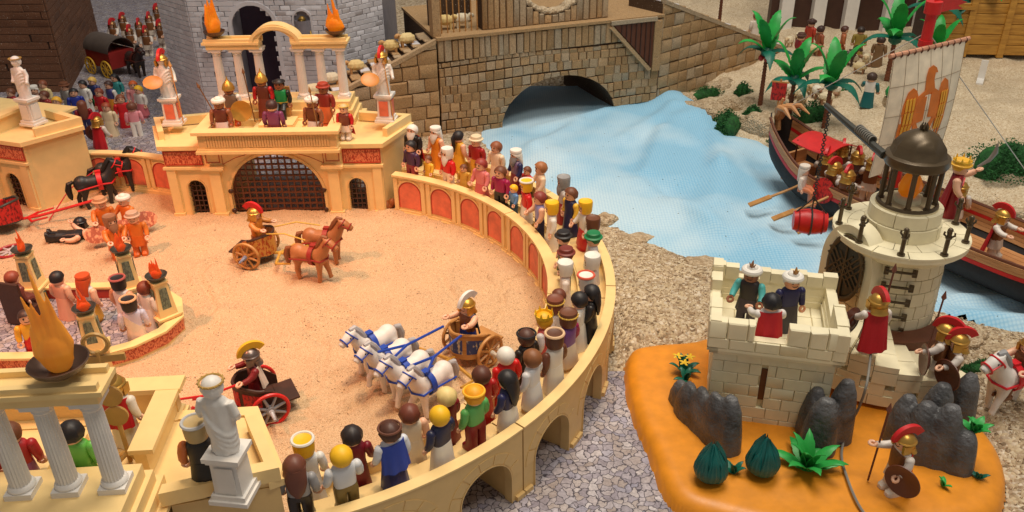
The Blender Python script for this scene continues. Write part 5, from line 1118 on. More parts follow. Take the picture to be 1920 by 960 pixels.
HARN = mesh('harness', merge((lambda v_: ([(x, y, z) for x, y, z in v_[0]], v_[1]))(mv(sheet(26, 1, lambda u, v, th: ((1.36+th)*math.cos(u*2*math.pi), -0.9+0.75*v, (1.46+th)*math.sin(u*2*math.pi)), 0.14), (0, -0.1, 4.32))), box(0.8, 0.9, 0.5, (0, -0.7, 5.9)), tube([(-1.4, -0.6, 4.2), (-1.25, -2.4, 4.0), (0, -3.1, 4.2), (1.25, -2.4, 4.0), (1.4, -0.6, 4.2)], 0.14, 6), tube([(-1.42, -0.5, 4.1), (-1.4, 3.0, 3.7)], 0.13, 6), tube([(1.42, -0.5, 4.1), (1.4, 3.0, 3.7)], 0.13, 6)))
def horse(loc, rz, label, coat, mane, tack, pose=0, sc=0.95, group=None, eyes=True):
    t = thing('toy_horse', label, 'toy horse', loc, rz, group, sc)
    b = obj('body', HB[pose], plastic(coat, 0.4, 0.05), t); obj('mane', MANE, plastic(mane, 0.45), t); obj('tail', TAIL, plastic(mane, 0.45), t)
    obj('bridle', BRID, plastic(tack, 0.4), t); obj('harness', HARN, plastic(tack, 0.4), t)
    obj('eyes', merge(ell(0.07, 0.12, 0.12, (-0.62, -3.85, 6.98), 6, 5), ell(0.07, 0.12, 0.12, (0.62, -3.85, 6.98), 6, 5)), 'black', b); return t
# ================================================================== chariots (front towards -Y, axle at origin)
def wheel_mesh(r, spokes=8): return (mesh('rim', ring(r, 0.22, 32, 7, axis='x')), mesh('spokes', merge(*[mv(tube([(0, 0, 0.2), (0, 0, r*0.9)], [0.2, 0.15], 6), rx=a) for a in np.linspace(0, 2*math.pi, spokes+1)[:-1]], mv(cyl(0.5, -0.3, 0.3, 14), ry=R(90)))), mesh('hub', mv(merge(cyl(0.32, 0.2, 0.7, 10), *[cyl(0.3-0.05*i, 0.65+0.35*i, 0.95+0.35*i, 8, 0.16) for i in range(4)]), ry=R(90))))
WM = wheel_mesh(2.0)
def chariot(loc, rz, label, body, rim, spoke, hub, pole, inside, deco=None, tilt=0.0, wheels=(-1, 1), sc=1.0, back='dkbrown', polelen=9.0, yoke=3.2):
    t = thing('toy_chariot', label, 'toy chariot', loc, 0, None, sc, (0, R(tilt), rz))
    def shell(u, v, th):
        a = math.pi*(u*1.0)+math.pi; side = abs(math.cos(a)); rr_ = 2.25+0.15*v+th
        y = 2.2*math.sin(a)
        return (rr_*math.cos(a), (1.0+th/2.2)*y*1.05+0.4*side, 1.5+v*(3.3-0.5*side**6))
    sh = obj('car_body', sheet(24, 5, shell, 0.2), body, t)
    obj('car_floor', prism([(2.3*math.cos(a), 2.3*math.sin(a)) for a in np.linspace(math.pi, 2*math.pi, 17)]+[(2.35, 2.4), (-2.35, 2.4)], 1.3, 1.6), inside, t)
    for s in (-1, 1): obj('side_rail', stripwall([(0.1, 1.5, 4.3), (1.3, 1.5, 3.9), (2.7, 1.5, 2.6)], lambda u, tt, z, s=s: (s*(2.2+0.2*tt), u, z)), body, t)
    obj('top_rail', tube([tuple(Vector(shell(u, 1, 0.1))) for u in np.linspace(0, 1, 20)], 0.2, 7), back, t)
    obj('tail_board', mv(bbox(-1.9, 1.9, -0.3, 1.9, -0.1, 0.12), (0, 2.3, 1.6), rx=R(4)), back, t)
    if deco:
        for k, (u0, u1) in enumerate(((0.06, 0.30), (0.36, 0.64), (0.70, 0.94))): obj('side_print', sheet(8, 3, lambda u, v, th: shell(u0+(u1-u0)*u, 0.18+0.62*v, 0.21+th*0.4), 0.06), deco, sh)
    obj('axle', mv(cyl(0.22, -2.9, 2.9, 10), (0, 0.6, 2.0), ry=R(90)), back, t)
    for s in wheels:
        w_ = obj('wheel', WM[0], rim, t, (s*3.0, 0.6, 2.0), (0.3, 0, 0)); obj('spokes', WM[1], spoke, w_); h = obj('hub', WM[2], hub, w_, rot=(0, 0, 0 if s > 0 else math.pi))
    if pole: obj('pole', merge(tube([(0, -2.0, 1.4), (0, -5, 1.6), (0, -polelen, 3.2)], 0.24, 7), tube([(-yoke, -4.2, 1.5), (0, -3.2, 1.5), (yoke, -4.2, 1.5)], 0.22, 7), *[tube([(s*yoke, -4.2, 1.5), (s*yoke*1.05, -6.6, 1.9)], 0.16, 6) for s in (-1, 1)]), pole, t)
    return t
def rein(label, col, pts, r=0.13): return tag(obj('rein', merge(*[tube(p, r, 6) for p in pts]), plastic(col, 0.4)), label, 'rein')
GOLD2 = plastic((176, 132, 62), 0.4, 0.1, 0.2); BLUE = (34, 70, 168)
M['goldprint'] = m_print('gold_relief_print', (206, 150, 70), (176, 74, 30), 260, 0.47)
M['blueprint'] = m_print('blue_band_print', (46, 64, 120), (206, 190, 156), 120, 0.42)
M['redprint'] = m_print('red_relief_print', (196, 40, 36), (120, 24, 24), 260, 0.45)
# gold chariot with two brown horses
pc_ = G(492, 487); pf = G(640, 505); gr_ = toward(pc_, pf)
chariot((pc_.x, pc_.y, 0.1), gr_, 'golden chariot of the red crested driver pulled by two brown horses', 'goldprint', 'wood', 'wood', plastic((130, 136, 160), .35), plastic((204, 160, 70), .4), 'iron', 'goldprint', polelen=8)
fw_ = Vector((math.sin(gr_), -math.cos(gr_), 0)); sd_ = Vector((math.cos(gr_), math.sin(gr_), 0))
h1, h2 = G(592, 532), G(640, 512)
horse((h1.x-0.5, h1.y+1.2, 0.1), gr_-0.12, 'brown horse of the golden chariot with red shaft beside it', (176, 112, 66), (140, 84, 48), (150, 44, 36), 2, 0.93)
horse((h2.x-2.8, h2.y+3.5, 0.1), gr_+0.10, 'brown horse of the golden chariot on its far side', (168, 106, 62), (134, 80, 46), (150, 44, 36), 0, 0.93)
fig((pc_.x, pc_.y, 1.6), gr_, 'golden armoured charioteer with red crest in the golden chariot', (200, 130, 60), (150, 90, 50), 'tunic', hair=('helmet', (206, 160, 80)), band=('fringe', RD), breast=(214, 128, 44), arms=(60, 60))
rein('yellow reins between the golden chariot and its horses', (214, 176, 80), [[tuple(pc_+fw_*2.2+sd_*q+Vector((0, 0, 5.2))), tuple(pc_+fw_*5.5+sd_*q*1.6+Vector((0, 0, 6.0))), tuple(pc_+fw_*9.0+sd_*q*2+Vector((0, 0, 5.6)))] for q in (-1.2, 1.2)], 0.1)
# blue chariot with four white horses
bc = G(880, 672); bh = G(760, 748); brz = toward(bc, bh)
chariot((bc.x, bc.y, 0.1), brz, 'wooden chariot with blue banded car pulled by four white horses', 'wood', 'wood', 'wood', plastic((196, 186, 170), .4), plastic((190, 142, 60), .4), 'wood', 'blueprint', polelen=8.5, yoke=5.0, back='wood')
fig((bc.x, bc.y, 1.6), brz, 'charioteer in blue scarf and gold helmet with white crest', (196, 170, 150), BLUE, 'tunic', arm=SK, hair=('helmet', (210, 160, 70)), band=('fringe', (230, 226, 222)), cape=('s', 28, 30, 44), breast=(120, 74, 44), sash=BLUE, arms=(72, 72))
fwb = Vector((math.sin(brz), -math.cos(brz), 0)); sdb = Vector((math.cos(brz), math.sin(brz), 0))
for i, ((px, py), lb) in enumerate((((770, 782), 'white horse with blue harness on the spectators side of its team'), ((728, 760), 'white horse with blue harness, second from the spectators'), ((694, 735), 'white horse with blue harness, third from the spectators'), ((668, 706), 'white horse with blue harness on the arena side of its team'))):
    hp_ = G(px, py); hp_ = hp_+(-fwb)*2.9+Vector((0.4, -0.8, 0))
    horse((hp_.x, hp_.y, 0.1), brz+random.uniform(-.06, .06), lb, (228, 222, 216), (176, 174, 176), BLUE, (1, 2, 1, 0)[i], 0.93, 'white horses of the blue chariot')
for s, ends in ((-1, ((708, 660, 6.2), (728, 680, 6.2))), (1, ((760, 690, 6.2), (800, 700, 6.2)))):
    st_ = bc+fwb*2.6+sdb*s*1.5+Vector((0, 0, 5.4)); E1, E2 = G(*ends[0]), G(*ends[1]); md = (st_+(E1+E2)*0.5)*0.5+Vector((0, 0, 0.3))
    md = st_.lerp((E1+E2)*0.5, 0.62)
    rein('blue reins of the four horse team, '+('arena side' if s > 0 else 'spectators side'), BLUE, [[tuple(st_), tuple(md)], [tuple(md), tuple(E1)], [tuple(md), tuple(E2)]], 0.16)
# red and black chariot
rc = G(490, 772); rf = G(400, 800); rrz = R(-62)
chariot((rc.x, rc.y, 0.1), rrz, 'black and red chariot with red wheels and a white caped driver', 'dkbrown', 'red', plastic((150, 150, 156), .35), plastic((176, 176, 180), .3), plastic((190, 30, 30), .4), 'dkbrown', 'redprint', back='dkbrown', polelen=7)
fig((rc.x, rc.y, 1.6), rrz, 'charioteer with grey helmet, yellow crest and white cape', (110, 30, 34), (110, 30, 34), 'tunic', skin=SK, arm=(124, 30, 36), hair=('helmet', (120, 108, 104)), band=('fringe', (226, 178, 40)), cape=('s', 220, 204, 190), arms=(58, 50))
fr_ = Vector((math.sin(rrz), -math.cos(rrz), 0)); sr_ = Vector((math.cos(rrz), math.sin(rrz), 0))
hr_ = rc+fr_*11.5
horse((hr_.x-0.4, hr_.y-1.2, 0.1), rrz, 'black horse half hidden behind the near gatehouse', (40, 36, 36), (24, 22, 22), (190, 30, 30), 0, 0.93)
rein('red reins from the driver of the black and red chariot', (206, 30, 36), [[tuple(rc+fr_*2.2+sr_*1.2+Vector((0, 0, 5.4))), tuple(rc+fr_*5.0+sr_*1.0+Vector((0, 0, 5.0))), tuple(hr_+Vector((0, 0, 5.6)))]], 0.13)
# wrecked red chariot on the left with its black horses
wc = G(20, 438)
chariot((wc.x-1.0, wc.y+1.5, 0.1), R(105), 'wrecked red chariot that has lost a wheel, cut off by the frame', 'redprint', 'red', 'red', 'iron', 'red', 'iron', 'redprint', tilt=6, wheels=(1,), back='iron', polelen=14, yoke=2.2)
lw = G(22, 474); lwt = thing('chariot_wheel', 'red chariot wheel lying flat on the sand', 'chariot wheel', (lw.x, lw.y, 0.35), 0, None, 1.0, (0, R(88), 0.3))
obj('rim', WM[0], plastic((170, 44, 50), .4), lwt); obj('spokes', WM[1], plastic((190, 180, 182), .35), lwt); obj('hub', WM[2], 'iron', lwt)
bh1, bh2 = G(195, 392), G(205, 378)
horse((bh1.x-1.0, bh1.y+1.5, 0.1), R(118), 'black horse with red harness, in front of the red panels', (36, 34, 34), (18, 18, 18), (206, 28, 34), 2, 1.0)
horse((bh2.x+0.5, bh2.y+4.0, 0.1), R(112), 'black horse with red harness standing closer to the red panels', (40, 38, 38), (18, 18, 18), (206, 28, 34), 0, 1.0)
rein('thin red rein hanging from the black horse to the sand', (196, 30, 36), [[tuple(G(175, 322, 4.6)), tuple(G(130, 355, 2.6)), tuple(G(92, 413, 0.3))]], 0.1)
fp_ = G(110, 455); fig((fp_.x-1.5, fp_.y, 1.0), 0, 'fallen charioteer in black armour lying on the sand', BK, BK, 'tunic', arm=SK, hair=('short', (150, 70, 44)), breast=BK, rot=(R(-90), 0, R(-80)), arms=(30, -20))
ph = G(152, 436); hl = thing('fallen_helmet', 'black helmet with purple blue crest lying on the sand', 'helmet', (ph.x, ph.y+0.5, -4.6), 0, None, 1.0)
obj('shell', HM['helmet'], plastic((30, 30, 34), .35), hl, (0, 0, 0)); obj('crest', FM['fringe'], plastic((74, 56, 140), .4), hl, (0.9, -0.2, -0.6), (0, R(30), R(60)))
# ================================================================== ship
sS, sB = Vector((45.8, 136.0, 0)), Vector((75.5, 86.5, 0)); sax = (sB-sS).normalized(); SL = (sB-sS).length; srz = math.atan2(sax.y, sax.x)
ship = thing('roman_ship', 'dark hulled toy ship with red trim, oars and a pale eagle sail', 'toy ship', (sS.x, sS.y, 1.0), srz)
hb = lambda x: 6.3*max(0.0, (1-abs((x/SL-0.5)/0.5)**3.0))**0.6+0.35
keel = lambda x: 0.0+3.2*max(0, 1-x/9.0)**2*1.4+1.5*max(0, (x-SL+9)/9)**2
sheer = lambda x: 6.6+5.2*max(0, 1-x/13.0)**2+2.6*max(0, (x-SL+12)/12)**2
def hull(u, v, th, f0=0.0, f1=1.0):
    x = SL*u-2.2*max(0, 1-u*8)**2*(1-0.5*v); s_ = -1 if v < 0.5 else 1; g_ = abs(v-0.5)*2; g_ = f0+(f1-f0)*g_ if (f0, f1) != (0, 1) else g_
    b = (hb(SL*u)+th)*math.sin(min(1, g_*1.35)*math.pi/2)**0.8; z = keel(SL*u)+(sheer(SL*u)-keel(SL*u))*max(0, (g_-0.12)/0.88)**1.15
    return (x, s_*b, z-th*0.3)
obj('hull', sheet(56, 18, lambda u, v, th: hull(u, v, th), 0.35), 'hull', ship)
def strake(s_, g0, g1, mat, nm, off, u0=0.02, u1=0.97):
    obj(nm, sheet(50, 1, lambda u, v, th: hull(u0+(u1-u0)*u, 0.5+s_*0.5*(g0+(g1-g0)*v), off+th), 0.1), mat, ship)
for s_ in (-1, 1):
    strake(s_, 0.79, 0.855, 'red', 'red_strake', 0.36)
    for k in range(3): strake(s_, 0.863+0.046*k, 0.905+0.046*k, 'deck', 'side_plank', 0.36)
    for k in range(6): strake(s_, 0.58+0.068*k, 0.643+0.068*k, 'deck' if k != 3 else 'red', 'inner_plank', -0.14)
    obj('gunwale', tube([hull(u, 0.5+s_*0.5, 0.15) for u in np.linspace(0.01, 0.985, 40)], 0.26, 6), 'brown', ship)
for k in range(9):
    w0 = -4.6+k*1.03; obj('deck_plank', stripwall([(x, 2.6, 2.85) for x in np.linspace(5+abs(w0)*1.1, SL-6-abs(w0)*1.5, 12)], lambda u, tt, z, w0=w0: (u, w0+0.95*tt, z)), 'deck', ship)
obj('stern_ornament', merge(*[tube([(-1.0, s_*0.4, 11.0), (-0.2, s_*0.9, 13.2), (1.6, s_*1.8, 13.6), (3.4, s_*2.2, 12.6)], [0.5, 0.6, 0.45, 0.1], 8) for s_ in (-1, 0, 1)], tube([(-0.9, 0, 9), (-1.4, 0, 12.5), (-0.6, 0, 14.6)], [0.6, 0.5, 0.2], 8)), 'deck', ship)
obj('stern_banner', mv(bbox(-1.2, 1.2, -0.08, 0.08, -3.0, 0), (-1.6, -0.2, 17.0), R(-20)-srz), 'redprint', ship); obj('banner_post', merge(tube([(-1.6, 0, 11), (-1.6, 0, 17.6)], 0.16, 6), mv(bbox(-1.4, 1.4, -0.12, 0.12, -0.12, 0.12), (-1.6, -0.1, 17.1), R(-20)-srz)), 'wood', ship)
for s_ in (-1, 1):
    for x in (6.0, 12.0): obj('canopy_pole', cyl(0.15, 2.2, 10.0, 6), 'brown', ship, (x, s_*2.8, 0))
obj('canopy', sheet(10, 8, lambda u, v, th: (5.4+7.4*u, -3.5+7.0*v, 9.6+0.9*math.sin(math.pi*v)-0.25*math.sin(math.pi*u)+th), 0.15), 'red', ship)
obj('stern_bench', merge(bbox(3.5, 6.2, -2.6, 2.6, 2.2, 4.4), bbox(3.2, 3.7, -2.8, 2.8, 4.4, 6.6)), 'deck', ship)
for k, x in enumerate((12, 17.5, 22.5, 28.5)):
    z0 = sheer(x)-1.2; obj('oar', merge(tube([(x, -hb(x)+1.5, z0+0.6), (x-1.4, -hb(x)-2.2, z0-1.0), (x-3.0, -hb(x)-5.4, z0-2.4)], [0.2, 0.2, 0.24], 7), mv(box(3.6, 1.15, 0.25), (x-3.6, -hb(x)-6.6, z0-2.9), R(63), ry=R(-22))), 'wood', ship)
mx = 22.5
mast = obj('mast', merge(lathe([(0.85, 2.2), (0.72, 34)], 12), cyl(0.95, 28.5, 29.4, 12), cyl(1.1, 33, 34.6, 12)), 'red', ship, (mx, 0, 0))
obj('shield_rack', mv(lathe([(0.05, 0), (1.9, 0.1), (2.0, 0.3), (0.05, 0.5)], 24), (15.5, -hb(15.5)-0.3, 5.6), rx=R(78)), 'redprint', ship)
# sail: placed across the ship, seen almost square on
c0, c1 = G(1687, 128, 31.0), G(1842, 84, 31.5)
mW = Vector((sS.x+sax.x*mx, sS.y+sax.y*mx, 0))
yd = (c1-c0); yd.z = 0; sw = 15.2; yd.normalize(); sail_rz = math.atan2(yd.y, yd.x)
sail = obj('sail', sheet(16, 14, lambda u, v, th: ((u-0.5)*sw, -1.4*math.sin(math.pi*v)*math.sin(math.pi*(0.1+0.8*u))-0.9-th, 28.4-17.5*v), 0.12), plastic((242, 228, 202), .7), ship, (mx, 0, 0), (0, 0, sail_rz-srz))
sy = lambda u, v, d=0.2: -1.4*math.sin(math.pi*v)*math.sin(math.pi*(0.1+0.8*u))-0.9-d
def on_sail(pts, d, th=0.04):
    P = [((p[0]-0.5)*sw, 28.4-17.5*p[1], sy(p[0], p[1], d)) for p in pts]; n = len(P)
    V = [(x, y, z) for x, z, y in P]+[(x, y-th, z) for x, z, y in P]; F = [tuple(range(n)), tuple(range(2*n-1, n-1, -1))]+[(i, (i+1) % n, n+(i+1) % n, n+i) for i in range(n)]
    return V, F
obj('sail_seams', merge(*[tube([((u-0.5)*sw, sy(u, v, 0.14), 28.4-17.5*v) for v in np.linspace(0, 1, 14)], 0.035, 4) for u in np.linspace(0, 1, 7)], *[tube([((u-0.5)*sw, sy(u, v, 0.14), 28.4-17.5*v) for u in np.linspace(0, 1, 14)], 0.035, 4) for v in (0.24, 0.48, 0.72)]), plastic((150, 130, 104), .7), sail)
obj('yard', merge(tube([(-sw/2-0.8, -0.9, 28.6), (sw/2+0.8, -0.9, 28.6)], 0.32, 8)), plastic((206, 150, 120), .5), sail)
obj('yard_rope', merge(*[mv(ring(0.36, 0.1, 10, 5, axis='x'), (x, -0.9, 28.5)) for x in np.linspace(-sw/2, sw/2, 12)]), 'brown', sail)
EO, EY = plastic((226, 124, 40), .6), plastic((240, 176, 50), .6)
wingL = [(0.33, 0.30), (0.28, 0.27), (0.22, 0.30), (0.18, 0.40), (0.17, 0.62), (0.20, 0.80), (0.235, 0.66), (0.255, 0.78), (0.28, 0.64), (0.31, 0.70), (0.34, 0.58), (0.47, 0.56), (0.47, 0.36), (0.36, 0.37)]
body_ = [(0.44, 0.20), (0.47, 0.14), (0.53, 0.125), (0.58, 0.15), (0.60, 0.19), (0.565, 0.185), (0.55, 0.24), (0.57, 0.31), (0.66, 0.35), (0.68, 0.52), (0.62, 0.66), (0.50, 0.72), (0.38, 0.66), (0.32, 0.52), (0.34, 0.35), (0.43, 0.31)]
wingR = [(1-x+0.0, y-0.02) for x, y in wingL]
em = obj('eagle_emblem', merge(on_sail(body_, 0.22), on_sail(wingL, 0.20), on_sail(wingR, 0.20)), EO, sail)
obj('emblem_feathers', merge(*[on_sail([(a, b), (a+0.028, b-0.01), (a+0.03, b+0.09), (a+0.004, b+0.10)], 0.27) for a in (0.205, 0.245, 0.285, 0.68, 0.72, 0.76) for b in (0.36, 0.47, 0.58)], on_sail([(0.34, 0.74), (0.42, 0.66), (0.50, 0.72), (0.62, 0.64), (0.66, 0.70), (0.56, 0.78), (0.60, 0.90), (0.50, 0.84), (0.40, 0.92), (0.42, 0.80)], 0.26)), EY, em)
obj('pennant', mv(prism([(0, -1.0), (0, 1.0), (4.0, 0.9), (7.2, 1.1), (5.6, 0.35), (7.4, -0.2), (5.4, -0.4), (6.6, -1.0), (3.5, -0.8)], -0.08, 0.08), (mx, 0, 33.8), sail_rz-srz, rx=R(90)), 'red', ship)
mtop = mW+Vector((0, 0, 31.5))
rope('stay_line', 'thin pale stay line from the red mast to the beach', [tuple(mtop), tuple(gpt(1935, 352)+Vector((0, 0, 1)))], 0.07, plastic((200, 196, 186), .8))
rope('stay_line', 'thin pale stay line from the red mast towards the palms', [tuple(mtop), tuple(sS+Vector((0.5, 0.3, 14)))], 0.07, plastic((200, 196, 186), .8))
# ================================================================== plants
def leaf_vf(L, W_, droop, rise, teeth=9, seg=12):
    def fn(u, v, th):
        t = v; w_ = W_*math.sin(math.pi*min(1, 0.08+0.92*t)**0.75)*(1-0.18*abs(math.sin(teeth*math.pi*t))*(1 if t > 0.1 else 0))
        s = (u-0.5)*2
        return (s*w_, -L*t*(1-0.12*t), rise*L*math.sin(t*1.7)*0.6-droop*L*t*t-0.28*abs(s)*w_+th)
    return sheet(4, seg*2, fn, 0.07)
LEAF = dict(up=mesh('leaf', leaf_vf(6.2, 1.25, 0.05, 1.35)), down=mesh('leaf', leaf_vf(6.4, 1.2, 0.62, 0.55)), mid=mesh('leaf', leaf_vf(6.4, 1.25, 0.30, 0.95)))
def palm(px, py, h, label, seed=0, nuts=False, sc=1.0, at=None):
    p = at or gpt(px, py); rnd = random.Random(seed); t = thing('palm_tree', label, 'palm tree', (p.x, p.y, p.z-0.3), rnd.random()*6, 'palm trees on the bank', sc)
    n = int(h/0.55); obj('trunk', lathe([x for k in range(n) for x in ((0.48-0.008*k, k*0.55), (0.38-0.008*k, k*0.55+0.42))]+[(0.3, n*0.55)], 12), 'trunk', t)
    obj('crown_base', mv(lathe([(0.5, -0.6), (1.0, -0.2), (1.05, 0.5), (0.6, 1.1), (0.1, 1.2)], 14), (0, 0, h)), 'leafdark', t)
    for k in range(4): obj('leaf', LEAF['up'], 'leaf', t, (0, 0, h+0.8), (R(-14), 0, k*math.pi/2+rnd.uniform(-.25, .25)))
    for k in range(5): obj('leaf', LEAF['mid' if k % 2 else 'down'], 'leafdark' if k % 2 == 0 else 'leaf', t, (0, 0, h+0.3), (0, 0, k*2*math.pi/5+0.5+rnd.uniform(-.2, .2)))
    if nuts:
        for k in range(5): obj('coconut', ell(0.5, 0.5, 0.55), plastic((176, 40, 40), .4), t, (0.95*math.cos(k*1.257), 0.95*math.sin(k*1.257), h-0.7))
    return t
palm(1425, 196, 9.5, 'palm tree with red nuts and tall thin trunk by the ramp', 1, True, 1.15)
palm(1480, 214, 6.2, 'low palm tree behind the ship stern', 2, False, 1.15)
palm(1545, 238, 7.0, 'palm tree beside the red ship canopy', 3, False, 1.2)
palm(1662, 152, 7.0, 'palm tree in front of the far crowd by the shepherd', 4, False, 1.3)
palm(1732, 118, 9.0, 'palm tree behind the red mast', 5, False, 1.4)
palm(1808, 100, 8.5, 'palm tree with red nuts in front of the wooden house', 6, True, 1.35)
palm(1330, 95, 13.0, 'palm tree with red nuts behind the bridge end', 7, True, 1.25, at=Vector((52, 212, 3)))
palm(1745, 132, 3.5, 'short palm tree behind the eagle sail', 8, False, 1.15)
def tuft(n, r, hgt, seed, size=0.34):
    """moss clump: many small crossed leaf faces through an uneven mound"""
    rnd = random.Random(seed); V, F = [], []
    for i in range(n):
        a, q = rnd.random()*6.283, math.sqrt(rnd.random()); k = 0.75+0.35*math.sin(3*a+seed)+0.2*math.sin(5*a+2*seed)
        x, y = r[0]*q*k*math.cos(a), r[1]*q*k*math.sin(a); z = hgt*(1-q*q)*rnd.uniform(0.25, 1.05)
        d = Vector((rnd.gauss(0, 1), rnd.gauss(0, 1), rnd.gauss(0.4, 1))).normalized(); e = d.orthogonal().normalized()*size*rnd.uniform(.4, 1); f_ = d*size*rnd.uniform(.7, 1.5); c = Vector((x, y, z)); b = len(V)
        V += [tuple(c-e*0.5), tuple(c+e*0.5), tuple(c+f_+e*0.15), tuple(c+f_-e*0.15)]; F.append((b, b+1, b+2, b+3))
    return V, F
def bush(px, py, r, h, label, n=1600, seed=1, rz=0):
    p = gpt(px, py); t = thing('moss_bush', label, 'bush', (p.x, p.y, p.z-0.1), rz, 'green moss bushes')
    obj('foliage', mesh('foliage', tuft(n, r, h, seed), 0), 'bush', t)
    obj('cushion', remesh(merge(*[ell(r[0]*random.uniform(.3, .5), r[1]*random.uniform(.3, .5), h*0.6, (r[0]*random.uniform(-.4, .4), r[1]*random.uniform(-.4, .4), h*0.2), 8, 6) for _ in range(5)]), 0.3, 1), 'bush', t)
bush(1362, 242, (3.4, 5.6), 4.2, 'large dark green moss bush hanging over the cloth river', 2600, 1, R(-20))
bush(1318, 182, (6.0, 2.2), 2.4, 'long low strip of green moss on the pale rocks', 1500, 2, R(25))
bush(1392, 176, (2.6, 2.0), 3.0, 'small upright moss bush by the tall palm trunk', 900, 3)
bush(1412, 214, (2.4, 1.6), 2.0, 'thin moss bush between the pale rocks and the ship stern', 700, 4)
bush(1520, 226, (4.2, 3.2), 4.2, 'round moss bush between the two low palms', 1600, 5)
bush(1478, 268, (3.4, 2.8), 5.0, 'moss bush right behind the ship stern', 1400, 6)
bush(1885, 322, (8.0, 5.5), 6.0, 'broad moss bush on the pale beach by the stay line', 3600, 7)
bush(1236, 452, (1.0, 1.0), 1.9, 'tiny moss bush at the gravel edge of the river', 500, 8)
bush(1570, 170, (2.4, 1.0), 0.8, 'flat moss patch beside the sheep', 500, 9)
bush(1840, 690, (3.0, 1.2), 1.0, 'low moss tuft on the gravel by the white horse', 600, 10)
M['agave'] = plastic((44, 160, 70), .4, .12); M['teal'] = plastic((8, 92, 88), .42, .15)
def rosette(p, n, L, W_, label, mat='agave', up=0.75, name='leafy_plant', stem=0.0):
    t = thing(name, label, 'plant', p, random.random()*6)
    if stem: obj('stem', cyl(0.16, 0, stem+0.2, 7), mat, t)
    me = mesh('leaf', leaf_vf(L, W_, 0.12, up, 5, 8))
    for k in range(n): obj('leaf', me, mat, t, (0, 0, stem+0.1), (R(-38 if k % 3 == 0 else (-12 if k % 3 == 1 else 10)), 0, k*2.4))
    return t
rosette(ipt(1512, 880), 13, 4.3, 0.75, 'big bright green agave in front of the turret')
rosette(ipt(1345, 815), 7, 1.8, 0.45, 'small bright green plant on top of the left rock', stem=2.6)
rosette(ipt(1375, 888), 6, 1.5, 0.35, 'small dark green sprout between the two teal bushes', 'leafdark', 1.0)
rosette(Vector((*ipt(1808, 868)[:2], 5.2)), 8, 2.0, 0.5, 'bright green plant on top of the right rock', stem=0.6)
rosette(ipt(1768, 912), 4, 1.2, 0.3, 'tiny green sprout on the orange plate beside the soldier')
rosette(ipt(1834, 898), 4, 1.2, 0.3, 'tiny dark sprout at the right edge of the orange plate', 'leafdark')
fp2 = rosette(ipt(1280, 698), 7, 2.3, 0.5, 'yellow flowered plant at the back edge of the orange plate', 'leafdark', 0.9)
for k in range(3): obj('flower', merge(*[mv(ell(0.35, 0.16, 0.08, (0.35, 0, 0), 6, 4), rz=a) for a in np.linspace(0, 6.28, 6)[:-1]]), plastic((240, 200, 40), .5), fp2, (0.8*math.cos(k*2.1), 0.8*math.sin(k*2.1), 2.0))
rosette(ipt(1285, 722), 6, 1.7, 0.4, 'dark sprout above the left rock', 'leafdark', 0.9, stem=0.6)
def TB(v): return float(np.interp(v, [0, 0.17, 0.36, 0.65, 0.89, 1.0], [0.6, 1.32, 1.48, 1.12, 0.46, 0.12]))
def teal_bush(px, py, label):
    p = ipt(px, py); t = thing('teal_bush', label, 'bush', p, random.random()*3)
    obj('core', lathe([(0.5, 0), (1.25, 0.8), (1.4, 1.7), (1.05, 3.0), (0.4, 4.1), (0.05, 4.6)], 18), 'teal', t)
    for k in range(7):
        a = k*0.9; obj('leaf', sheet(16, 12, lambda u, v, th: ((TB(v)+th+0.10*math.cos((u-0.5)*math.pi)+0.05*math.sin(u*25)*math.sin(math.pi*v)+0.07*(k % 2))*math.cos((u-0.5)*1.3*(1-0.6*v)), (TB(v)+th+0.10*math.cos((u-0.5)*math.pi)+0.05*math.sin(u*25)*math.sin(math.pi*v)+0.07*(k % 2))*math.sin((u-0.5)*1.3*(1-0.6*v)), 0.2+(4.75-0.35*(k % 3))*v*(1-0.22*abs(u-0.5))), 0.1), 'teal', t, rot=(0, 0, a))
teal_bush(1330, 900, 'folded teal bush below the left rock'); teal_bush(1427, 888, 'folded teal bush in front of the turret wall')
# ================================================================== pale boulders
def boulder(px, py, r, label, seed, at=None):
    p = at or gpt(px, py); rnd = random.Random(seed)
    me = remesh(merge(*[mv(ell(r[0]*rnd.uniform(.45, .75), r[1]*rnd.uniform(.45, .75), r[2]*rnd.uniform(.5, .9), (0, 0, 0), 9, 7), (r[0]*rnd.uniform(-.5, .5), r[1]*rnd.uniform(-.5, .5), r[2]*rnd.uniform(0, .3)), rnd.random()*3) for _ in range(8)]), 0.32, 1, 'boulder')
    C = np.zeros(len(me.vertices)*3); me.vertices.foreach_get('co', C); C = C.reshape(-1, 3)
    C += C/(np.linalg.norm(C, axis=1, keepdims=True)+1e-9)*(vnoise(C[:, 0]/S, C[:, 1]/S+C[:, 2]/S*1.7, 0.9, seed)*0.0045+vnoise(C[:, 0]/S+C[:, 2]/S, C[:, 1]/S, 2.2, seed+50)*0.006)[:, None]
    me.vertices.foreach_set('co', C.ravel()); me.update()
    return tag(obj('pale_boulder', me, 'rock', None, (p.x, p.y, p.z-0.2)), label, 'boulder', 'pale boulders along the river')
boulder(1310, 214, (7.0, 3.4, 3.4), 'long pale boulder under the moss strip by the cloth river', 1)
boulder(1430, 244, (4.6, 3.2, 3.4), 'pale boulder between the hanging bush and the ship', 2)
boulder(1345, 165, (4.0, 2.0, 2.2), 'pale boulder at the foot of the ramp wall', 3)
boulder(1600, 318, (6.0, 3.2, 4.0), 'pale boulder behind the red crested rowers', 4)
boulder(1668, 308, (5.0, 3.0, 3.6), 'pale boulder behind the lantern', 5)
boulder(1545, 292, (4.6, 2.6, 3.6), 'pale boulder behind the red canopy', 6)
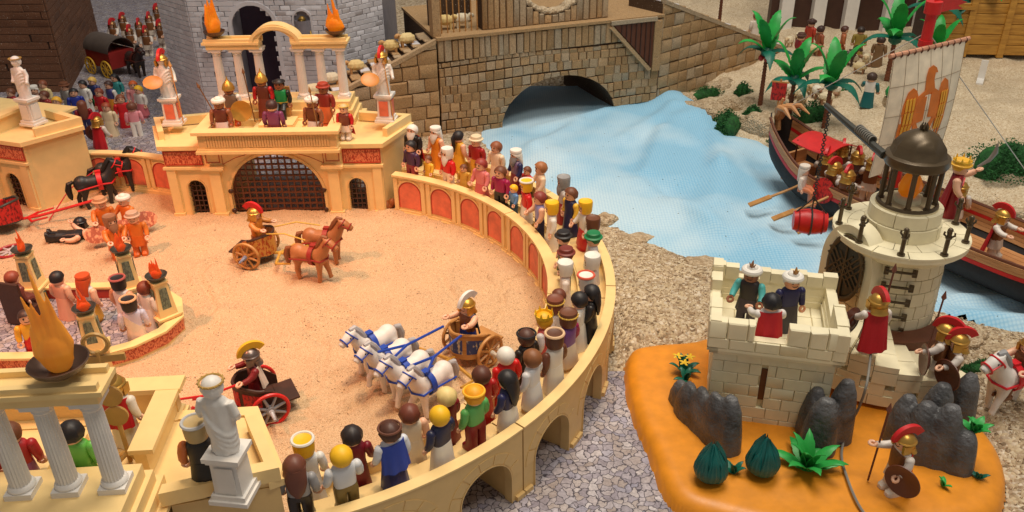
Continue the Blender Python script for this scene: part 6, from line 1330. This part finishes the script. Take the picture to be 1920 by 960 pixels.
boulder(1135, 418, (2.4, 2.0, 2.0), 'rounded sandstone boulder at the outer wall of the stand', 7)
boulder(1185, 448, (3.6, 1.4, 1.0), 'low sandstone boulder at the gravel edge by the tiny bush', 8)
boulder(1870, 395, (6.0, 2.0, 1.6), 'grey flat boulder along the far shore', 9)
boulder(1810, 640, (3.0, 1.6, 1.0), 'brown boulder on the near shore right of the tower', 10)
boulder(1890, 660, (3.4, 1.4, 1.0), 'brown boulder on the near shore by the white horse', 11)
boulder(1320, 492, (3.0, 1.2, 0.9), 'low sand boulder behind the turret', 12)
q = G(682, 75, 11); t = thing('moss_bush', 'dark bush standing behind the sheep ramp', 'bush', (q.x, q.y, -0.7), 0, 'green moss bushes')
obj('foliage', mesh('foliage', tuft(4200, (6.0, 3.2), 18, 12, 0.55), 0), plastic((20, 40, 26), .8), t)
for k_, (px, py, r_, lb) in enumerate(((1455, 246, (3.6, 2.2, 2.6), 'jagged pale boulder right beside the ship stern'), (1505, 262, (3.6, 2.4, 2.8), 'pale boulder under the low palm by the canopy'), (1625, 288, (5.0, 2.6, 3.0), 'pale ledge of rock behind the ship soldiers'), (1705, 300, (5.0, 2.4, 2.6), 'pale ledge of rock below the eagle sail'), (1288, 192, (3.4, 2.0, 2.4), 'pale boulder where the cloth meets the ramp wall'), (1385, 200, (4.6, 2.2, 2.4), 'pale boulder between the moss strip and the palms'), (1760, 330, (5.5, 2.4, 2.4), 'pale boulder behind the lighthouse gallery'))): boulder(px, py, r_, lb, 30+k_)
# coarse grains lying on the gravel
def grains(n, seed):
    rnd = np.random.RandomState(seed); V, F = [], []
    X = rnd.uniform(8, 80, n); Y = rnd.uniform(54, 128, n); ok = (sdpoly(X, Y, RIVER) > 0.4) & (np.hypot(X-AC.x, Y-AC.y) > RX+0.2) & (sdpoly(X, Y, ISLE) > 0.5) & ~((X < 14.5) & (Y < 83.5)) & ~((X < 46) & (Y < 70))
    X, Y = X[ok], Y[ok]; Z = beach_z(X, Y)
    for x, y, z in zip(X, Y, Z):
        s = rnd.uniform(0.07, 0.19); o = rnd.normal(0, 0.35*s, (5, 3)); b = len(V)
        for k, q in enumerate(((1, 0, 0), (-0.5, 0.87, 0), (-0.5, -0.87, 0), (0, 0, 0.9), (0, 0, -0.5))): V.append((x+q[0]*s+o[k][0], y+q[1]*s+o[k][1], z+q[2]*s+o[k][2]+0.04))
        F += [(b, b+1, b+3), (b+1, b+2, b+3), (b+2, b, b+3), (b, b+4, b+1), (b+1, b+4, b+2), (b+2, b+4, b)]
    return V, F
m, t = newmat('grain', 0.9); t.color(t.ramp(t.noise(700, 1), [(0.3, srgb(132, 106, 80)), (0.5, srgb(204, 182, 148)), (0.68, srgb(238, 226, 204))]))
gme = bpy.data.meshes.new('grains'); gv, gf = grains(26000, 3); gme.from_pydata([(x*S, y*S, z*S) for x, y, z in gv], [], gf); gme.materials.append(None)
tag(obj('gravel_grains', gme, m), 'coarse pale sand grains scattered over the river bank', 'gravel', kind='stuff')
# ================================================================== sheep
SHB = remesh(merge(ell(0.95, 1.6, 1.0, (0, 0, 1.75)), *[ell(0.32, 0.34, 0.32, (0.85*math.cos(a)*math.cos(b), 1.45*math.sin(a)*math.cos(b), 1.75+0.85*math.sin(b)), 7, 5) for a in np.linspace(0, 6.28, 12)[:-1] for b in (-0.2, 0.4, 1.0)]), 0.16, 1, 'sheep_wool', 0.5)
SHH = mesh('head', merge(mv(ell(0.42, 0.62, 0.46), (0, -1.85, 2.35), rx=R(25)), mv(ell(0.32, 0.12, 0.14), (-0.5, -1.6, 2.55)), mv(ell(0.32, 0.12, 0.14), (0.5, -1.6, 2.55)), tube([(0, -1.2, 2.1), (0, -1.6, 2.4)], 0.4, 8)))
SHL = mesh('leg', tube([(0, 0, 1.4), (0, 0, 0.1), (0, 0, 0)], [0.26, 0.2, 0.22], 7))
def sheep(loc, rz, label, grp, col=(228, 204, 150), head=None, sc=1.0):
    t = thing('toy_sheep', label, 'sheep', loc, rz, grp, sc); w_ = plastic(col, 0.65, 0.1)
    obj('wool', SHB, w_, t); obj('head', SHH, plastic(head or col, 0.6), t)
    for x in (-0.5, 0.5):
        for y in (-0.95, 0.95): obj('leg', SHL, plastic(head or col, 0.6), t, (x, y, 0))
lm = lr.matrix_basis
def on_ramp(root, top, u, y):
    v = Matrix.Translation(root.location) @ Matrix.Rotation(root.rotation_euler.z, 4, 'Z') @ Matrix.Diagonal((*root.scale, 1)) @ Vector((u*S, y*S, (top(u)+0.25)*S)); return v/S
for u, y, c, lb in ((4.6, 4.4, (232, 208, 150), 'cream sheep high on the ramp beside the bridge wall'), (7.6, 5.2, (226, 196, 130), 'cream sheep on the ramp behind the highest one'), (14.8, 4.8, (230, 202, 140), 'yellowish sheep halfway down the ramp'), (19.6, 5.0, (222, 208, 180), 'whitish sheep lower on the ramp by the portico'), (23.4, 4.4, (224, 206, 168), 'sheep at the bottom of the ramp behind the portico columns')):
    sheep(tuple(on_ramp(lr, LT, u, y)), BRZ-math.pi/2+random.uniform(-.3, .3), lb, 'sheep climbing the ramp', c, (196, 150, 96))
for u, lb in ((3.2, 'sheep behind the bars of the bridge cell'), (6.6, 'pale sheep lying behind the bars near the upper wall')):
    q = BA+Vector((math.cos(BRZ)*u-math.sin(BRZ)*5.5, math.sin(BRZ)*u+math.cos(BRZ)*5.5, 20.1)); sheep(tuple(q), BRZ+R(80), lb, 'sheep in the bridge cell', (226, 214, 186) if u > 5 else (224, 196, 130))
for i, (px, py) in enumerate(((1478, 88), (1500, 78), (1522, 104), (1556, 112), (1596, 122), (1622, 122), (1470, 178), (1488, 186), (1512, 176), (1530, 184), (1548, 196), (1566, 180), (1502, 196), (1610, 138))):
    q = gpt(px, py); sheep((q.x, q.y, q.z), random.uniform(-1.2, 2.6), 'pale woolly sheep near the herders and white pillars' if py < 140 else 'pale woolly sheep resting between the low palms and the ramp wall', 'flock on the sandy bank', random.choice(((226, 212, 178), (216, 196, 150), (230, 222, 204))), random.choice(((206, 180, 140), (150, 110, 80))), 0.95)
# ================================================================== figures on the far gatehouse
def gfig(px, py, z, rz, label, h=7.3, **k): p = by_head(px, py, z, h); return fig(p, rz, label, group=k.pop('group', None), **k)
def ppos(px, py, z, h=7.3): return by_head(px, py, z, h)
gfig(424, 143, 13.2, 0.2, 'guard in gold pointed helmet with a round gold shield on the gatehouse', torso=(120, 96, 76), legs=(190, 90, 40), lower='tunic', arm=W, skin=SKD, hair=('pointed', (206, 158, 74)), h=8.2)
gfig(407, 180, 12.2, 0.1, 'servant in brown shirt, white skirt and striped white turban by the left parapet', torso=(104, 50, 36), legs=(226, 206, 200), lower='skirt', arm=SKD, skin=SKD, hair=('turban', W))
gfig(486, 128, 13.9, 0.0, 'tall guard in gold pointed helmet and dark red robe beside the throne', torso=(96, 44, 30), legs=(110, 50, 34), lower='robe', arm=(176, 24, 30), skin=SKD, hair=('pointed', (210, 160, 74)), h=8.2)
gfig(521, 145, 13.1, 0.0, 'seated ruler in green shirt and black hair on the dais', torso=(20, 132, 70), legs=(24, 28, 26), lower='sit', arm=(24, 30, 28), skin=SKD, hair=('short', BK), band=('band', BK), belt=(200, 160, 60))
gfig(507, 184, 12.2, math.pi, 'dark haired figure in purple dress in front of the dais', torso=(122, 56, 96), legs=(112, 44, 50), lower='skirt', hair=('short', (64, 36, 32)))
gfig(582, 178, 12.2, -0.3, 'servant with white turban and brown shirt holding a spear by the right parapet', torso=(112, 62, 36), legs=(230, 222, 214), lower='skirt', arm=SKD, skin=SKD, hair=('turban', W))
gfig(604, 152, 13.2, -0.2, 'servant in red brown shirt with orange striped apron and red hat', torso=(140, 48, 38), legs=(214, 110, 60), lower='skirt', skin=SKD, hair=('hat', (160, 56, 34)))
fig((-26.3, 129.4, 12.3), -0.2, 'crowned man in red cape standing on the right wing terrace', torso=(120, 60, 40), legs=(226, 206, 190), lower='tunic', arm=RD, hair=('short', (206, 180, 130)), band=('wreath', (220, 190, 90)), cape=(190, 24, 34), breast=(116, 60, 44), sc=0.82)
thr = thing('throne', 'brown throne under the green shirted ruler', 'throne', ppos(521, 145, 13.05)+Vector((0, 0.5, 0.05)))
obj('seat', box(2.6, 2.4, 2.2, (0, 0, 1.2)), 'wood', thr); obj('backrest', box(2.6, 0.4, 3.2, (0, 1.2, 3.6), 0.9), 'wood', thr)
q = ppos(424, 143, 13.2, 8.2); shield((q.x+1.9, q.y-1.3, 16.0), (R(78), 0, R(10)), 'gold rimmed round shield held on the gatehouse', (198, 146, 62), (84, 54, 40), 1.0, 0.5); spear((q.x-1.4, q.y-0.9, 12.2), 'dark spear held by the guard with the gold shield', (120, 80, 46), (R(6), R(-18), 0), 0.9)
q = ppos(486, 128, 13.9, 8.2); spear((q.x-1.9, q.y-0.6, 13.2), 'dark spear held by the tall guard beside the throne', (120, 80, 46), (R(3), R(-3), 0), 0.9)
q = ppos(582, 178, 12.2); spear((q.x+0.9, q.y-0.9, 12.2), 'dark spear held by the servant with the white turban', (150, 108, 60), (R(3), R(-4), 0), 0.88)
spear((-27.7, 129.2, 12.3), 'short brown staff held by the crowned man in red cape', (150, 96, 50), (R(3), R(-5), 0), 0.55)
# ---- podium
PZ = 0.45
gfig(17, 506, PZ, R(150), 'brown haired man sitting in the dark high backed chair', torso=(120, 60, 50), hair=('short', (140, 66, 44)), lower='sit')
ch = thing('dark_chair', 'dark brown high backed chair on the oval platform', 'chair', ppos(17, 506, PZ)+Vector((0.6, -1.0, 0)), R(165))
obj('backrest', box(3.4, 0.4, 6.2, (0, 1.0, 3.3)), 'dkbrown', ch); obj('seat', box(3.2, 2.4, 2.2, (0, -0.2, 1.1)), 'dkbrown', ch)
gfig(102, 506, PZ, R(160), 'black haired woman figure in peach dress on the oval platform', torso=(236, 170, 140), arm=SK, hair=('short', BK), lower='robe')
gfig(152, 511, PZ, R(155), 'figure with red orange headdress, white toga and yellow skirt on the oval platform', torso=(230, 220, 214), legs=(226, 170, 60), arm=SK, hair=('cloth', (206, 80, 34)), lower='skirt')
gfig(218, 517, PZ, R(165), 'toga figure with black hair in a pink band', torso=(232, 216, 210), arm=SKP, hair=('flat', BK), band=('topband', (176, 90, 84)), lower='robe')
gfig(267, 525, PZ, R(150), 'round brown haired figure in plain white at the platform tip', torso=(236, 226, 216), hair=('bald', (122, 58, 38)), lower='robe')
gfig(238, 556, PZ, R(200), 'black bearded toga figure with cream hair band at the platform front', torso=(214, 204, 222), legs=(236, 208, 190), hair=('flat', BK), band=('topband', (226, 176, 130)), beard=BK, lower='robe', sash=(238, 220, 204))
gfig(43, 578, PZ, R(30), 'dark haired figure in yellow shirt and red toga on the platform', torso=(232, 176, 50), legs=(196, 26, 30), hair=('short', (62, 42, 34)), lower='robe', sash=(200, 24, 30))
# ---- men in orange tunics
for px, py, st_, hc, rz, lb in ((184, 367, 'hat', (196, 146, 106), 0.6, 'orange tunic fighter with tan hat beside the black horse'), (228, 362, 'turban', (232, 222, 212), -0.4, 'orange tunic fighter with white cap'), (203, 402, 'flat', (150, 104, 76), 0.9, 'orange tunic fighter with dark banded hat and striped shield'), (245, 394, 'hat', (196, 160, 136), 0.3, 'orange tunic fighter with pale hat nearest the gatehouse arch')):
    gfig(px, py, 0.1, rz, lb, torso=(218, 112, 34), legs=(206, 96, 30), lower='tunic', arm=(222, 122, 48), hair=(st_, hc), beard=hc if st_ == 'flat' else None, arms=(40, 10), group='fighters in orange tunics')
M['stripe'] = m_print('striped_hide', (232, 160, 120), (176, 96, 70), 150, 0.5)
for px, py, lb in ((182, 440, 'striped oval hide shield on the sand side of the fighters'), (232, 428, 'striped oval hide shield between two fighters'), (272, 412, 'striped oval hide shield nearest the gatehouse')):
    q = G(px, py, 2.2); tag(obj('hide_shield', mv(lathe([(0.05, -0.2), (1.2, -0.12), (1.6, 0.05), (1.2, 0.1), (0.05, 0)], 24), rx=R(65), rz=R(25), sc=(1.15, 0.85, 1)), 'stripe', None, tuple(q)), lb, 'shield')
# ---- near gatehouse
NZ = 12.15
gfig(126, 790, NZ, math.pi, 'black haired figure in bright green sitting behind the near columns', torso=(112, 196, 84), legs=(96, 176, 74), hair=('curly', BK), lower='robe', h=7.2)
gfig(205, 700, NZ, R(170), 'standard bearer in white robe with red shoulder cape', torso=(224, 214, 200), legs=(232, 226, 212), hair=('helmet', (190, 150, 74)), cape=('s', 196, 24, 34), lower='robe', h=7.4)
gfig(8, 790, NZ, R(200), 'figure in red and purple at the cut off edge of the near terrace', torso=(180, 40, 44), legs=(150, 90, 140), hair=('short', BR), lower='robe')
gfig(362, 785, NZ, R(190), 'figure in black robe with gold and silver hair beside the near statue', torso=(42, 36, 32), legs=(34, 30, 28), arm=(206, 110, 50), hair=('flat', (186, 160, 110)), band=('topband', (190, 190, 190)), lower='robe')
q = G(246, 868, NZ); sd2 = thing('disc_standard', 'golden standard with three discs on the near terrace', 'standard', (q.x, q.y, NZ), R(190))
obj('pole', merge(tube([(0, 0, 0.2), (0, 0, 11.5)], 0.2, 8), ring(1.5, 0.16, 20, 6, (0, 0, 0.2)), *[tube([(0, 0, 1.2), (1.5*math.cos(a), 1.5*math.sin(a), 0.2)], 0.18, 6) for a in (0.5, 2.6, 4.7)]), plastic((196, 152, 84), .4), sd2)
for z in (5.2, 7.2, 9.2): obj('disc', mv(cyl(0.95, -0.12, 0.12, 22), (0, 0.15, z), rx=R(90)), plastic((190, 146, 78), .4), sd2)
obj('laurel_ring', merge(mv(ring(0.9, 0.18, 18, 6, axis='y'), (0, 0, 12.2)), mv(bbox(-1.9, 1.9, -0.15, 0.15, -0.3, 0.3), (0, 0, 10.8))), plastic((186, 144, 80), .4), sd2)
# ---- street crowd behind the left wall
SZ = -0.25
CROWD = [(17, 163, 'brown haired townsman in dark red by the white statue', dict(torso=(150, 30, 40), hair=('short', BR), lower='robe')), (77, 148, 'townswoman with brown hair and pale yellow dress', dict(torso=(224, 204, 150), hair=('short', (130, 70, 44)), lower='skirt')),
 (80, 168, 'townsman in dull red behind the white statue', dict(torso=(150, 44, 44), legs=(130, 40, 36), hair=('bob', (104, 58, 40)), lower='robe')), (103, 179, 'blond townswoman in yellow top and red skirt', dict(torso=(226, 160, 50), legs=(190, 34, 36), hair=('bob', (234, 176, 50)), lower='skirt')),
 (135, 163, 'dark haired townsman all in blue', dict(torso=(40, 56, 150), hair=('short', BK))), (152, 148, 'townsman in white with a green cape', dict(torso=W, hair=('short', BK), lower='robe', cape=(26, 140, 84))),
 (150, 186, 'townswoman with long brown hair and dark red cape turned away', dict(torso=(150, 30, 40), legs=NV, hair=('long', (120, 66, 46)), away=1)), (183, 163, 'brown haired townsman in long red robe', dict(torso=(200, 30, 36), hair=('short', (130, 64, 44)), lower='robe')),
 (201, 149, 'dark haired townswoman in blue bodice with orange skirt', dict(torso=(70, 70, 130), arm=W, legs=(226, 150, 50), hair=('short', (70, 44, 40)), lower='skirt')), (223, 175, 'brown haired townswoman in bright red robe near the wall', dict(torso=(206, 28, 36), hair=('bob', (130, 72, 46)), lower='robe')),
 (247, 149, 'orange haired townswoman in pink', dict(torso=(226, 150, 150), hair=('short', (214, 100, 40)), lower='skirt')), (257, 158, 'blond townswoman in white shirt and pink skirt', dict(torso=W, legs=(222, 120, 130), hair=('short', YE), lower='skirt')),
 (38, 172, 'dark haired townsman in green tunic beside the dark red one', dict(torso=(40, 90, 60), hair=('short', BK), lower='robe')), (60, 158, 'townswoman in white headcloth and brown dress', dict(torso=(120, 80, 56), hair=('cloth', W), lower='skirt')), (118, 152, 'townsman in grey with a brown hat', dict(torso=(150, 146, 140), hair=('hat', BR), lower='robe')), (170, 142, 'fair haired townsman in dark blue and red', dict(torso=(50, 56, 110), legs=(150, 30, 40), hair=('short', (220, 180, 90)))), (212, 136, 'townswoman in turquoise with black hair', dict(torso=(60, 150, 150), hair=('long', BK), lower='skirt')), (196, 190, 'red haired townsman in cream beside the red robes', dict(torso=(226, 206, 170), hair=('short', (160, 70, 40)), lower='robe')),
 (244, 190, 'curly brown haired child in pink and white turned away', dict(torso=(230, 150, 160), legs=W, hair=('curly', (110, 64, 46)), away=1))]
for px, py, lb, kw in CROWD:
    aw = kw.pop('away', 0); gfig(px, py, SZ, (math.pi if aw else 0)+random.uniform(-.5, .5), lb, group='crowd in the cobbled street', **kw)
def soldier(p, rz, label, cape=True, shield_=True, spear_=False, grp='red crested soldiers', skin=SK, arms=(10, 40), slab=None, plab=None, crest=RD, metal=(200, 156, 76)):
    fig(p, rz, label, torso=(226, 216, 206), legs=(220, 206, 190), lower='tunic', arm=(226, 216, 206), skin=skin, hair=('helmet', metal), band=('fringe', crest), breast=(132, 84, 48), cape=(190, 24, 36) if cape else None, arms=arms, group=grp)
    f_ = Vector((math.sin(rz), -math.cos(rz), 0)); s_ = Vector((math.cos(rz), math.sin(rz), 0))
    if slab: q = Vector(p)+f_*0.9+s_*2.0+Vector((0, 0, 3.2)); shield(tuple(q), (R(90), 0, rz+0.5), slab)
    if plab: q = Vector(p)+f_*1.6-s_*1.55; spear((q.x, q.y, p[2]+0.1), plab, (110, 60, 44), (0, R(2), 0), 0.92)
for px, py, lb, sl in ((178, 216, 'red caped soldier turned to the street behind the curved wall', 'bronze shield of the soldier in the street near the wall middle'), (118, 238, 'red caped soldier half hidden by the cut off gatehouse', 'bronze shield of the soldier near the cut off gatehouse')): soldier(ppos(px, py, SZ), R(165), lb, slab=sl)
for i, (px, py) in enumerate(((208, 38), (227, 27), (258, 38), (277, 26), (297, 40), (240, 50), (270, 52), (292, 10))): soldier(ppos(px, py, SZ), random.uniform(-.4, .4), 'red crested soldier marching behind the wagon in the far street', cape=False, grp='column of soldiers in the far street', metal=(150, 110, 70))
# ---- covered wagon and its dark horse
q = G(215, 135, SZ); wg = thing('red_wagon', 'dark red covered wagon with yellow wheels in the far street', 'toy wagon', (q.x, q.y, SZ), R(55))
obj('box', bbox(-3.4, 3.4, -5.0, 5.0, 2.2, 6.0), plastic((140, 34, 30), .45), wg); obj('roof', mv(sheet(12, 2, lambda u, v, th: (3.6*math.cos(math.pi*(1-u)), (v-0.5)*10.4, 6.0+3.2*math.sin(math.pi*u)+th), 0.2), (0, 0, 0)), plastic((88, 78, 72), .5), wg)
obj('emblem', mv(cyl(1.1, 0, 0.15, 16), (3.55, 0, 6.9), ry=R(70)), 'red', wg)
for s in (-1, 1):
    for y in (-3.4, 3.4): w_ = obj('wheel', WM[0], plastic((214, 168, 50), .4), wg, (s*3.9, y, 2.1)); obj('spokes', WM[1], plastic((214, 168, 50), .4), w_)
horse((q.x+7.2, q.y-3.2, SZ), R(50), 'dark horse in front of the red wagon', (56, 40, 36), (30, 24, 24), (90, 40, 30), 0, 1.0)
# ---- lighthouse people
TZ = 9.65
gfig(1412, 495, TZ, -0.5, 'man in white turban with turquoise sleeves on the turret', torso=(52, 44, 44), legs=(70, 60, 70), arm=(86, 180, 178), skin=SKD, hair=('turban', W), band=('plume', (150, 100, 60)), arms=(30, 30), lower='tunic')
gfig(1490, 503, TZ, 0.15, 'man in white turban with tall feather and dotted navy coat on the turret', torso=(38, 38, 82), legs=(60, 54, 62), skin=SKP, hair=('turban', W), band=('plume', (170, 120, 60)), lower='robe', h=7.6)
gfig(1450, 549, TZ, math.pi, 'black haired figure in white shirt and red waistcoat on the turret', torso=(226, 220, 214), arm=(226, 220, 214), hair=('curly', (28, 26, 30)), cape=('s', 196, 30, 40), lower='robe', arms=(40, 60), h=7.2)
gfig(1808, 290, 17.05, R(60), 'woman in red robe with tall yellow hat on the lighthouse gallery', torso=(160, 24, 34), legs=(150, 22, 32), arm=SK, hair=('hat', (232, 176, 50)), band=('spikes', (240, 196, 60)), cape=(150, 22, 32), lower='robe', arms=(10, 95), h=7.6)
q = G(1855, 300, 21.5); tag(obj('curved_sword', tube([tuple(q+Vector((-1.2, 0, -0.9))), tuple(q), tuple(q+Vector((0.5, 0, 1.0))), tuple(q+Vector((0.5, 0, 2.2)))], [0.15, 0.25, 0.3, 0.05], 6), plastic((150, 140, 130), .3, .1, .6)), 'curved grey sword held out from the lighthouse gallery', 'sword')
soldier(ppos(1652, 548, 8.9), R(185), 'soldier with red cape climbing to the lighthouse ladder', slab='dark shield beside the soldier on the stair', plab='dark spear of the soldier on the stair')
soldier(ppos(1780, 603, 5.4), R(-130), 'soldier in scale armour on the lower stair, next to the tower', cape=False, slab='dark brown shield of the lower stair soldier near the tower', plab='dark spear of the lower stair soldier')
soldier(ppos(1803, 622, 4.8), R(-100), 'soldier in red scarf at the foot of the stair', cape=False, slab='dark brown shield of the soldier at the stair foot')
q = ipt(1672, 918); soldier((q.x, q.y, q.z), R(-78), 'lone soldier with red crest standing on the orange plate', arms=(75, 20), slab='dark brown shield of the lone soldier on the orange plate', plab='tall dark spear of the lone soldier on the orange plate')
# ---- rider
q = gpt(1862, 770); horse((q.x+1.5, q.y+0.5, q.z), R(-70), 'white horse with red bridle ridden onto the gravel bank', (226, 222, 216), (150, 150, 152), (206, 30, 40), 2, 1.05)
fig((q.x+2.2, q.y+0.8, q.z+2.0), R(-70), 'rider in brown leather on the white horse with red bridle', torso=(140, 84, 50), legs=(120, 74, 46), arm=SK, hair=('helmet', (190, 140, 70)), lower='sit', arms=(60, 50), breast=(120, 70, 44))
# ---- ship crew
DZ = 3.9
for px, py, rz, lb, sl in ((1553, 280, R(150), 'ship soldier in gold helmet under the edge of the canopy', None), (1583, 266, R(160), 'ship soldier in gold helmet standing farthest aft by the far side', None), (1593, 315, R(140), 'ship soldier in gold helmet next to the red shield', None), (1568, 300, R(120), 'ship soldier in gold helmet amidships behind the hanging barrel', None), (1612, 280, R(170), 'ship soldier in gold helmet leaning on the far gunwale', None), (1640, 292, R(150), 'ship soldier in gold helmet beside the crane beam', 'grey round shield leaning by the ship soldiers')):
    soldier(ppos(px, py, DZ), rz, lb, cape=False, slab=sl, grp='soldiers on the ship', arms=(50, 40))
gfig(1512, 298, DZ, R(60), 'figure in white and orange robe sitting under the red canopy', torso=(230, 216, 204), legs=(214, 130, 90), hair=('cloth', (226, 214, 200)), lower='sit', sc=0.9)
soldier(ppos(1886, 390, DZ+1), R(40), 'red caped soldier standing at the bow of the ship', grp='soldiers on the ship', arms=(60, 60))
soldier(ppos(1806, 338, DZ), R(150), 'ship soldier half hidden behind the lighthouse gallery', cape=False, grp='soldiers on the ship')
# ---- people on the far bank
def bank_fig(px, py, rz, lb, grp=None, **k):
    z = 1.5
    for _ in range(5): p = G(px, py, z+7.3); z = float(beach_z(p.x, p.y))
    return fig((p.x, p.y, z), rz, lb, group=grp, **k)
bank_fig(1636, 140, R(150), 'herdsman in white shirt with teal sleeves and skirt on the sandy bank', torso=(230, 226, 220), legs=(14, 96, 100), arm=(14, 96, 100), hair=('curly', (66, 46, 38)), lower='robe', arms=(10, 45))
for i, (px, py, c, hc, st_) in enumerate(((1524, 34, (180, 60, 40), (70, 44, 38), 'turban'), (1541, 46, (150, 80, 50), (60, 36, 30), 'curly'), (1504, 60, (150, 40, 50), (90, 60, 50), 'hat'), (1586, 46, (176, 100, 60), (80, 44, 34), 'short'), (1616, 50, (150, 130, 60), (50, 36, 30), 'short'), (1654, 66, (120, 90, 60), (60, 40, 34), 'curly'), (1420, 22, (230, 216, 200), (130, 80, 50), 'short'))):
    bank_fig(px, py, random.uniform(1, 4), ['herder in orange red with white wound turban', 'curly dark haired herder in brown', 'herder in dark red with brown brimmed hat', 'herder in tan beside the white pillars', 'herder in olive green with dark hair', 'curly haired herder by the far palm', 'herder in white behind the ramp palm'][i], 'herders at the back of the bank', torso=c, hair=(st_, hc), lower='robe')
q = gpt(1586, 122); horse((q.x, q.y, q.z), 1.0, 'small dark brown donkey among the sheep', (60, 40, 32), (40, 28, 24), (70, 46, 36), 0, 0.62)
q = gpt(1668, 196); pt = thing('green_pot', 'round green pot on a pale stone beside the herdsman', 'pot', tuple(q))
obj('stand', box(2.4, 2.2, 1.6, (0, 0, 0.7), 0.85), 'rock', pt); obj('jar', merge(lathe([(0.5, 1.4), (1.2, 2.0), (1.35, 2.8), (1.0, 3.6), (0.6, 4.0), (0.7, 4.4), (0.1, 4.3)], 16), mv(ell(0.7, 0.7, 0.8), (0.7, 0.3, 4.3))), plastic((22, 140, 70), .4), pt)
q = gpt(1836, 158); wb = thing('white_bracket', 'small white angled bench on the pale beach by the sail', 'bench', tuple(q), R(60))
obj('seat', box(4.4, 1.4, 0.5, (0, 0, 0.6)), 'white', wb); obj('back', box(0.5, 1.4, 4.5, (2.0, 0, 2.6)), 'white', wb)
q = G(722, 390, 0); tag(obj('brown_bundle', remesh(merge(ell(1.4, 0.9, 0.9, (0, 0, 0.7)), ell(0.7, 0.6, 0.7, (0.9, -0.2, 1.4)), ell(0.6, 0.5, 0.5, (-0.9, 0.1, 0.5)), tube([(1.0, -.2, 1.6), (1.2, -0.3, 2.3)], [0.3, 0.05], 6)), 0.14, 2), plastic((150, 84, 36), .5), None, (q.x+0.5, q.y-0.5, 0)), 'small brown animal crouching at the foot of the gatehouse', 'animal')
# gilded niche figures of the temple
for nx, lb in ((-58.5, 'golden statue in the temple niche beside the left flame'), (-40.5, 'golden statue in the temple niche beside the right flame')):
    t = thing('golden_statue', lb, 'statue', (nx, 168.9, 16.65), 0, None, 0.86); obj('body', STAT['body'], plastic((156, 126, 58), .35, .1, .6), t); obj('hair', STAT['hair'], plastic((140, 110, 50), .35, .1, .6), t)
